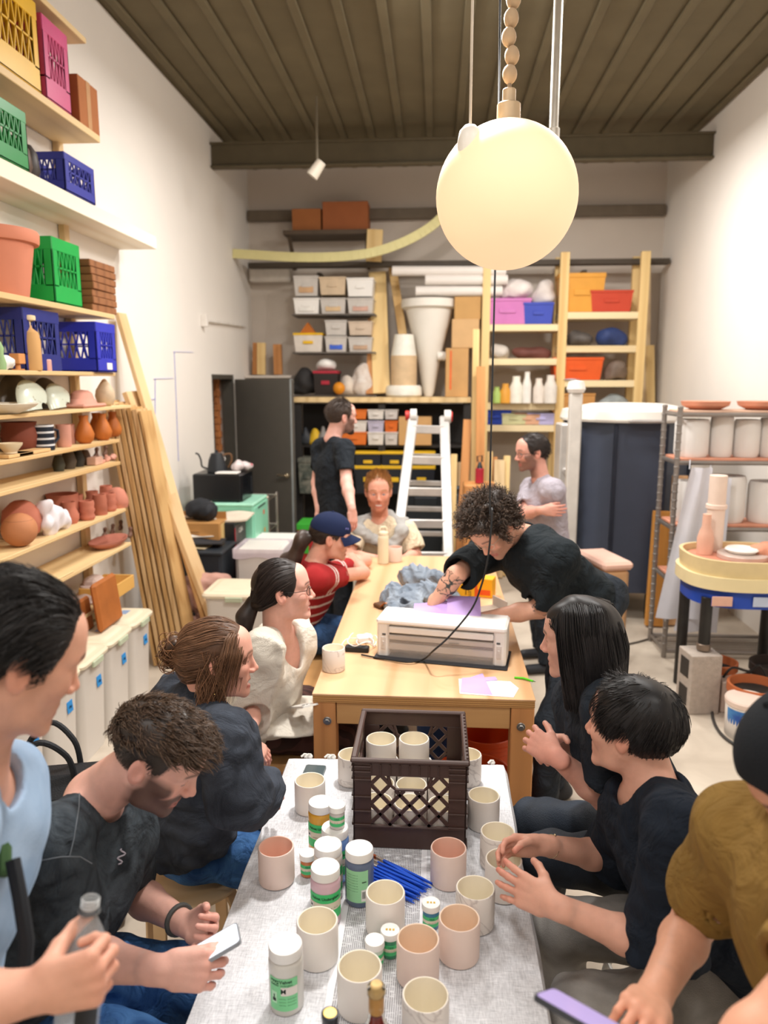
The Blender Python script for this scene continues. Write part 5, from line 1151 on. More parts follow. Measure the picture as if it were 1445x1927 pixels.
# --- black bob
def bob():
    p=Person('person with a straight black bob and clasped hands beside the work table corner',(.75,2.15,0),skin='#dda78f',sk=.93)
    hd=p.head(V3(1090,1204,2.22),(-.90,.36,-.12),(.0,.05,1),1.02,fem=True,eye=.5)
    p.joints(nk=V3(1112,1296,2.22),sl=V3(1150,1345,2.02),sr=V3(1085,1318,2.38),hp=(.74,2.12,.60),el=V3(1142,1504,1.98),wl=V3(1046,1424,2.06),er=V3(1098,1408,2.42),wr=V3(1036,1396,2.2),kl=(.36,2.1,.60),kr=(.34,2.36,.55),al=(.34,2.3,.14),ar=(.42,2.42,.08))
    p.fix('l',far=1);p.fix('r',far=1)
    p.hands=[(p.J['wl'],V3(1002,1392,2.12)-p.J['wl'],(-.35,.85,-.1),'l',dict(s=.95,curl=(.55,.7,.3),spread=.14,thumb=(.75,.6,.1))),(p.J['wr'],V3(1005,1398,2.06)-p.J['wr'],(-.2,-.85,.1),'r',dict(s=.95,curl=(.7,.8,.4),spread=.12,thumb=(.7,.7,.1)))]
    p.build_body(lips='#b5625c',brow='#1d1817',hand=.0026);p.eyes('#2a1d16');bones(p,'P10')
    fl=lambda q: np.stack([np.sign(q[:,0])*(.5)*(q[:,2]>.06)+q[:,0]*.6,-.18+0*q[:,1]-(q[:,1]>.05)*(q[:,2]>.02)*.8,-.9*(q[:,2]<.1)-.15],1)
    def tuck(q):
        r=np.hypot(q[:,0],q[:,1]+.02);k=np.where((q[:,2]<.05),np.minimum(1,(.122-.02*np.clip(-q[:,2]/.15,0,1))/np.maximum(r,1e-6)),1);q=q.copy();q[:,0]*=k;q[:,1]=(q[:,1]+.02)*k-.02
        f=(q[:,1]>.045)&(q[:,2]<.05);q[f,1]=.045;return q
    vol=[hd.E((0,-.020,.034),(.082,.100,.088),.02),hd.E((.04,-.03,-.04),(.030,.055,.09),.02),hd.E((-.04,-.03,-.04),(.030,.055,.09),.02),hd.E((0,-.045,-.045),(.05,.042,.09),.02),Half(hd.L(0,.05,0),hd.R[1]-.25*hd.R[2]),Ell(hd.L(0,.07,-.06),A3((.06,.07,.1)),hd.R,.01,True)]
    fr_=hair_cap(hd,.014,hl=-.024,col=(.014,.012,.013),res=90)
    Vv,Ff,cc=blob_hair(vol,.004,(.014,.012,.013),5,.003,30,(1,1,.2))
    p.hair([fr_,(Vv,Ff,cc),strands(hd,5200,.27,seg=16,vol=.03,lift=.1,flow=fl,grav=.55,lock=45,jit=.04,col=(.017,.015,.016),rad=.0013,taper=.6,cvar=.6,push=tuck,hl=-.022,Lf=lambda q:((q[:,2]+.115)*1.2+.03)/.27,lj=(.92,1.06),hang=True)])
    p.top('t_shirt',cotton('#262d36'),ease=.024,sleeve=(.66,None),seed=91,folds=.006,sl_ease=.03,neck=.07,nkdrop=-.01,drape=1.12)
    p.legs('trousers',mat('#1d2229',.7,kind='wash',col2='#2c3644',scale=9,bump=.3,bscale=300),seed=98,folds=.008,ease=.018);p.shoes(shoe);return p
P10=bob()
# --- navy T-shirt, short black hair
def navy():
    p=Person('person with short black hair in a navy T-shirt steadying two mugs on the cloth',(.78,1.7,0),skin='#dca388')
    hd=p.head(V3(1188,1372,1.9),(-.80,.58,-.02),(.0,.1,1),1.04,jaw=1.02,eye=.5)
    p.joints(nk=V3(1232,1492,1.86),sl=V3(1296,1572,1.62),sr=V3(1200,1530,1.98),hp=(.78,1.72,.60),el=V3(1250,1790,1.56),wl=V3(1042,1704,1.70),er=V3(1156,1616,1.92),wr=V3(1022,1590,1.96),kl=(.36,1.56,.56),kr=(.36,1.84,.56),al=(.36,1.55,.08),ar=(.36,1.85,.08))
    p.fix('l');p.fix('r',far=1)
    p.hands=[(p.J['wl'],V3(962,1664,1.77)-p.J['wl'],(-.35,.75,-.25),'l',dict(curl=(.18,.25,.2),spread=.10,thumb=(.7,.7,.35))),(p.J['wr'],V3(966,1590,1.95)-p.J['wr'],(-.3,-.7,-.15),'r',dict(curl=(.45,.5,.4),thumb=(.8,.45,.35),s=.95))]
    p.build_body(lips='#b5665c',brow='#1d1817',scalp='#1d1a1a',hand=.0026,arm=.95);p.eyes('#2a1d16');bones(p,'P11')
    sw=A3((.0,-.055,.11))
    def fl(q):
        d=q-sw;return np.stack([d[:,0]+.4*d[:,1],d[:,1]-.4*d[:,0],d[:,2]-.02],1)*10
    p.hair([hair_cap(hd,.016,hl=-.006,col=BLK,nz=.1,res=90),strands(hd,5600,.075,seg=9,vol=.02,lift=.14,flow=fl,lock=18,jit=.12,col=(.016,.014,.014),rad=.0012,cvar=.7,grav=.25,tan=True,hl=-.006,Lf=lambda q:np.clip(.3+(q[:,2])*8,.16,1.1)),
        strands(hd,900,.045,seg=6,vol=.02,lift=.4,flow=fl,lock=14,jit=.3,col=(.02,.017,.017),rad=.0012,cvar=.7,region=lambda q:q[:,2]>.095,seed=8)])
    p.top('t_shirt',cotton('#1e2530'),ease=.03,sleeve=(.98,None),hem=(.80,1.72,.58),seed=101,folds=.008,sl_ease=.036,neck=.082,drape=1.15,h=.0055)
    p.legs('trousers',mat('#6d6a66',.85,kind='wash',col2='#b9b6b2',scale=5,bump=.3,bscale=400,spec=.2),seed=108,folds=.008);p.shoes(shoe)
    b=MB();J=p.J;d=unit(J['wr']-J['er']);a=J['wr']-d*.03;x=unit(np.cross(d,(0,0,1)));y=np.cross(d,x);b.tube([Vector(a+(x*math.cos(t)+y*math.sin(t))*.029) for t in np.linspace(0,2*PI,25)[:-1]],.0012,6,closed=True);b.ball(Vector(a-y*.031),.004,8,6);p.fin(b.obj('bracelet',mat('#d8c9a8',.25,metal=1),p.root));return p
P11=navy()
# --- ochre T-shirt at the right edge
def ochre():
    p=Person('person in an ochre T-shirt and backwards black cap looking down at a phone',(.80,.95,0),skin='#d99d7c')
    hd=p.head(V3(1545,1452,1.18),(-.70,-.12,-.66),(-.6,0,.75),1.03,eye=.1)
    p.joints(nk=V3(1560,1530,1.22),sr=V3(1400,1572,1.30),sl=V3(1640,1690,1.02),hp=(.80,.98,.86),er=V3(1312,1722,1.18),wr=V3(1228,1880,1.07),el=V3(1500,1900,.95),wl=V3(1290,2090,.92),kr=(.62,1.1,.5),kl=(.6,.85,.5),ar=(.7,1.1,.08),al=(.7,.85,.08))
    p.fix('r',free='ew',far=1)
    p.hands=[(p.J['wr'],V3(1165,1975,1.03)-p.J['wr'],(-.5,-.3,-.8),'r',dict(curl=(.6,.8,.5),thumb=(.85,.4,.3))),(p.J['wl'],V3(1150,2070,.99)-p.J['wl'],(-.2,.5,.7),'l',dict(curl=(.6,.6,.4)))]
    p.build_body(lips='#b5665c',brow='#3a2a20',stub=.3,stubc='#7a5a48',hand=.0026,arm=.98);bones(p,'P12')
    p.hair([hair_cap(hd,.008,col=(.05,.03,.02)),strands(hd,900,.03,seg=5,vol=.01,lift=.2,flow=down,lock=20,col=(.06,.036,.024))])
    cap_on(p,'#1f2226',False,True)
    p.top('t_shirt',cotton('#8a6c38'),ease=.032,sleeve=(.78,None),hem=(.80,.98,.78),seed=111,folds=.005,sl_ease=.026,neck=.08,drape=1.1)
    p.legs('trousers',blackp,seed=118);p.shoes(shoe);return p
P12=ochre()
phone('smartphone','smartphone with a lilac screen held by the person in ochre',Matrix.Translation(W(1112,1928,1.0))@Matrix.Rotation(.95,4,'Z')@Matrix.Rotation(.5,4,'Y'),'#b3a3d8','#3a3d44',.1,lens=False)
# ---------- things on the plywood table ----------
def face_rz(a,b): return math.atan2(b.y-a.y,b.x-a.x)
A=at_z(709,1236,WZ);B=at_z(951,1258,WZ);mw=(B-A).length;rz=face_rz(A,B);c=(A+B)/2
t=thing('cutting_machine','white craft cutting machine with a clear front tray on the plywood table','cutting machine',(c.x,c.y,WZ),rz)
wm=mat('#e9e6e2',.35,var=.01,spec=.5);gy=mat('#c9c3be',.4,var=.02);cl_=mat('#d8cfc8',.15,alpha=.22,spec=.8)
hw=mw/2;mh=.165;md=.17
b=MB()
b.box((0,md/2+.03,mh/2),(mw-.11,md-.06,mh),.006);b.obj('machine_body',wm,t)
for s in(-1,1):
    b=MB();b.box((s*(hw-.0275),md/2,mh/2),(.055,md,mh),.01);e=b.obj('end_housing',wm,t)
    b=MB();b.box((s*(hw-.03),-.001,mh*.42),(.022,.006,.06),.002);b.box((s*(hw-.03),-.004,mh*.42),(.008,.006,.02),.002);b.obj('latch',gy,e)
    b=MB();b.box((s*(hw-.033),-.001,mh*.66),(.016,.004,.008),.001);b.obj('port',mat('#4b4a4a',.4),e)
b=MB();b.box((0,md/2-.005,mh+.006),(mw+.004,md+.01,.03),.01);b.obj('lid',mat('#f0eeeb',.3,var=.01),t)
b=MB();b.bar((-hw+.055,.012,mh*.80),(hw-.055,.012,mh*.80),.028,.03,.004,up=(0,1,0));b.obj('roller_cover',wm,t)
b=MB();b.cyl((-hw+.05,.02,mh*.44),(hw-.05,.02,mh*.44),.006);b.obj('roller',mat('#55504c',.3,metal=.6),t)
b=MB();b.box((0,.014,mh*.58),(mw-.11,.02,.022),.003);b.box((0,.016,mh*.32),(mw-.11,.02,.03),.003);b.obj('cutter_rail',gy,t)
b=MB();b.box((0,.003,mh*.33),(mw-.1,.004,mh*.62),.001);b.obj('clear_tray',cl_,t)
b=MB();b.box((.06,.0005,mh*.56),(.045,.001,.005),.0002);b.obj('name_mark',mat('#8a8580',.5),t)
b=MB();b.box((0,md/2,.004),(mw+.02,md+.06,.006),.002);b.obj('base_pad',mat('#26262a',.7),t)
# black cord dropping from the ceiling to the machine
p0=at_y(922,905,3.1)
pts=[Vector((p0.x-.02,3.25,ZC-.06)),Vector((p0.x+.0,3.15,3.2)),p0,at_y(926,960,3.02),at_y(918,1050,2.98),at_y(903,1110,2.97),at_y(885,1150,2.96),at_y(845,1198,2.95),at_y(815,1225,2.95),at_z(798,1240,WZ+.02),at_z(770,1246,WZ+.012),at_z(735,1242,WZ+.008),at_z(700,1236,WZ+.008),at_z(680,1232,WZ+.008)]
def cr(P,n=6):
    o=[]
    for i in range(len(P)-1):
        a,b_,c_,d=P[max(0,i-1)],P[i],P[i+1],P[min(len(P)-1,i+2)]
        for k in range(n):
            s=k/n;o.append(.5*((2*b_)+(c_-a)*s+(2*a-5*b_+4*c_-d)*s*s+(3*b_-a-3*c_+d)*s**3))
    return o+[P[-1]]
b=MB();b.tube(cr(pts),.004,8);solo('hanging_cable',b,mat('#1c1d1f',.5),'black power cord hanging from the ceiling down over the white cutting machine','cord')
# white adaptor and cable tangle, black power strip
p=at_z(688,1212,WZ);t=thing('power_adapter','white power adapter with tangled white cable beside the cutting machine','power adapter',(p.x,p.y,WZ),.25)
b=MB();b.box((0,.03,.017),(.075,.05,.032),.006);b.obj('adapter_body',wm,t)
b=MB()
for k in range(3):
    P=[Vector((.03*math.cos(a+k)*(1+.5*k)-.05*(k-1)*.6,.05*math.sin(a*1.0+k)*(1+.25*k)-.02*k,.006+.012*k+.02*max(0,math.sin(a*2+k)))) for a in np.linspace(0,5.2,22)];b.tube(cr(P,3),.0025,6)
b.tube(cr([Vector((-.03,.03,.02)),Vector((-.09,.0,.03)),Vector((-.12,-.04,.015)),Vector((-.13,-.06,.004)),Vector((-.1,-.085,.003))]),.0025,6);b.obj('cable',mat('#f0eeea',.4),t)
p=at_z(672,1226,WZ);t=thing('power_strip','flat black power strip between the adapter and the plywood table','power strip',(p.x,p.y,WZ),-.08)
b=MB();b.box((.0,0,.014),(.11,.035,.026),.004);b.obj('strip_body',mat('#1d1e20',.5),t)
b=MB()
for k in range(3): b.box((-.03+.03*k,0,.0275),(.016,.018,.002),.0005)
b.obj('socket',mat('#0f0f10',.6),t)
# mugs on this table
p=at_z(628,1260,WZ+.0);mug(p.x,p.y,WZ+.0005,KM,'cream marbled mug standing alone near the work table corner',None)
p=at_z(743,1056,WZ);mug(p.x,p.y,WZ+.0005,KP,'pinkish mug next to the tall cream flask on the far table end',None)
# flask
p=at_z(721,1060,WZ);t=thing('water_flask','tall cream insulated flask with a loop handle on its lid','flask',(p.x,p.y,WZ+.0005),.3)
b=MB();b.lathe([(.001,0),(.034,0),(.037,.004),(.037,.17),(.034,.19),(.03,.195)],n=36);b.obj('flask_body',mat('#e3d9bb',.4,var=.02),t)
b=MB();b.lathe([(.031,.195),(.032,.197),(.032,.215),(.03,.218),(.001,.218)],n=36);lid=b.obj('lid',mat('#e9e0c6',.4),t)
b=MB();b.tube([(-.024,0,.214),(-.024,0,.238),(-.015,0,.25),(.015,0,.25),(.024,0,.238),(.024,0,.214)],.0055,8);b.obj('handle',mat('#e9e0c6',.4),lid)
# crumpled grey denim garment
def blob(name,prims,h,m,label,cat,amp=.008,fr=40,group=None,seed=3,disp=None):
    w=waves(seed,fr,8);w2=waves(seed+3,fr*2.2,6)
    if disp=='fold': disp=lambda P:amp*(1.1*np.abs(w(P))+.6*np.abs(w2(P))-1.)
    Vv,Ff=nets(prims,h,disp=disp or (lambda P:amp*w(P)+amp*.5*w2(P)));o=np_mesh(name,Vv,Ff,m);c=Vv.mean(0);c[2]=Vv[:,2].min()
    o.data.transform(Matrix.Translation(-Vector(c)));o.location=Vector(c);return tag(o,label,cat,group)
q=lambda px,py,dz:A3(at_z(px,py,WZ+dz))
g=[Cap(q(735,1125,.03),q(800,1120,.05),.05,.06,.04),Cap(q(775,1085,.07),q(825,1095,.05),.07,.05,.04),Cap(q(740,1115,.03),q(745,1158,.02),.05,.035,.03),Cap(q(770,1130,.05),q(790,1160,.03),.06,.04,.03),Cap(q(810,1110,.05),q(850,1130,.03),.06,.04,.03),Half((0,0,WZ+.003),(0,0,-1))]
blob('denim_jacket',g,.005,mat('#76818f',.9,kind='wash',col2='#a3adb9',scale=10,bump=.4,bscale=300,spec=.1,wr=14),'crumpled pale grey denim jacket lying on the work table behind the cutting machine','jacket',.022,24,seed=9,disp='fold')
p=at_z(722,1142,WZ);t=thing('leather_pouch','open brown pouch half under the crumpled grey denim','pouch',(p.x,p.y,WZ+.001),.7)
b=MB();b.box((0,0,.012),(.1,.07,.022),.006);b.obj('pouch_body',mat('#5a3a22',.6),t);b=MB();b.sheet(lambda u,v:((u-.5)*.1,-.035-.06*v,.02+.03*math.sin(v*2)),6,6,.003);b.obj('flap',mat('#b3713a',.6),t)
# purple sheets in the machine
b=MB();a=at_z(778,1166,WZ+.155);c_=at_z(905,1172,WZ+.16);u_=c_-a
b.sheet(lambda u,v:tuple(a+u_*u+Vector((0,.13*v,.018+.035*math.sin(v*2.2)*(1-.35*math.cos(u*6.3))))),24,12,.0015);b.sheet(lambda u,v:tuple(a+u_*(.5+.5*u)+Vector((0,.01+.13*v,.024+.06*math.sin(v*2.)))),12,10,.0015)
solo('vinyl_sheet',b,mat('#b394d2',.45,var=.02),'curled lilac vinyl sheet feeding into the white cutting machine','vinyl sheet')
# beverage carton
p=at_z(868,1136,WZ);t=thing('drink_carton','torn open yellow and orange drink carton with black lettering','carton',(p.x,p.y+.02,WZ+.001),.08)
yl=mat('#e8a81f',.5,var=.03)
b=MB();b.box((0,0,.06),(.135,.1,.12),.003);b.obj('carton_body',yl,t)
b=MB();b.prism([(-.066,.12),(.066,.12),(.05,.165),(.02,.19)],-.001,.001,Matrix(((1,0,0),(0,0,1),(0,1,0))),(0,-.05,0));b.prism([(0.0,0),(.09,0),(.1,.06),(.03,.1)],-.001,.001,Matrix(((0,0,1),(1,0,0),(0,1,0))),(.069,-.03,.115));b.obj('torn_flap',yl,t)
b=MB();b.box((.074,-.051,.06),(.014,.003,.13),.001);b.obj('orange_edge',mat('#d9551e',.5),t)
b=MB();b.prism([(-.067,.0),(-.067,.075),(-.052,.06),(-.044,.07),(-.03,.045),(-.02,.05),(-.005,.025),(.01,.03),(.02,.005),(.02,0)],-.0005,.0005,Matrix(((1,0,0),(0,0,1),(0,1,0))),(0,-.051,.002));b.obj('blue_mountains',mat('#1f5e8e',.5),t)
text_mb('ATHLETIC',.023,'lettering',INK,t,(.038,-.0512,.085),(PI/2,PI/2,0),.0004);text_mb('BREWING',.012,'lettering',INK,t,(.018,-.0512,.085),(PI/2,PI/2,0),.0004);text_mb('A',.03,'emblem',INK,t,(.03,-.0512,.028),(PI/2,0,0),.0004,bold=.0008)
p=at_z(905,1130,WZ);t=thing('drink_carton','second yellow carton tucked behind the torn one near the black shirt','carton',(p.x+.02,p.y+.1,WZ+.001),-.3);b=MB();b.box((0,0,.055),(.12,.09,.11),.003);b.obj('carton_body',yl,t);b=MB();b.box((.0,-.046,.03),(.1,.002,.03),.0005);b.obj('orange_band',mat('#d9551e',.5),t)
p=at_z(918,1150,WZ);t=thing('cardboard_tray','grey board tray leaning beside the yellow carton','tray',(p.x,p.y,WZ+.001),.5);b=MB();b.box((0,0,.004),(.16,.14,.006),.001);b.obj('base',mat('#9a8a7c',.8),t);b=MB();b.bar((.075,-.07,.03),(.075,.07,.03),.004,.06,.001);b.obj('side_flap',mat('#b5aaa2',.8),t)
# paper offcuts + green pen
def paper(name,pts,z,m,label):
    P=[at_z(x,y,WZ) for x,y in pts];c=sum(P,Vector())/len(P);b=MB();b.prism([(v.x-c.x,v.y-c.y) for v in P][::-1],0,.0007);solo(name,b,m,label,'paper',(c.x,c.y,WZ+z),smooth=0)
lil=mat('#b79fd6',.6,var=.03);ppr=mat('#e4e2ea',.7,var=.01)
paper('paper_sheet',[(863,1278),(960,1283),(976,1296),(966,1313),(865,1306)],.001,ppr,'white paper offcut under the lilac offcut near the green pen')
paper('vinyl_offcut',[(869,1277),(884,1276),(908,1268),(927,1309),(866,1303)],.002,lil,'lilac vinyl offcut with a pale scuff on top of the white paper')
paper('vinyl_offcut',[(912,1276),(932,1275),(936,1281),(914,1283)],.003,lil,'tiny lilac scrap peeking from behind the paper offcuts')
a=at_z(968,1275,WZ+.005);c_=at_z(1003,1282,WZ+.005);t=thing('marker_pen','bright green pen lying near the work table edge','pen',tuple(a));d=c_-a
b=MB();b.tube([(0,0,0),tuple(d*.5+Vector((0,.008,.002))),tuple(d)],.0045,8);b.obj('pen_body',mat('#57c81e',.4),t);b=MB();b.tube([tuple(d),tuple(d*1.12)],.002,6);b.obj('tip',mat('#2a6a12',.4),t)
# orange buckets under the table, red crate
def bucket(loc,label,r=.15,h=.36,col='#d8531f',group=None):
    t=thing('plastic_bucket',label,'bucket',loc,.4,group)
    b=MB();b.lathe([(.001,0),(r*.84,0),(r*.86,.01),(r*.97,h-.075),(r*1.0,h-.07),(r*1.0,h-.05),(r*1.03,h-.045),(r*1.03,h-.03),(r,h-.026),(r*1.02,h),(r*.96,h),(r*.82,.012),(.001,.01)],n=40,cap=False);b.obj('bucket_body',mat(col,.45,var=.05),t)
    b=MB();b.tube([(r*1.03*math.cos(a),r*1.03*math.sin(a),h-.06-.05*math.sin((a)/1.0)) for a in np.linspace(0,PI,20)],.003,6);b.obj('handle',mat('#c9c5be',.4,metal=.5),t);return t
bucket((.18,2.98,0),'orange plastic bucket under the front of the work table',.165,.38)
bucket((.26,3.42,0),'orange plastic bucket deeper under the work table behind the front bucket',.15,.36)
bucket((.05,3.75,0),'blue bucket far under the work table',.14,.34,'#2c4f8c')
# benches
def bench(x0,x1,y0,y1,z,label):
    t=thing('wood_bench',label,'bench',((x0+x1)/2,(y0+y1)/2,0));w,l=x1-x0,y1-y0
    b=MB();b.box((0,0,z-.02),(w,l,.038),.004);b.obj('seat',wood('#c99b66','#a87848','y',5),t)
    for sy in(-1,1):
        for sx in(-1,1): b=MB();b.box((sx*(w/2-.04),sy*(l/2-.09),(z-.04)/2),(.06,.06,z-.04),.003);b.obj('leg',leg,t)
        b=MB();b.box((0,sy*(l/2-.04),z-.09),(w-.03,.035,.09),.003);b.obj('apron',leg,t)
bench(-.93,-.55,2.82,4.6,.47,'long plywood bench under the cream-sweater and striped-shirt people')
# stools on the other side
def metal_stool(x,y,label,seat='#23262c',rz=.3,h=.45,frame='#dcd9d3'):
    t=thing('metal_stool',label,'stool',(x,y,0),rz);fm=mat(frame,.35,metal=.2)
    b=MB();b.lathe([(.001,h-.03),(.15,h-.03),(.168,h-.022),(.168,h-.006),(.155,h),(.001,h)],n=40);b.obj('seat',mat(seat,.5),t)
    for k in range(4):
        a=k*PI/2+PI/4;b=MB();b.tube([(.12*math.cos(a),.12*math.sin(a),h-.03),(.2*math.cos(a),.2*math.sin(a),.02)],.0125,10);lg=b.obj('leg',fm,t);b=MB();b.cyl((.2*math.cos(a),.2*math.sin(a),.0),(.197*math.cos(a),.197*math.sin(a),.04),.0155);b.obj('foot_cap',mat('#1c1c1e',.6),lg)
    b=MB();b.tube([(.175*math.cos(a),.175*math.sin(a),.16) for a in np.linspace(0,2*PI,33)[:-1]],.007,8,closed=True);b.obj('foot_ring',fm,t)
metal_stool(.80,1.70,'white-legged stool with a dark seat under the navy T-shirt person')
metal_stool(.76,2.20,'white-legged stool with a dark seat under the black-bob person',rz=.8)
metal_stool(-.86,1.48,'dark round stool under the bearded phone reader','#2a2a2c',.2,frame='#3a3a3c')
metal_stool(-.33,5.66,'dark stool under the ginger-bearded person at the table end','#2a2a2c',.2,.47,frame='#3a3a3c')
metal_stool(.95,5.25,'tall dark stool under the person with crossed arms','#2a2a2c',.2,.68,frame='#3a3a3c')
# ---------- pottery shelving along the left wall ----------
pine=wood('#e0c391','#c79f68','y',4,.55);pine2=wood('#d8b17c','#b5854f','y',5,.55);pinez=wood('#d9bd90','#b9935c','z',5,.55)
SX=-2.02
SH={}
t=thing('pottery_shelf','tall pine shelving along the white wall, crowded with pottery and crates','shelf',(-2.15,4.0,0))
def board(k,px,py,th=.022,y0=1.9,dep=.27,front=SX,m=None):
    p=at_x(px,py,front);SH[k]=p.z;b=MB();b.box((front-dep/2+2.15,(y0+p.y)/2-4.0,p.z-th/2),(dep,p.y-y0,th),.003);b.obj('shelf_board',m or pine,t);return p
board(0,162,72,.03);board(1,188,256,.04);board(2,294,446,.085,dep=.28,m=wood('#efe6d2','#dcc9a5','y',3,.5));board(3,216,592,.03);board(4,217,701,.022)
board(5,247,762,.02);board(6,225,826,.022);board(7,227,868,.022);board(8,237,956,.022);board(9,247,1020,.022);board(10,241,1104,.022)
for y in(2.2,3.45,4.62):
    for x in(-2.275,):
        b=MB();b.box((x+2.15,y-4,1.75),(.04,.06,3.5),.003);b.obj('upright',pinez,t)
def sp(k,px,dx=.1): p=at_x(px,715,SX-dx);return Vector((SX-dx,p.y,SH[k]+.0008))
terra=mat('#b9705a',.8,var=.08,scale=14,bump=.1);pinkc=mat('#cf9684',.8,var=.05,scale=14);dkt=mat('#7a4030',.75,var=.1);och=mat('#b8692c',.5,var=.12,scale=9)
def vase(k,px,prof,m,label,cat='vase',name='clay_vase',group=None,dx=.1,sc=1,parts=None,z=0):
    p=sp(k,px,dx);b=MB();pr=[(r*sc,zz*sc) for r,zz in prof];top=pr[-1];pr+=[(max(top[0]-.006*sc,.002),top[1]),(max(top[0]-.008*sc,.001),top[1]*.8),(.001,top[1]*.78)];b.lathe([(.0008,0)]+pr,n=32,cap=False);return solo(name,b,m,label,cat,(p.x,p.y,p.z+z),group=group,smooth=50)
def crate(name,loc,w,d,h,col,label,rz=0,group=None,lab=None,lattice=True):
    """ribbed plastic crate: walls with openings, rim, base"""
    t=thing(name,label,'crate',loc,rz,group);m=mat(col,.4,var=.06,spec=.5);b=MB();b.box((0,0,.006),(w,d,.01),.002);b.obj('base',m,t)
    for sx,sy in((0,-1),(0,1),(1,0),(-1,0)):
        b=MB();L=w if sx==0 else d;n=5
        T=Matrix.Translation(Vector((sx*(w/2-.005),sy*(d/2-.005),0)))@Matrix.Rotation(math.atan2(sx,-sy) if sx or sy else 0,4,'Z');b.T=T
        b.box((0,0,h*.14),(L,.01,h*.28),.002);b.box((0,0,h*.9),(L,.012,h*.2),.003)
        for s in(-1,1): b.box((s*(L/2-.025),0,h*.55),(.05,.01,h*.6),.002)
        for k in range(n+1):
            x=-L/2+.05+(L-.1)*k/n;b.bar((x,0,h*.26),(x+(L-.1)/n*(.8 if k<n else 0),0,h*.82),.008,.008,.001,up=(0,1,0));b.bar((x,0,h*.82),(x+(L-.1)/n*(.8 if k<n else 0),0,h*.26),.008,.008,.001,up=(0,1,0))
        b.box((0,0,h*.55),(L-.08,.008,.01),.001);b.obj('side_panel',m,t)
    if lab:
        b=MB();b.box((w*.1,-d/2-.001,h*.12),(.07,.003,.04),.003);b.obj('paper_label',WH,t)
    return t
# top levels
p=sp(1,30,.14);crate('milk_crate',(p.x,p.y+.02,p.z),.28,.40,.42,'#e3b21f','yellow crate high on the shelving, above the green and blue crates')
p=sp(1,104,.14);crate('milk_crate',(p.x,p.y,p.z),.28,.27,.40,'#c94a7c','pink crate beside the yellow crate high on the shelving')
p=sp(1,162,.14);t2=thing('cardboard_box','brown cardboard box next to the pink crate high on the shelving','box',(p.x,p.y,p.z));b=MB();b.box((0,0,.13),(.26,.25,.26),.003);b.obj('box_body',mat('#a8683c',.8,var=.05),t2);b=MB();b.box((.1305,0,.13),(.002,.05,.26),.0005);b.obj('tape',mat('#b98a5a',.5),t2)
p=sp(2,12,.12);crate('milk_crate',(p.x,p.y,p.z),.25,.30,.27,'#1f8a3f','green crate on the thick white plank, behind small dark pots')
for i,px in enumerate((52,66,80)): vase(2,px,[(.05,0),(.07,.05),(.06,.13),(.035,.17)],mat(('#4a3d35','#5f4c40','#39302b')[i],.5),'small dark glazed pot on the thick white plank between two crates','pot','glazed_pot','dark pots on the white plank',.1)
p=sp(2,138,.12);crate('milk_crate',(p.x,p.y,p.z),.25,.36,.2,'#3a3f9e','violet blue crate at the end of the thick white plank')
# level 3
p=sp(3,22,.13);t2=thing('flower_pot','big terracotta flower pot with a thick rim on the shelving','pot',(p.x-.01,p.y-.03,p.z));b=MB();b.lathe([(.001,0),(.135,0),(.138,.006),(.175,.25),(.178,.252)],n=48);b.obj('pot_body',mat('#cf8468',.75,var=.04),t2);b=MB();b.lathe([(.178,.25),(.198,.252),(.202,.262),(.204,.30),(.198,.312),(.186,.312),(.18,.29)],n=48,cap=False);b.obj('rim',mat('#cf8468',.75,var=.04),t2)
p=sp(3,98,.14);crate('milk_crate',(p.x,p.y,p.z),.27,.31,.34,'#12a548','bright green crate beside the big terracotta pot')
for i in range(7):
    p=sp(3,172,.14);b=MB();b.box((R_.uniform(-.01,.01),R_.uniform(-.01,.01),.0225),(.25,.33,.04),.004);solo('wood_slab',b,mat('#8f5f3c',.8,kind='wood',col2='#6d442a',scale=7,axis='x'),'brown wood slab in the stack beside the bright green crate','slab',(p.x,p.y,p.z+.0425*i),group='wood slabs stacked on the shelving',rot=R_.uniform(-.03,.03))
# level 4
p=sp(4,45,.17);crate('milk_crate',(p.x,p.y-.03,p.z),.28,.36,.31,'#1c2a78','dark blue crate behind the tan bottle-shaped figure')
p=sp(4,155,.14);cb=crate('milk_crate',(p.x,p.y,p.z),.27,.33,.29,'#2a35b5','blue crate with a white paper label at the shelf end',PI/2,lab=True)
p=sp(4,61,.045);t2=thing('clay_bottle','tan clay bottle with a spool-shaped stopper','bottle',tuple(p));tan=mat('#c79a62',.7,var=.05)
b=MB();b.lathe([(.001,0),(.05,0),(.053,.01),(.053,.15),(.045,.19),(.018,.212),(.016,.225)],n=36);b.obj('bottle_body',tan,t2)
b=MB();b.lathe([(.012,.222),(.014,.24),(.012,.245),(.036,.25),(.038,.262),(.036,.273),(.014,.277),(.013,.292),(.001,.3)],n=24);b.obj('stopper',mat('#dcc7a0',.6),t2)
p=sp(4,36,.03);b=MB();b.box((0,0,.055),(.05,.06,.05),.003);b.cyl((0,0,.0),(0,0,.03),.012);b.cyl((0,0,0),(0,0,.006),.03);solo('wood_block',b,mat('#c98a52',.7),'small tan wood block on a stem beside the clay bottle','block',tuple(p))
p=sp(4,14,.03);blob('paper_wad',[Ell((p.x,p.y,p.z+.035),(.04,.06,.034))],.005,mat('#e6e6e2',.8),'crumpled white paper at the front of the blue crate shelf','paper',.006,60)
p=sp(4,88,.05);b=MB();b.lathe([(.001,0),(.028,0),(.03,.004),(.03,.055),(.026,.06),(.001,.06)],n=24);solo('candle_cup',b,mat('#d9a59a',.5),'small pink cup between the clay bottle and the labelled blue crate','cup',tuple(p))
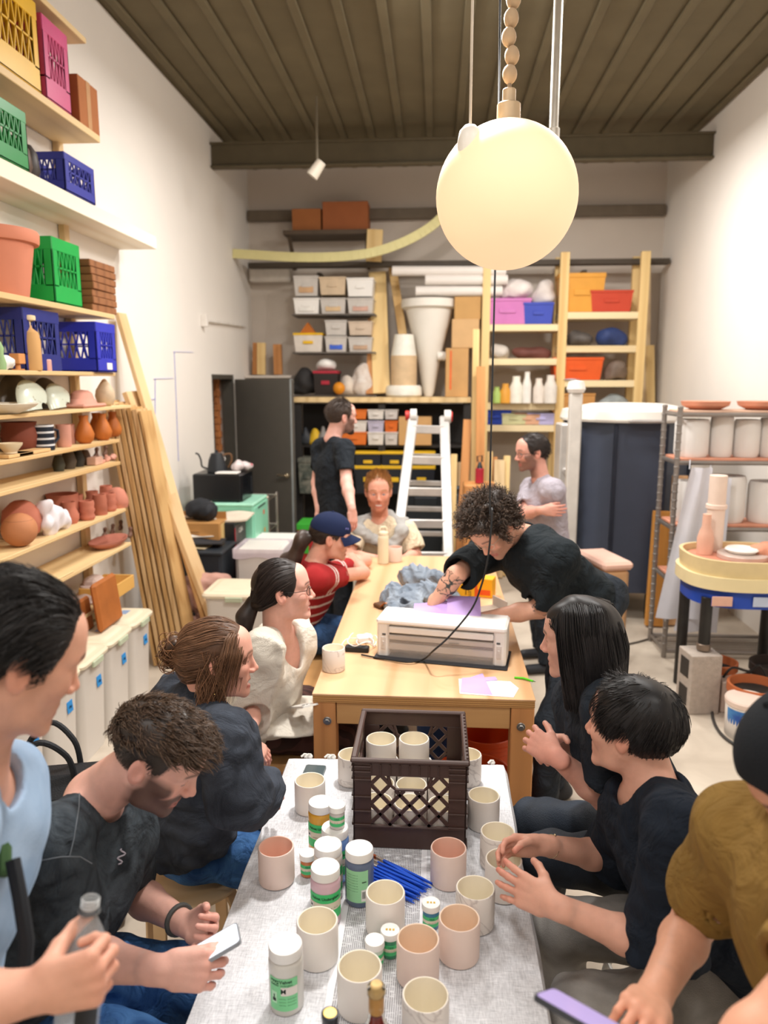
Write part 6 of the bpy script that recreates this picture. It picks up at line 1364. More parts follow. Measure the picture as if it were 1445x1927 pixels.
p=sp(4,3,.03);b=MB();b.lathe([(.001,0),(.025,0),(.028,.03),(.018,.07),(.022,.1),(.01,.13),(.001,.135)],n=20);solo('green_figurine',b,mat('#8fae7a',.5),'small green figurine at the picture edge of the crate shelf','figurine',tuple(p))
# level 5: speckled celadon shells, plates, mould, egg
cel=mat('#bfc4b4',.25,kind='speck',col2='#8a7a5c',scale=26,spec=.6)
def shell(k,px,r,m,label,name,cat,dx,tilt,sc=(1,1,1),a1=PI,z=0):
    """half-dome tile standing on edge, leaning to the wall"""
    p=sp(k,px,dx);b=MB();n=20
    f=lambda u,v:Vector((.35*r*math.cos(v*1.35)*1,-r*math.cos(u*a1)*math.sin(v*1.35+.2)*1.0,r*math.sin(u*a1)*math.sin(v*1.35+.2)))
    b.T=Matrix.Rotation(tilt,4,'Y')@Matrix.Diagonal((*sc,1));b.sheet(f,n,10,.008);mn=min(v[2] for v in b.v);b.v=[(x,y,zz-mn) for x,y,zz in b.v];return solo(name,b,m,label,cat,(p.x,p.y,p.z+z))
dkb=mat('#4b4238',.4,var=.08)
shell(5,28,.19,dkb,'large dark bowl standing on edge behind the speckled tiles','dark_bowl','bowl',.2,-.15)
shell(5,85,.17,dkb,'second dark bowl standing on edge, behind the smaller speckled tile','dark_bowl','bowl',.2,-.15)
shell(5,62,.165,cel,'bigger glossy speckled celadon shell leaning on the shelf','celadon_shell','ceramic shell',.06,-.35,a1=2.4)
shell(5,110,.145,cel,'smaller glossy speckled celadon shell beside the pink mould','celadon_shell','ceramic shell',.09,-.35,a1=2.4)
p=sp(5,18,.03);b=MB();b.lathe([(.001,0),(.07,0),(.15,.035),(.165,.05),(.158,.052),(.07,.008),(.001,.008)],n=48,cap=False);solo('white_platter',b,mat('#e9e4d6',.4),'white ribbed platter lying at the shelf front below the dark bowls','platter',(p.x-.05,p.y,p.z))
p=sp(5,152,.09);t2=thing('clay_mould','pink bisque hump mould beside the egg-shaped vase','mould',tuple(p));b=MB();b.box((0,0,.012),(.17,.3,.022),.01);b.obj('base',pinkc,t2);b=MB();b.lathe([(.12,.02),(.1,.05),(.095,.052),(.08,.085),(.05,.1),(.001,.105)],n=40,M=Matrix.Diagonal((.65,1,1)));b.obj('hump',pinkc,t2)
vase(5,196,[(.028,0),(.05,.02),(.062,.06),(.055,.10),(.03,.14),(.012,.165),(.004,.17)],mat('#cbb598',.6,var=.15,scale=20),'egg-shaped mottled vase at the end of its shelf',dx=.07)
# level 6
pot=[(.05,0),(.075,.02),(.085,.08),(.075,.12),(.08,.14)]
vase(6,28,pot,dkt,'dark red clay pot in the shade behind the striped mug','pot','clay_pot',dx=.17,sc=1.1)
p=sp(6,72,.08);t2=thing('striped_mug','black mug with white brushed stripes and a handle','mug',tuple(p));b=MB();b.lathe([(.001,0),(.055,0),(.058,.004),(.058,.135),(.052,.135),(.05,.01),(.001,.008)],n=36,cap=False);b.obj('mug_body',mat('#1e2430',.3,kind='stripe',col2='#d3d4d6',axis='z',scale=.034,var=.7),t2);b=MB();b.tube([(.03,.05,.11),(.04,.085,.1),(.04,.088,.06),(.03,.055,.03)],.008,8);b.obj('handle',mat('#1e2430',.3),t2)
vase(6,112,[(.035,0),(.04,.01),(.04,.12),(.042,.125)],pinkc,'pink clay cup with dark dots beside the striped mug','cup','clay_cup',dx=.07)
vase(6,124,[(.03,0),(.036,.05),(.028,.1),(.032,.115)],pinkc,'pink clay cup with a knobby handle behind the dotted cup','cup','clay_cup',dx=.14)
vp=[(.03,0),(.05,.02),(.056,.055),(.04,.10),(.024,.135),(.028,.165)]
for px,dx in((152,.06),(176,.15),(187,.06),(207,.12)): vase(6,px,vp,och,'glossy ochre-brown vase in the row of four on the shelf','vase','ochre_vase','ochre vases on one shelf',dx)
p=sp(6,8,.04);b=MB();b.lathe([(.001,0),(.03,0),(.03,.008),(.055,.04),(.057,.05),(.052,.05),(.001,.012)],n=32,cap=False);solo('small_bowl',b,mat('#d9c6a6',.5),'small cream bowl on the plank stack in front of the dark pot','bowl',(p.x,p.y,p.z+.02))
for i,(px,L) in enumerate(((40,.3),(12,.22))):
    p=sp(6,px,.05);b=MB();b.box((0,0,.009),(.09,L,.016),.002);solo('wood_offcut',b,pine2,'pale plank offcut lying %s the small cream bowl'%('beside' if i==0 else 'under'),'plank',(p.x,p.y,p.z+.0005))
# level 7
for i,(px,m,s) in enumerate(((98,'#3a3a30',.9),(118,'#4a4035',1.1),(136,'#2e2c28',1.0),(150,'#5a4638',.9))):
    vase(7,px,[(.03,0),(.04,.04),(.03,.08),(.02,.1)],mat(m,.5),'small dark glazed bottle on the nearly empty shelf','bottle','dark_bottle','dark bottles on the nearly empty shelf',.13,s)
p=sp(7,168,.07);b=MB();b.box((0,0,.025),(.06,.1,.048),.004);solo('clay_block',b,mat('#c9a08c',.8),'pale pink clay block near the shelf end','clay block',tuple(p))
for i,px in enumerate((180,192,204)):
    p=sp(7,px,.06+.02*i);blob('clay_sprig',[Cap((p.x,p.y-.03,p.z+.012),(p.x,p.y+.03,p.z+.014),.013,.01),Cap((p.x,p.y,p.z+.014),(p.x-.02,p.y+.02,p.z+.03),.009,.006)],.004,pinkc,'twisted pink clay sprig lying at the shelf end','clay sprig',.003,120,'clay sprigs at the shelf end',seed=20+i)
def ornament(k,px,dx,label,group,s=1):
    p=sp(k,px,dx);c=A3(p);blob('clay_bird',[Ell(c+A3((0,0,.02*s)),(.012*s,.025*s,.016*s)),Cap(c+A3((0,.015*s,.03*s)),c+A3((0,.02*s,.065*s)),.006*s,.005*s),Ell(c+A3((0,.028*s,.068*s)),(.006*s,.012*s,.007*s))],.0028,mat('#6a4a3a',.6),label,'figurine',.001,100,group)
for px in(170,188,212): ornament(7,px,.2,'tiny dark clay bird against the white wall, upper row','clay birds, upper row')
# level 8
vase(8,18,[(.05,0),(.085,.03),(.10,.09),(.09,.15),(.05,.19),(.03,.2)],terra,'round terracotta vase lying in the shade above the bandaged one',dx=.16)
p=sp(8,12,.06);t2=thing('clay_vase','round ochre gourd-shaped vase wrapped with black tape','vase',tuple(p));b=MB();b.ball((0,0,.085),.085,32,20);b.obj('vase_body',mat('#b87a52',.7,var=.08),t2);b=MB();b.lathe([(.0755,.115),(.0668,.137)],n=32,cap=False);b.lathe([(.0762,.115),(.0674,.137)],n=32,cap=False);b.obj('tape',mat('#26282c',.5),t2)
p=sp(8,84,.06);blob('plastic_bag',[Ell((p.x,p.y-.03,p.z+.07),(.05,.10,.07)),Cap((p.x-.02,p.y-.08,p.z+.14),(p.x,p.y+.09,p.z+.03),.05,.03),Half((0,0,p.z+.001),(0,0,-1))],.005,mat('#e6e0e4',.5,var=.06,scale=30),'crumpled white printed plastic bag slumped between the vases','bag',.012,45,seed=14)
cup1=[(.032,0),(.04,.01),(.04,.02),(.034,.035),(.042,.05),(.036,.065),(.04,.085),(.036,.1)]
cup2=[(.036,0),(.038,.01),(.036,.03),(.039,.035),(.036,.06),(.038,.075),(.034,.11)]
bell=[(.034,0),(.045,.02),(.046,.045),(.03,.08),(.034,.11)]
for i,(px,pr,dx,lab) in enumerate(((100,pot,.19,'terracotta pot at the back of the clay cup cluster'),(112,bell,.11,'bell-shaped clay cup beside the white bag'),(128,bell,.2,'bell-shaped clay cup at the back of the cluster'),(146,cup1,.06,'wavy-sided clay cup at the shelf front'),(172,cup2,.06,'straight ringed clay cup at the shelf front'),(190,cup1,.06,'ringed clay cup last of the shelf front row'),(158,bell,.17,'flared clay cup behind the wavy-sided cup'),(186,cup2,.19,'tall clay cup behind the ringed cups'))): vase(8,px,pr,terra if i%2 else mat('#b06a54',.8,var=.06),lab,'cup','clay_cup',None,dx,1.15)
vase(8,206,[(.06,0),(.064,.02),(.066,.025),(.062,.06),(.045,.1),(.02,.118),(.004,.12)],mat('#c47f6a',.8,var=.05),'domed pink clay lid at the end of the cup shelf','lid','clay_dome',dx=.07,sc=1.1)
# level 9
p=sp(9,184,.1);b=MB();b.lathe([(.001,0),(.11,0),(.16,.03),(.165,.045),(.155,.045),(.105,.014),(.001,.012)],n=48,cap=False,M=Matrix.Diagonal((.62,1.15,1)));solo('clay_dish',b,mat('#b06e5c',.8,var=.05),'wide shallow oval clay dish on the shelf above the wooden tray','dish',tuple(p))
for px in(176,192,208): ornament(9,px,.22,'tiny clay bird against the white wall, lower row','clay birds, lower row')
p=sp(9,224,.06);ornament(9,226,.05,'pale clay bird at the very end of the dish shelf',None)
p=sp(9,30,.1);b=MB();b.box((0,0,.006),(.2,.5,.01),.002);solo('ware_board',b,pine,'bare pale ware board on the dish shelf','board',(p.x,p.y,p.z))
# level 10
def hump(k,px,dx,m,label,s=1):
    p=sp(k,px,dx);t2=thing('clay_mould',label,'mould',tuple(p));b=MB();b.lathe([(.001,0),(.15*s,0),(.152*s,.012),(.12*s,.03),(.09*s,.06*s),(.085*s,.09*s)],n=40,M=Matrix.Diagonal((.75,1,1)));b.obj('base',m,t2);b=MB();b.box((0,.02,.1*s),(.09*s,.13*s,.06*s),.02);b.obj('hump',m,t2)
hump(10,82,.1,pinkc,'pink hat-shaped clay mould on the lowest shelf');hump(10,146,.11,mat('#d9c2b8',.85,var=.03),'pale pink hat-shaped clay mould between the pink one and the wooden tray',1.05)
p=sp(10,203,.05);t2=thing('wooden_tray','open yellow pine tray on the lowest shelf','tray',(p.x,p.y-.2,p.z),0);
b=MB();b.box((0,0,.006),(.2,.36,.01),.001);b.obj('base',pine2,t2)
for s in(-1,1):
    b=MB();b.box((s*.095,0,.045),(.012,.36,.085),.002);b.obj('side_panel',wood('#d9a95c','#c08a3c','y',5),t2);b=MB();b.box((0,s*.175,.045),(.18,.012,.085),.002);b.obj('end_panel',wood('#d9a95c','#c08a3c','x',5),t2)
# ---------- row of lidded bins ----------
binm=mat('#d9d3cb',.4,var=.02,spec=.5);lidm=mat('#e3d7bd',.5,var=.05,scale=6);latm=mat('#bfc9ae',.45);blue=mat('#2f8fd6',.6,var=.04)
def bin_(x,y,w,d,h,label,group=None,rz=0,tape=True):
    t=thing('lidded_bin',label,'bin',(x,y,0),rz,group)
    b=MB();b.T=None
    for z0,z1 in((0,h-.05),): 
        n=9;P=[]
        def ring(sx,sy,z):
            o=[];r=.045
            for cx_,cy_,a0 in((sx-r,sy-r,0),(-sx+r,sy-r,90),(-sx+r,-sy+r,180),(sx-r,-sy+r,270)):
                for k in range(4): a=math.radians(a0+k*30);o.append((cx_+r*math.cos(a),cy_+r*math.sin(a),z))
            return o
        R0=[ring(d/2*.86,w/2*.86,0),ring(d/2*.96,w/2*.96,h-.06),ring(d/2*.97,w/2*.97,h-.045),ring(d/2,w/2,h-.04),ring(d/2,w/2,h-.028)]
        vs=[v for r in R0 for v in r];k=16;fs=[tuple(range(k))[::-1],tuple((len(R0)-1)*k+i for i in range(k))]+[(j*k+i,j*k+(i+1)%k,(j+1)*k+(i+1)%k,(j+1)*k+i) for j in range(len(R0)-1) for i in range(k)]
        b._add(vs,fs)
    b.obj('bin_body',binm,t)
    R0=[ring(d/2+.012,w/2+.01,h-.03),ring(d/2+.014,w/2+.012,h-.014),ring(d/2+.004,w/2+.002,h),ring(d/2-.03,w/2-.03,h+.002),ring(d/2-.04,w/2-.04,h+.012),ring(d/2-.06,w/2-.06,h+.014)]
    b=MB();vs=[v for r in R0 for v in r];fs=[tuple(range(k))[::-1],tuple((len(R0)-1)*k+i for i in range(k))]+[(j*k+i,j*k+(i+1)%k,(j+1)*k+(i+1)%k,(j+1)*k+i) for j in range(len(R0)-1) for i in range(k)];b._add(vs,fs);l=b.obj('lid',lidm,t)
    b=MB();b.box((d/2+.016,0,h-.035),(.016,.12,.035),.004);b.obj('latch',latm,t)
    if tape:
        b=MB();b.box((d/2*.945+.002,w*.16,h-.17),(.003,.055,.06),.0005,Matrix.Rotation(-.07,3,'Y'));tp=b.obj('tape_label',blue,t);text_mb('clay',.022,'lettering',mat('#1a2a44',.7),t,(d/2*.945+.005,w*.16,h-.17),(PI/2,0,PI/2),.0004)
        b=MB();b.box((d*.18,w*.1,h+.0145),(.05,.08,.001),.0003);b.obj('tape_label',mat('#8fa3c4',.7),t)
    return t
names=['nearest the leaning boards','second from the leaning boards','third from the leaning boards','fourth from the leaning boards','fifth from the leaning boards','farthest from the leaning boards']
for i in range(6):
    bin_(-2.035,4.40-.335*i,.322,.40,.57,'tall white lidded bin with blue tape, %s'%names[i],'white lidded bins under the shelving')
# orange brown boards standing on the bins
p=at_x(222,1165,-1.95);b=MB();b.T=Matrix.Rotation(-.12,4,'Y');b.box((0,0,.15),(.035,.30,.29),.03);solo('pine_slab',b,mat('#a8622c',.6,var=.14,scale=9),'rounded orange-brown wood panel standing upright on the bins','panel',(-1.93,4.16,.586))
b=MB();b.T=Matrix.Rotation(-.1,4,'Y');b.box((0,0,.10),(.03,.36,.2),.02);solo('pine_slab',b,mat('#a8602a',.6,var=.1),'lower brown wood panel behind the rounded one on the bins','panel',(-2.03,3.95,.586))
# black shoulder bag hung by the bins
t2=thing('shoulder_bag','black bag with looped straps on the floor between the bins and the phone reader','bag',(-1.36,2.42,0),.25)
bm=mat('#1c1e22',.6,var=.1,bump=.3,bscale=200)
b=MB();b.box((0,0,.33),(.46,.2,.62),.06);b.obj('bag_body',bm,t2);b=MB();b.box((.05,-.101,.3),(.26,.02,.26),.01);b.obj('pocket',bm,t2)
for s in(-1,1):
    b=MB();b.tube(cr([Vector((-.12,s*.05,.62)),Vector((-.11,s*.07,.72)),Vector((-.03,s*.08,.79)),Vector((.05,s*.06,.72)),Vector((.07,s*.05,.62))]),.011,8);b.obj('strap',bm,t2)
# ---------- leaning boards and plywood ----------
def lean(name,foot,top,w,th,m,label,group=None,up=(0,1,0)):
    a=Vector(foot);c=Vector(top);b=MB();d=c-a;b.bar((0,0,0),tuple(d),th,w,.002,up=up);mn=min(v[2] for v in b.v);b.v=[(x,y,z-mn) for x,y,z in b.v];return solo(name,b,m,label,'board',(a.x,a.y,a.z+.001),group=group)
plm=wood('#d3ab77','#b98a55','z',4);plw=wood('#dcbf92','#c7a068','z',3)
for i in range(7):
    y=5.07+.006*i;lean('plywood_sheet',(-2.0+.042*i,y,.005),(-2.24+.036*i,y,1.90-.012*i),.20,.02+.006*(i%3),wood('#d6b484' if i%2 else '#c9a26c','#a87c48','z',9),'upright plywood sheet on edge in the pack beside the shelving','plywood pack beside the shelving',up=(0,1,0))
lean('pine_board',(-1.66,5.36,.005),(-2.24,5.30,2.50),.03,.14,plw,'longest pale pine board leaning on the white wall',up=(1,0,0))
lean('pine_board',(-1.56,5.28,.005),(-2.18,5.24,1.95),.035,.20,wood('#d9b98c','#c4995f','z',3),'wide pine board leaning in front of the longest one',up=(1,0,0))
lean('pine_board',(-1.63,5.20,.005),(-2.10,5.20,1.85),.03,.03,plm,'narrow pine batten leaning between the plywood pack and the wide board',up=(1,0,0))
# ---------- corner with appliances ----------
p=at_z(392,1150,.60);bin_(-1.36,5.02,.44,.40,.60,'cream lidded bin standing alone beside the leaning boards',None,-PI/2,tape=False)
def boxy(name,label,cat,px0,py0,px1,py1,Y,dep,m,z0=None,rz=0,rad=.006,parts=None,part='box_body',group=None):
    a=at_y(px0,py1,Y);c=at_y(px1,py0,Y);w=c.x-a.x;base=a.z if z0 is None else z0;h=c.z-base
    t=thing(name,label,cat,((a.x+c.x)/2,Y+dep/2,base),rz,group);b=MB();b.box((0,0,h/2),(w,dep,h),rad);b.obj(part,m,t)
    if parts: parts(t,w,dep,h)
    return t
blk=mat('#1f2226',.4,var=.05,spec=.5)
def tote_parts(t,w,d,h):
    b=MB();b.box((0,0,h-.01),(w+.03,d+.03,.035),.01);b.obj('rim',mat('#2b3036',.45),t)
t2=boxy('storage_tote','charcoal plastic tote heaped with papers beside the leaning boards','tote',318,1040,415,1135,5.6,.42,mat('#2a2f35',.5),0,.0,.02,tote_parts,'tote_body');hz=t2.location.z+2.04-(1040-715)/1400*5.6
tb=.0
def top_of(t): bpy.context.view_layer.update();return max((o.matrix_world@Vector(v)).z for o in t.children for v in o.bound_box)
zt=top_of(t2)
for i,(dx,dy,c_,w_,l_) in enumerate(((-.06,-.06,'#d9c6a0',.28,.2),(.06,-.02,'#2a2c30',.26,.22),(-.02,.1,'#e3ddd2',.2,.16))):
    b=MB();b.sheet(lambda u,v:((u-.5)*w_,(v-.5)*l_,.012+.012*math.sin(u*5+i)*math.sin(v*3)),8,6,.008);solo('folder',b,mat(c_,.7),('tan folder','black plastic sleeve','white paper pad')[i]+' lying on the charcoal tote','folder',(t2.location.x+dx,t2.location.y+dy,zt+.004+.028*i),rot=.2*i-.1)
p=at_y(400,1125,5.25);c=A3((p.x-.0,5.32,.40))
blob('clay_bag',[Ell(c+A3((-.12,0,.05)),(.16,.12,.16)),Ell(c+A3((.02,.02,.06)),(.17,.12,.13)),Ell(c+A3((.1,0,-.02)),(.15,.13,.12)),Cap((c[0]-.1,5.32,.1),(c[0]+.1,5.32,.1),.16,.16,.1),Half((0,0,.002),(0,0,-1))],.008,mat('#b98f82',.7,var=.12,scale=14,wr=10),'sagging bag of pinkish brown clay behind the lone cream bin','bag',.014,28,seed=31)
blob('clear_bag',[Ell(c+A3((-.26,-.03,.0)),(.09,.08,.14)),Cap((c[0]-.26,5.29,.02),(c[0]-.26,5.29,.3),.08,.08,.05),Half((0,0,.002),(0,0,-1))],.008,mat('#d9d5d0',.3,var=.06),'crumpled clear plastic bag against the leaning boards','bag',.014,40,seed=33)
def cb_parts(t,w,d,h):
    b=MB();b.box((0,.1,h+.03),(w,.006,.06),.001);b.obj('flap',mat('#b5814a',.8,var=.05),t);b=MB();b.box((w/2+.001,0,h/2),(.002,d*.6,h*.8),.0005);b.obj('side_print',mat('#d9b878',.7),t)
    b=MB()
    for k in range(3): b.box((-.03,-d/2-.001,h*.55-.018*k),(.12,.002,.005),.0005)
    b.obj('printed_mark',mat('#6a4a2a',.7),t)
boxy('cardboard_box','open tan cardboard box on the charcoal tote','box',325,985,412,1040,5.86,.24,mat('#b98850',.8,var=.05),zt+.001,0,.003,cb_parts)
def sp_parts(t,w,d,h):
    b=MB();b.box((w/2+.002,-.02,h/2),(.004,d*.85,h*.94),.001);f=b.obj('printed_side',mat('#3a3436',.5,kind='wash',col2='#6a5a58',scale=9),t);text_mb('CISA',.06,'lettering',WH,t,(w/2+.005,-.05,h*.9),(PI/2,0,PI/2),.0005,bold=.001);b=MB();b.box((w/2+.002,-d/2+.005,h/2),(.006,.012,h*.9),.001);b.obj('red_edge',mat('#a3222e',.5),t)
t3=boxy('equipment_box','tall black printed carton between the charcoal tote and the mint cabinet','box',412,985,441,1120,6.0,.45,blk,0,0,.004,sp_parts);zt3=top_of(t3)
p=t3.location;b=MB();b.sheet(lambda u,v:((u-.5)*.62-.12,(v-.5)*.3,.02+.02*math.sin(u*6)*math.sin(v*4+1)),14,8,.012);solo('folded_cloth',b,mat('#d3c6b4',.9,bump=.3),'folded beige cloth draped over the black printed carton','cloth',(p.x-.02,p.y-.05,zt3+.012))

# mint drawer cabinet
def mint_parts(t,w,d,h):
    m2=mat('#8fd1b4',.35,var=.02,spec=.5)
    b=MB();b.box((0,0,h+.004),(w+.01,d+.01,.03),.012);b.obj('top_panel',mat('#a3dcc2',.35),t)
    for k,(z0,z1) in enumerate(((.02,h*.52),(h*.55,h-.02))):
        b=MB();b.box((w/2+.004,0,(z0+z1)/2),(.012,d*.94,z1-z0),.005);dr=b.obj('door',m2,t);b=MB();b.box((w/2+.012,0,z1-.02),(.01,d*.5,.012),.003);b.obj('handle',mat('#2a2c2e',.5),dr)
    for k,(y,z,c_) in enumerate(((.08,.88,'#e2542a'),(-.06,.68,'#2a3a4a'),(.1,.7,'#e0a030'),(-.1,.6,'#e8e4dc'))):
        b=MB();b.box((w/2+.0115,y,h*z),(.0015,.045,.04),.0005);b.obj('sticker',mat(c_,.5),t)
t4=boxy('mint_cabinet','mint green two-door cabinet plastered with stickers beside the grey door','cabinet',398,952,476,1120,6.35,.55,mat('#86c9ab',.35,spec=.5),0,0,.012,mint_parts,'cabinet_body');zt4=top_of(t4)
def mw_parts(t,w,d,h):
    b=MB();b.box((w/2+.006,0,h/2),(.012,d*.96,h*.94),.004);dr=b.obj('door',mat('#14161a',.15,spec=.7),t);b=MB();b.bar((w/2+.02,d*.25,h*.2),(w/2+.02,d*.25,h*.8),.012,.012,.004);b.obj('handle',mat('#2a2c30',.3),dr)
    for sx in(-1,1):
        for sy in(-1,1): b=MB();b.cyl((sx*(w/2-.04),sy*(d/2-.04),-.008),(sx*(w/2-.04),sy*(d/2-.04),.003),.015);b.obj('foot',blk,t)
t5=boxy('microwave_oven','black microwave on top of the mint cabinet','microwave',364,893,452,950,6.4,.40,mat('#17191c',.3,spec=.5),zt4+.009,0,.012,mw_parts,'oven_body');zt5=top_of(t5)
p=t5.location;t6=thing('gooseneck_kettle','matte black gooseneck kettle on the microwave','kettle',(p.x-.04,p.y-.03,zt5+.001),.2)
b=MB();b.lathe([(.001,0),(.085,0),(.09,.006),(.072,.11),(.055,.15),(.052,.16)],n=36);b.obj('kettle_body',mat('#23262a',.45),t6);b=MB();b.lathe([(.054,.158),(.05,.168),(.02,.175),(.012,.185),(.014,.195),(.001,.2)],n=28);b.obj('lid',mat('#2a2c30',.4),t6)
b=MB();b.tube(cr([Vector((-.08,0,.03)),Vector((-.13,0,.05)),Vector((-.14,0,.11)),Vector((-.16,0,.16)),Vector((-.185,0,.17))]),.008,8);b.obj('spout',mat('#23262a',.45),t6);b=MB();b.tube(cr([Vector((.05,0,.15)),Vector((.12,0,.16)),Vector((.13,0,.1)),Vector((.1,0,.04))]),.009,8);b.obj('handle',mat('#6a4a2e',.5),t6)
blob('snack_bag',[Ell((p.x+.15,p.y-.02,zt5+.055),(.06,.07,.05)),Ell((p.x+.19,p.y+.05,zt5+.05),(.06,.06,.045))],.006,mat('#d3c6c6',.3,kind='speck',col2='#b03a4a',scale=14),'shiny pink and white snack bag beside the black kettle','bag',.01,40,seed=41)
b=MB();b.box((0,0,.008),(.2,.12,.014),.004);solo('paper_pad',b,WH,'white paper pad at the front of the microwave top','paper',(p.x+.09,p.y-.14,zt5+.001))
b=MB()
for k in range(6): b.tube([(.05*math.cos(a+k*.5)*math.cos(k*.5),.05*math.sin(a),.09+.07*math.sin(a+k)) for a in np.linspace(0,2*PI,17)[:-1]],.0016,5,closed=True)
b.lathe([(.001,0),(.05,0),(.055,.05),(.05,.052),(.045,.006),(.001,.005)],n=24,cap=False);solo('wire_basket',b,mat('#c9c5c0',.3,metal=.7),'tangled wire dripper stand behind the black kettle','wire stand',(p.x-.06,p.y+.13,zt5+.001))
blob('camera_bag',[Ell((t3.location.x-.22,6.0,zt3+.115),(.11,.10,.09)),Ell((t3.location.x-.14,5.98,zt3+.10),(.08,.09,.08))],.006,mat('#23252a',.7,wr=12),'small black camera bag in front of the microwave','bag',.008,40,seed=43)
# wire trolley behind cabinet
p=at_y(475,935,7.0);t6=thing('wire_trolley','chrome wire trolley holding a cup and paper plates beside the door','trolley',(p.x,7.15,0))
ch=mat('#c7c4bf',.25,metal=.9)
for sx in(-.16,.16):
    for sy in(-.2,.2): b=MB();b.cyl((sx,sy,0),(sx,sy,p.z),.012);b.obj('post',ch,t6)
for z in(.2,.6,p.z-.03):
    b=MB();b.tube([(-.16,-.2,z),(.16,-.2,z),(.16,.2,z),(-.16,.2,z)],.007,6,closed=True)
    for k in range(9): b.tube([(-.16+.04*k,-.2,z),(-.16+.04*k,.2,z)],.003,4)
    b.obj('wire_shelf',ch,t6)
b=MB();b.lathe([(.001,0),(.1,0),(.13,.02),(.125,.022),(.001,.006)],n=32,cap=False);solo('paper_plates',b,mat('#dccdb2',.7),'stack of paper plates on the chrome trolley','plates',(p.x+.02,7.03,p.z-.026))
b=MB();b.lathe([(.001,0),(.045,0),(.05,.16),(.047,.16),(.001,.01)],n=28,cap=False);solo('paper_cup',b,WH,'tall white cup on the chrome trolley','cup',(p.x-.08,7.0,p.z-.026))
b=MB();b.box((0,0,.09),(.03,.16,.18),.003);solo('brown_book',b,mat('#8a4a2a',.7),'upright brown board beside the white cup on the trolley','board',(p.x-.145,7.1,p.z-.026))
# white bins with liner, stacked lids
def wb_parts(t,w,d,h):
    w_=waves(5,40)
    b=MB();b.grid(lambda u,v:((w/2+.012)*max(-1,min(1,1.5*math.cos(u*2*PI)))*1.0,(d/2+.012)*max(-1,min(1,1.5*math.sin(u*2*PI))),h+.004-.075*v-.01*math.sin(u*40)*v),64,4);b.obj('bag_liner',mat('#e3d9e2',.3,alpha=.8),t)
t7=boxy('waste_bin','white waste bin with a plastic liner near the grey door','bin',447,1035,530,1200,5.75,.4,mat('#dedad4',.45,var=.02),0,0,.03,wb_parts,'bin_body')
t8=boxy('lidded_bin','white bin with flat lid just behind the liner-fitted waste bin','bin',452,1026,545,1200,6.22,.38,mat('#dedad4',.45,var=.02),0,0,.03,lambda t,w,d,h:(lambda b:(b.box((0,0,h+.012),(w+.04,d+.04,.03),.01),b.obj('lid',WH,t)))(MB()),'bin_body')
blob('red_sack',[Cap((-1.12,5.36,.1),(-1.12,5.36,.5),.07,.06),Ell((-1.12,5.36,.3),(.06,.08,.28)),Half((0,0,.002),(0,0,-1))],.008,mat('#a3242b',.6,wr=9),'red and white sack standing between the lone bin and the waste bin','sack',.01,35,seed=45)
# ---------- open door ----------
hx,hy=XL+.03,8.45;dx_,dy_=at_y(553,850,8.1).x,8.1
L_=math.hypot(dx_-hx,dy_-hy);rz=math.atan2(dy_-hy,dx_-hx)
dm=mat('#55514b',.5,var=.04)
b=MB();b.box((L_/2,0,1.03),(L_,.045,2.04),.003);d1=b.obj('door_1',dm,None,35,(hx,hy,.0),rz);tag(d1,kind='structure')
b=MB();b.box((L_-.012,0,1.03),(.02,.05,2.045),.002);b.obj('door_edge',mat('#9aa0a2',.5),d1)
b=MB();b.cyl((L_-.07,-.022,1.0),(L_-.07,-.06,1.0),.026);b.cyl((L_-.07,-.058,1.0),(L_-.19,-.062,1.0),.011);b.obj('door_handle',mat('#c9b89c',.25,metal=.9),d1)
# ---------- back wall: shelving, lumber, ladder ----------
BY=8.75
def R4(px0,py0,px1,py1,Y):
    a=at_y(px0,py1,Y);c=at_y(px1,py0,Y);return a.x,c.x,a.z,c.z
cardb=mat('#c79b66',.8,var=.06);clearp=mat('#d8d2cb',.3,alpha=.8,var=.08,scale=9);dark=mat('#2a2725',.6,var=.1)
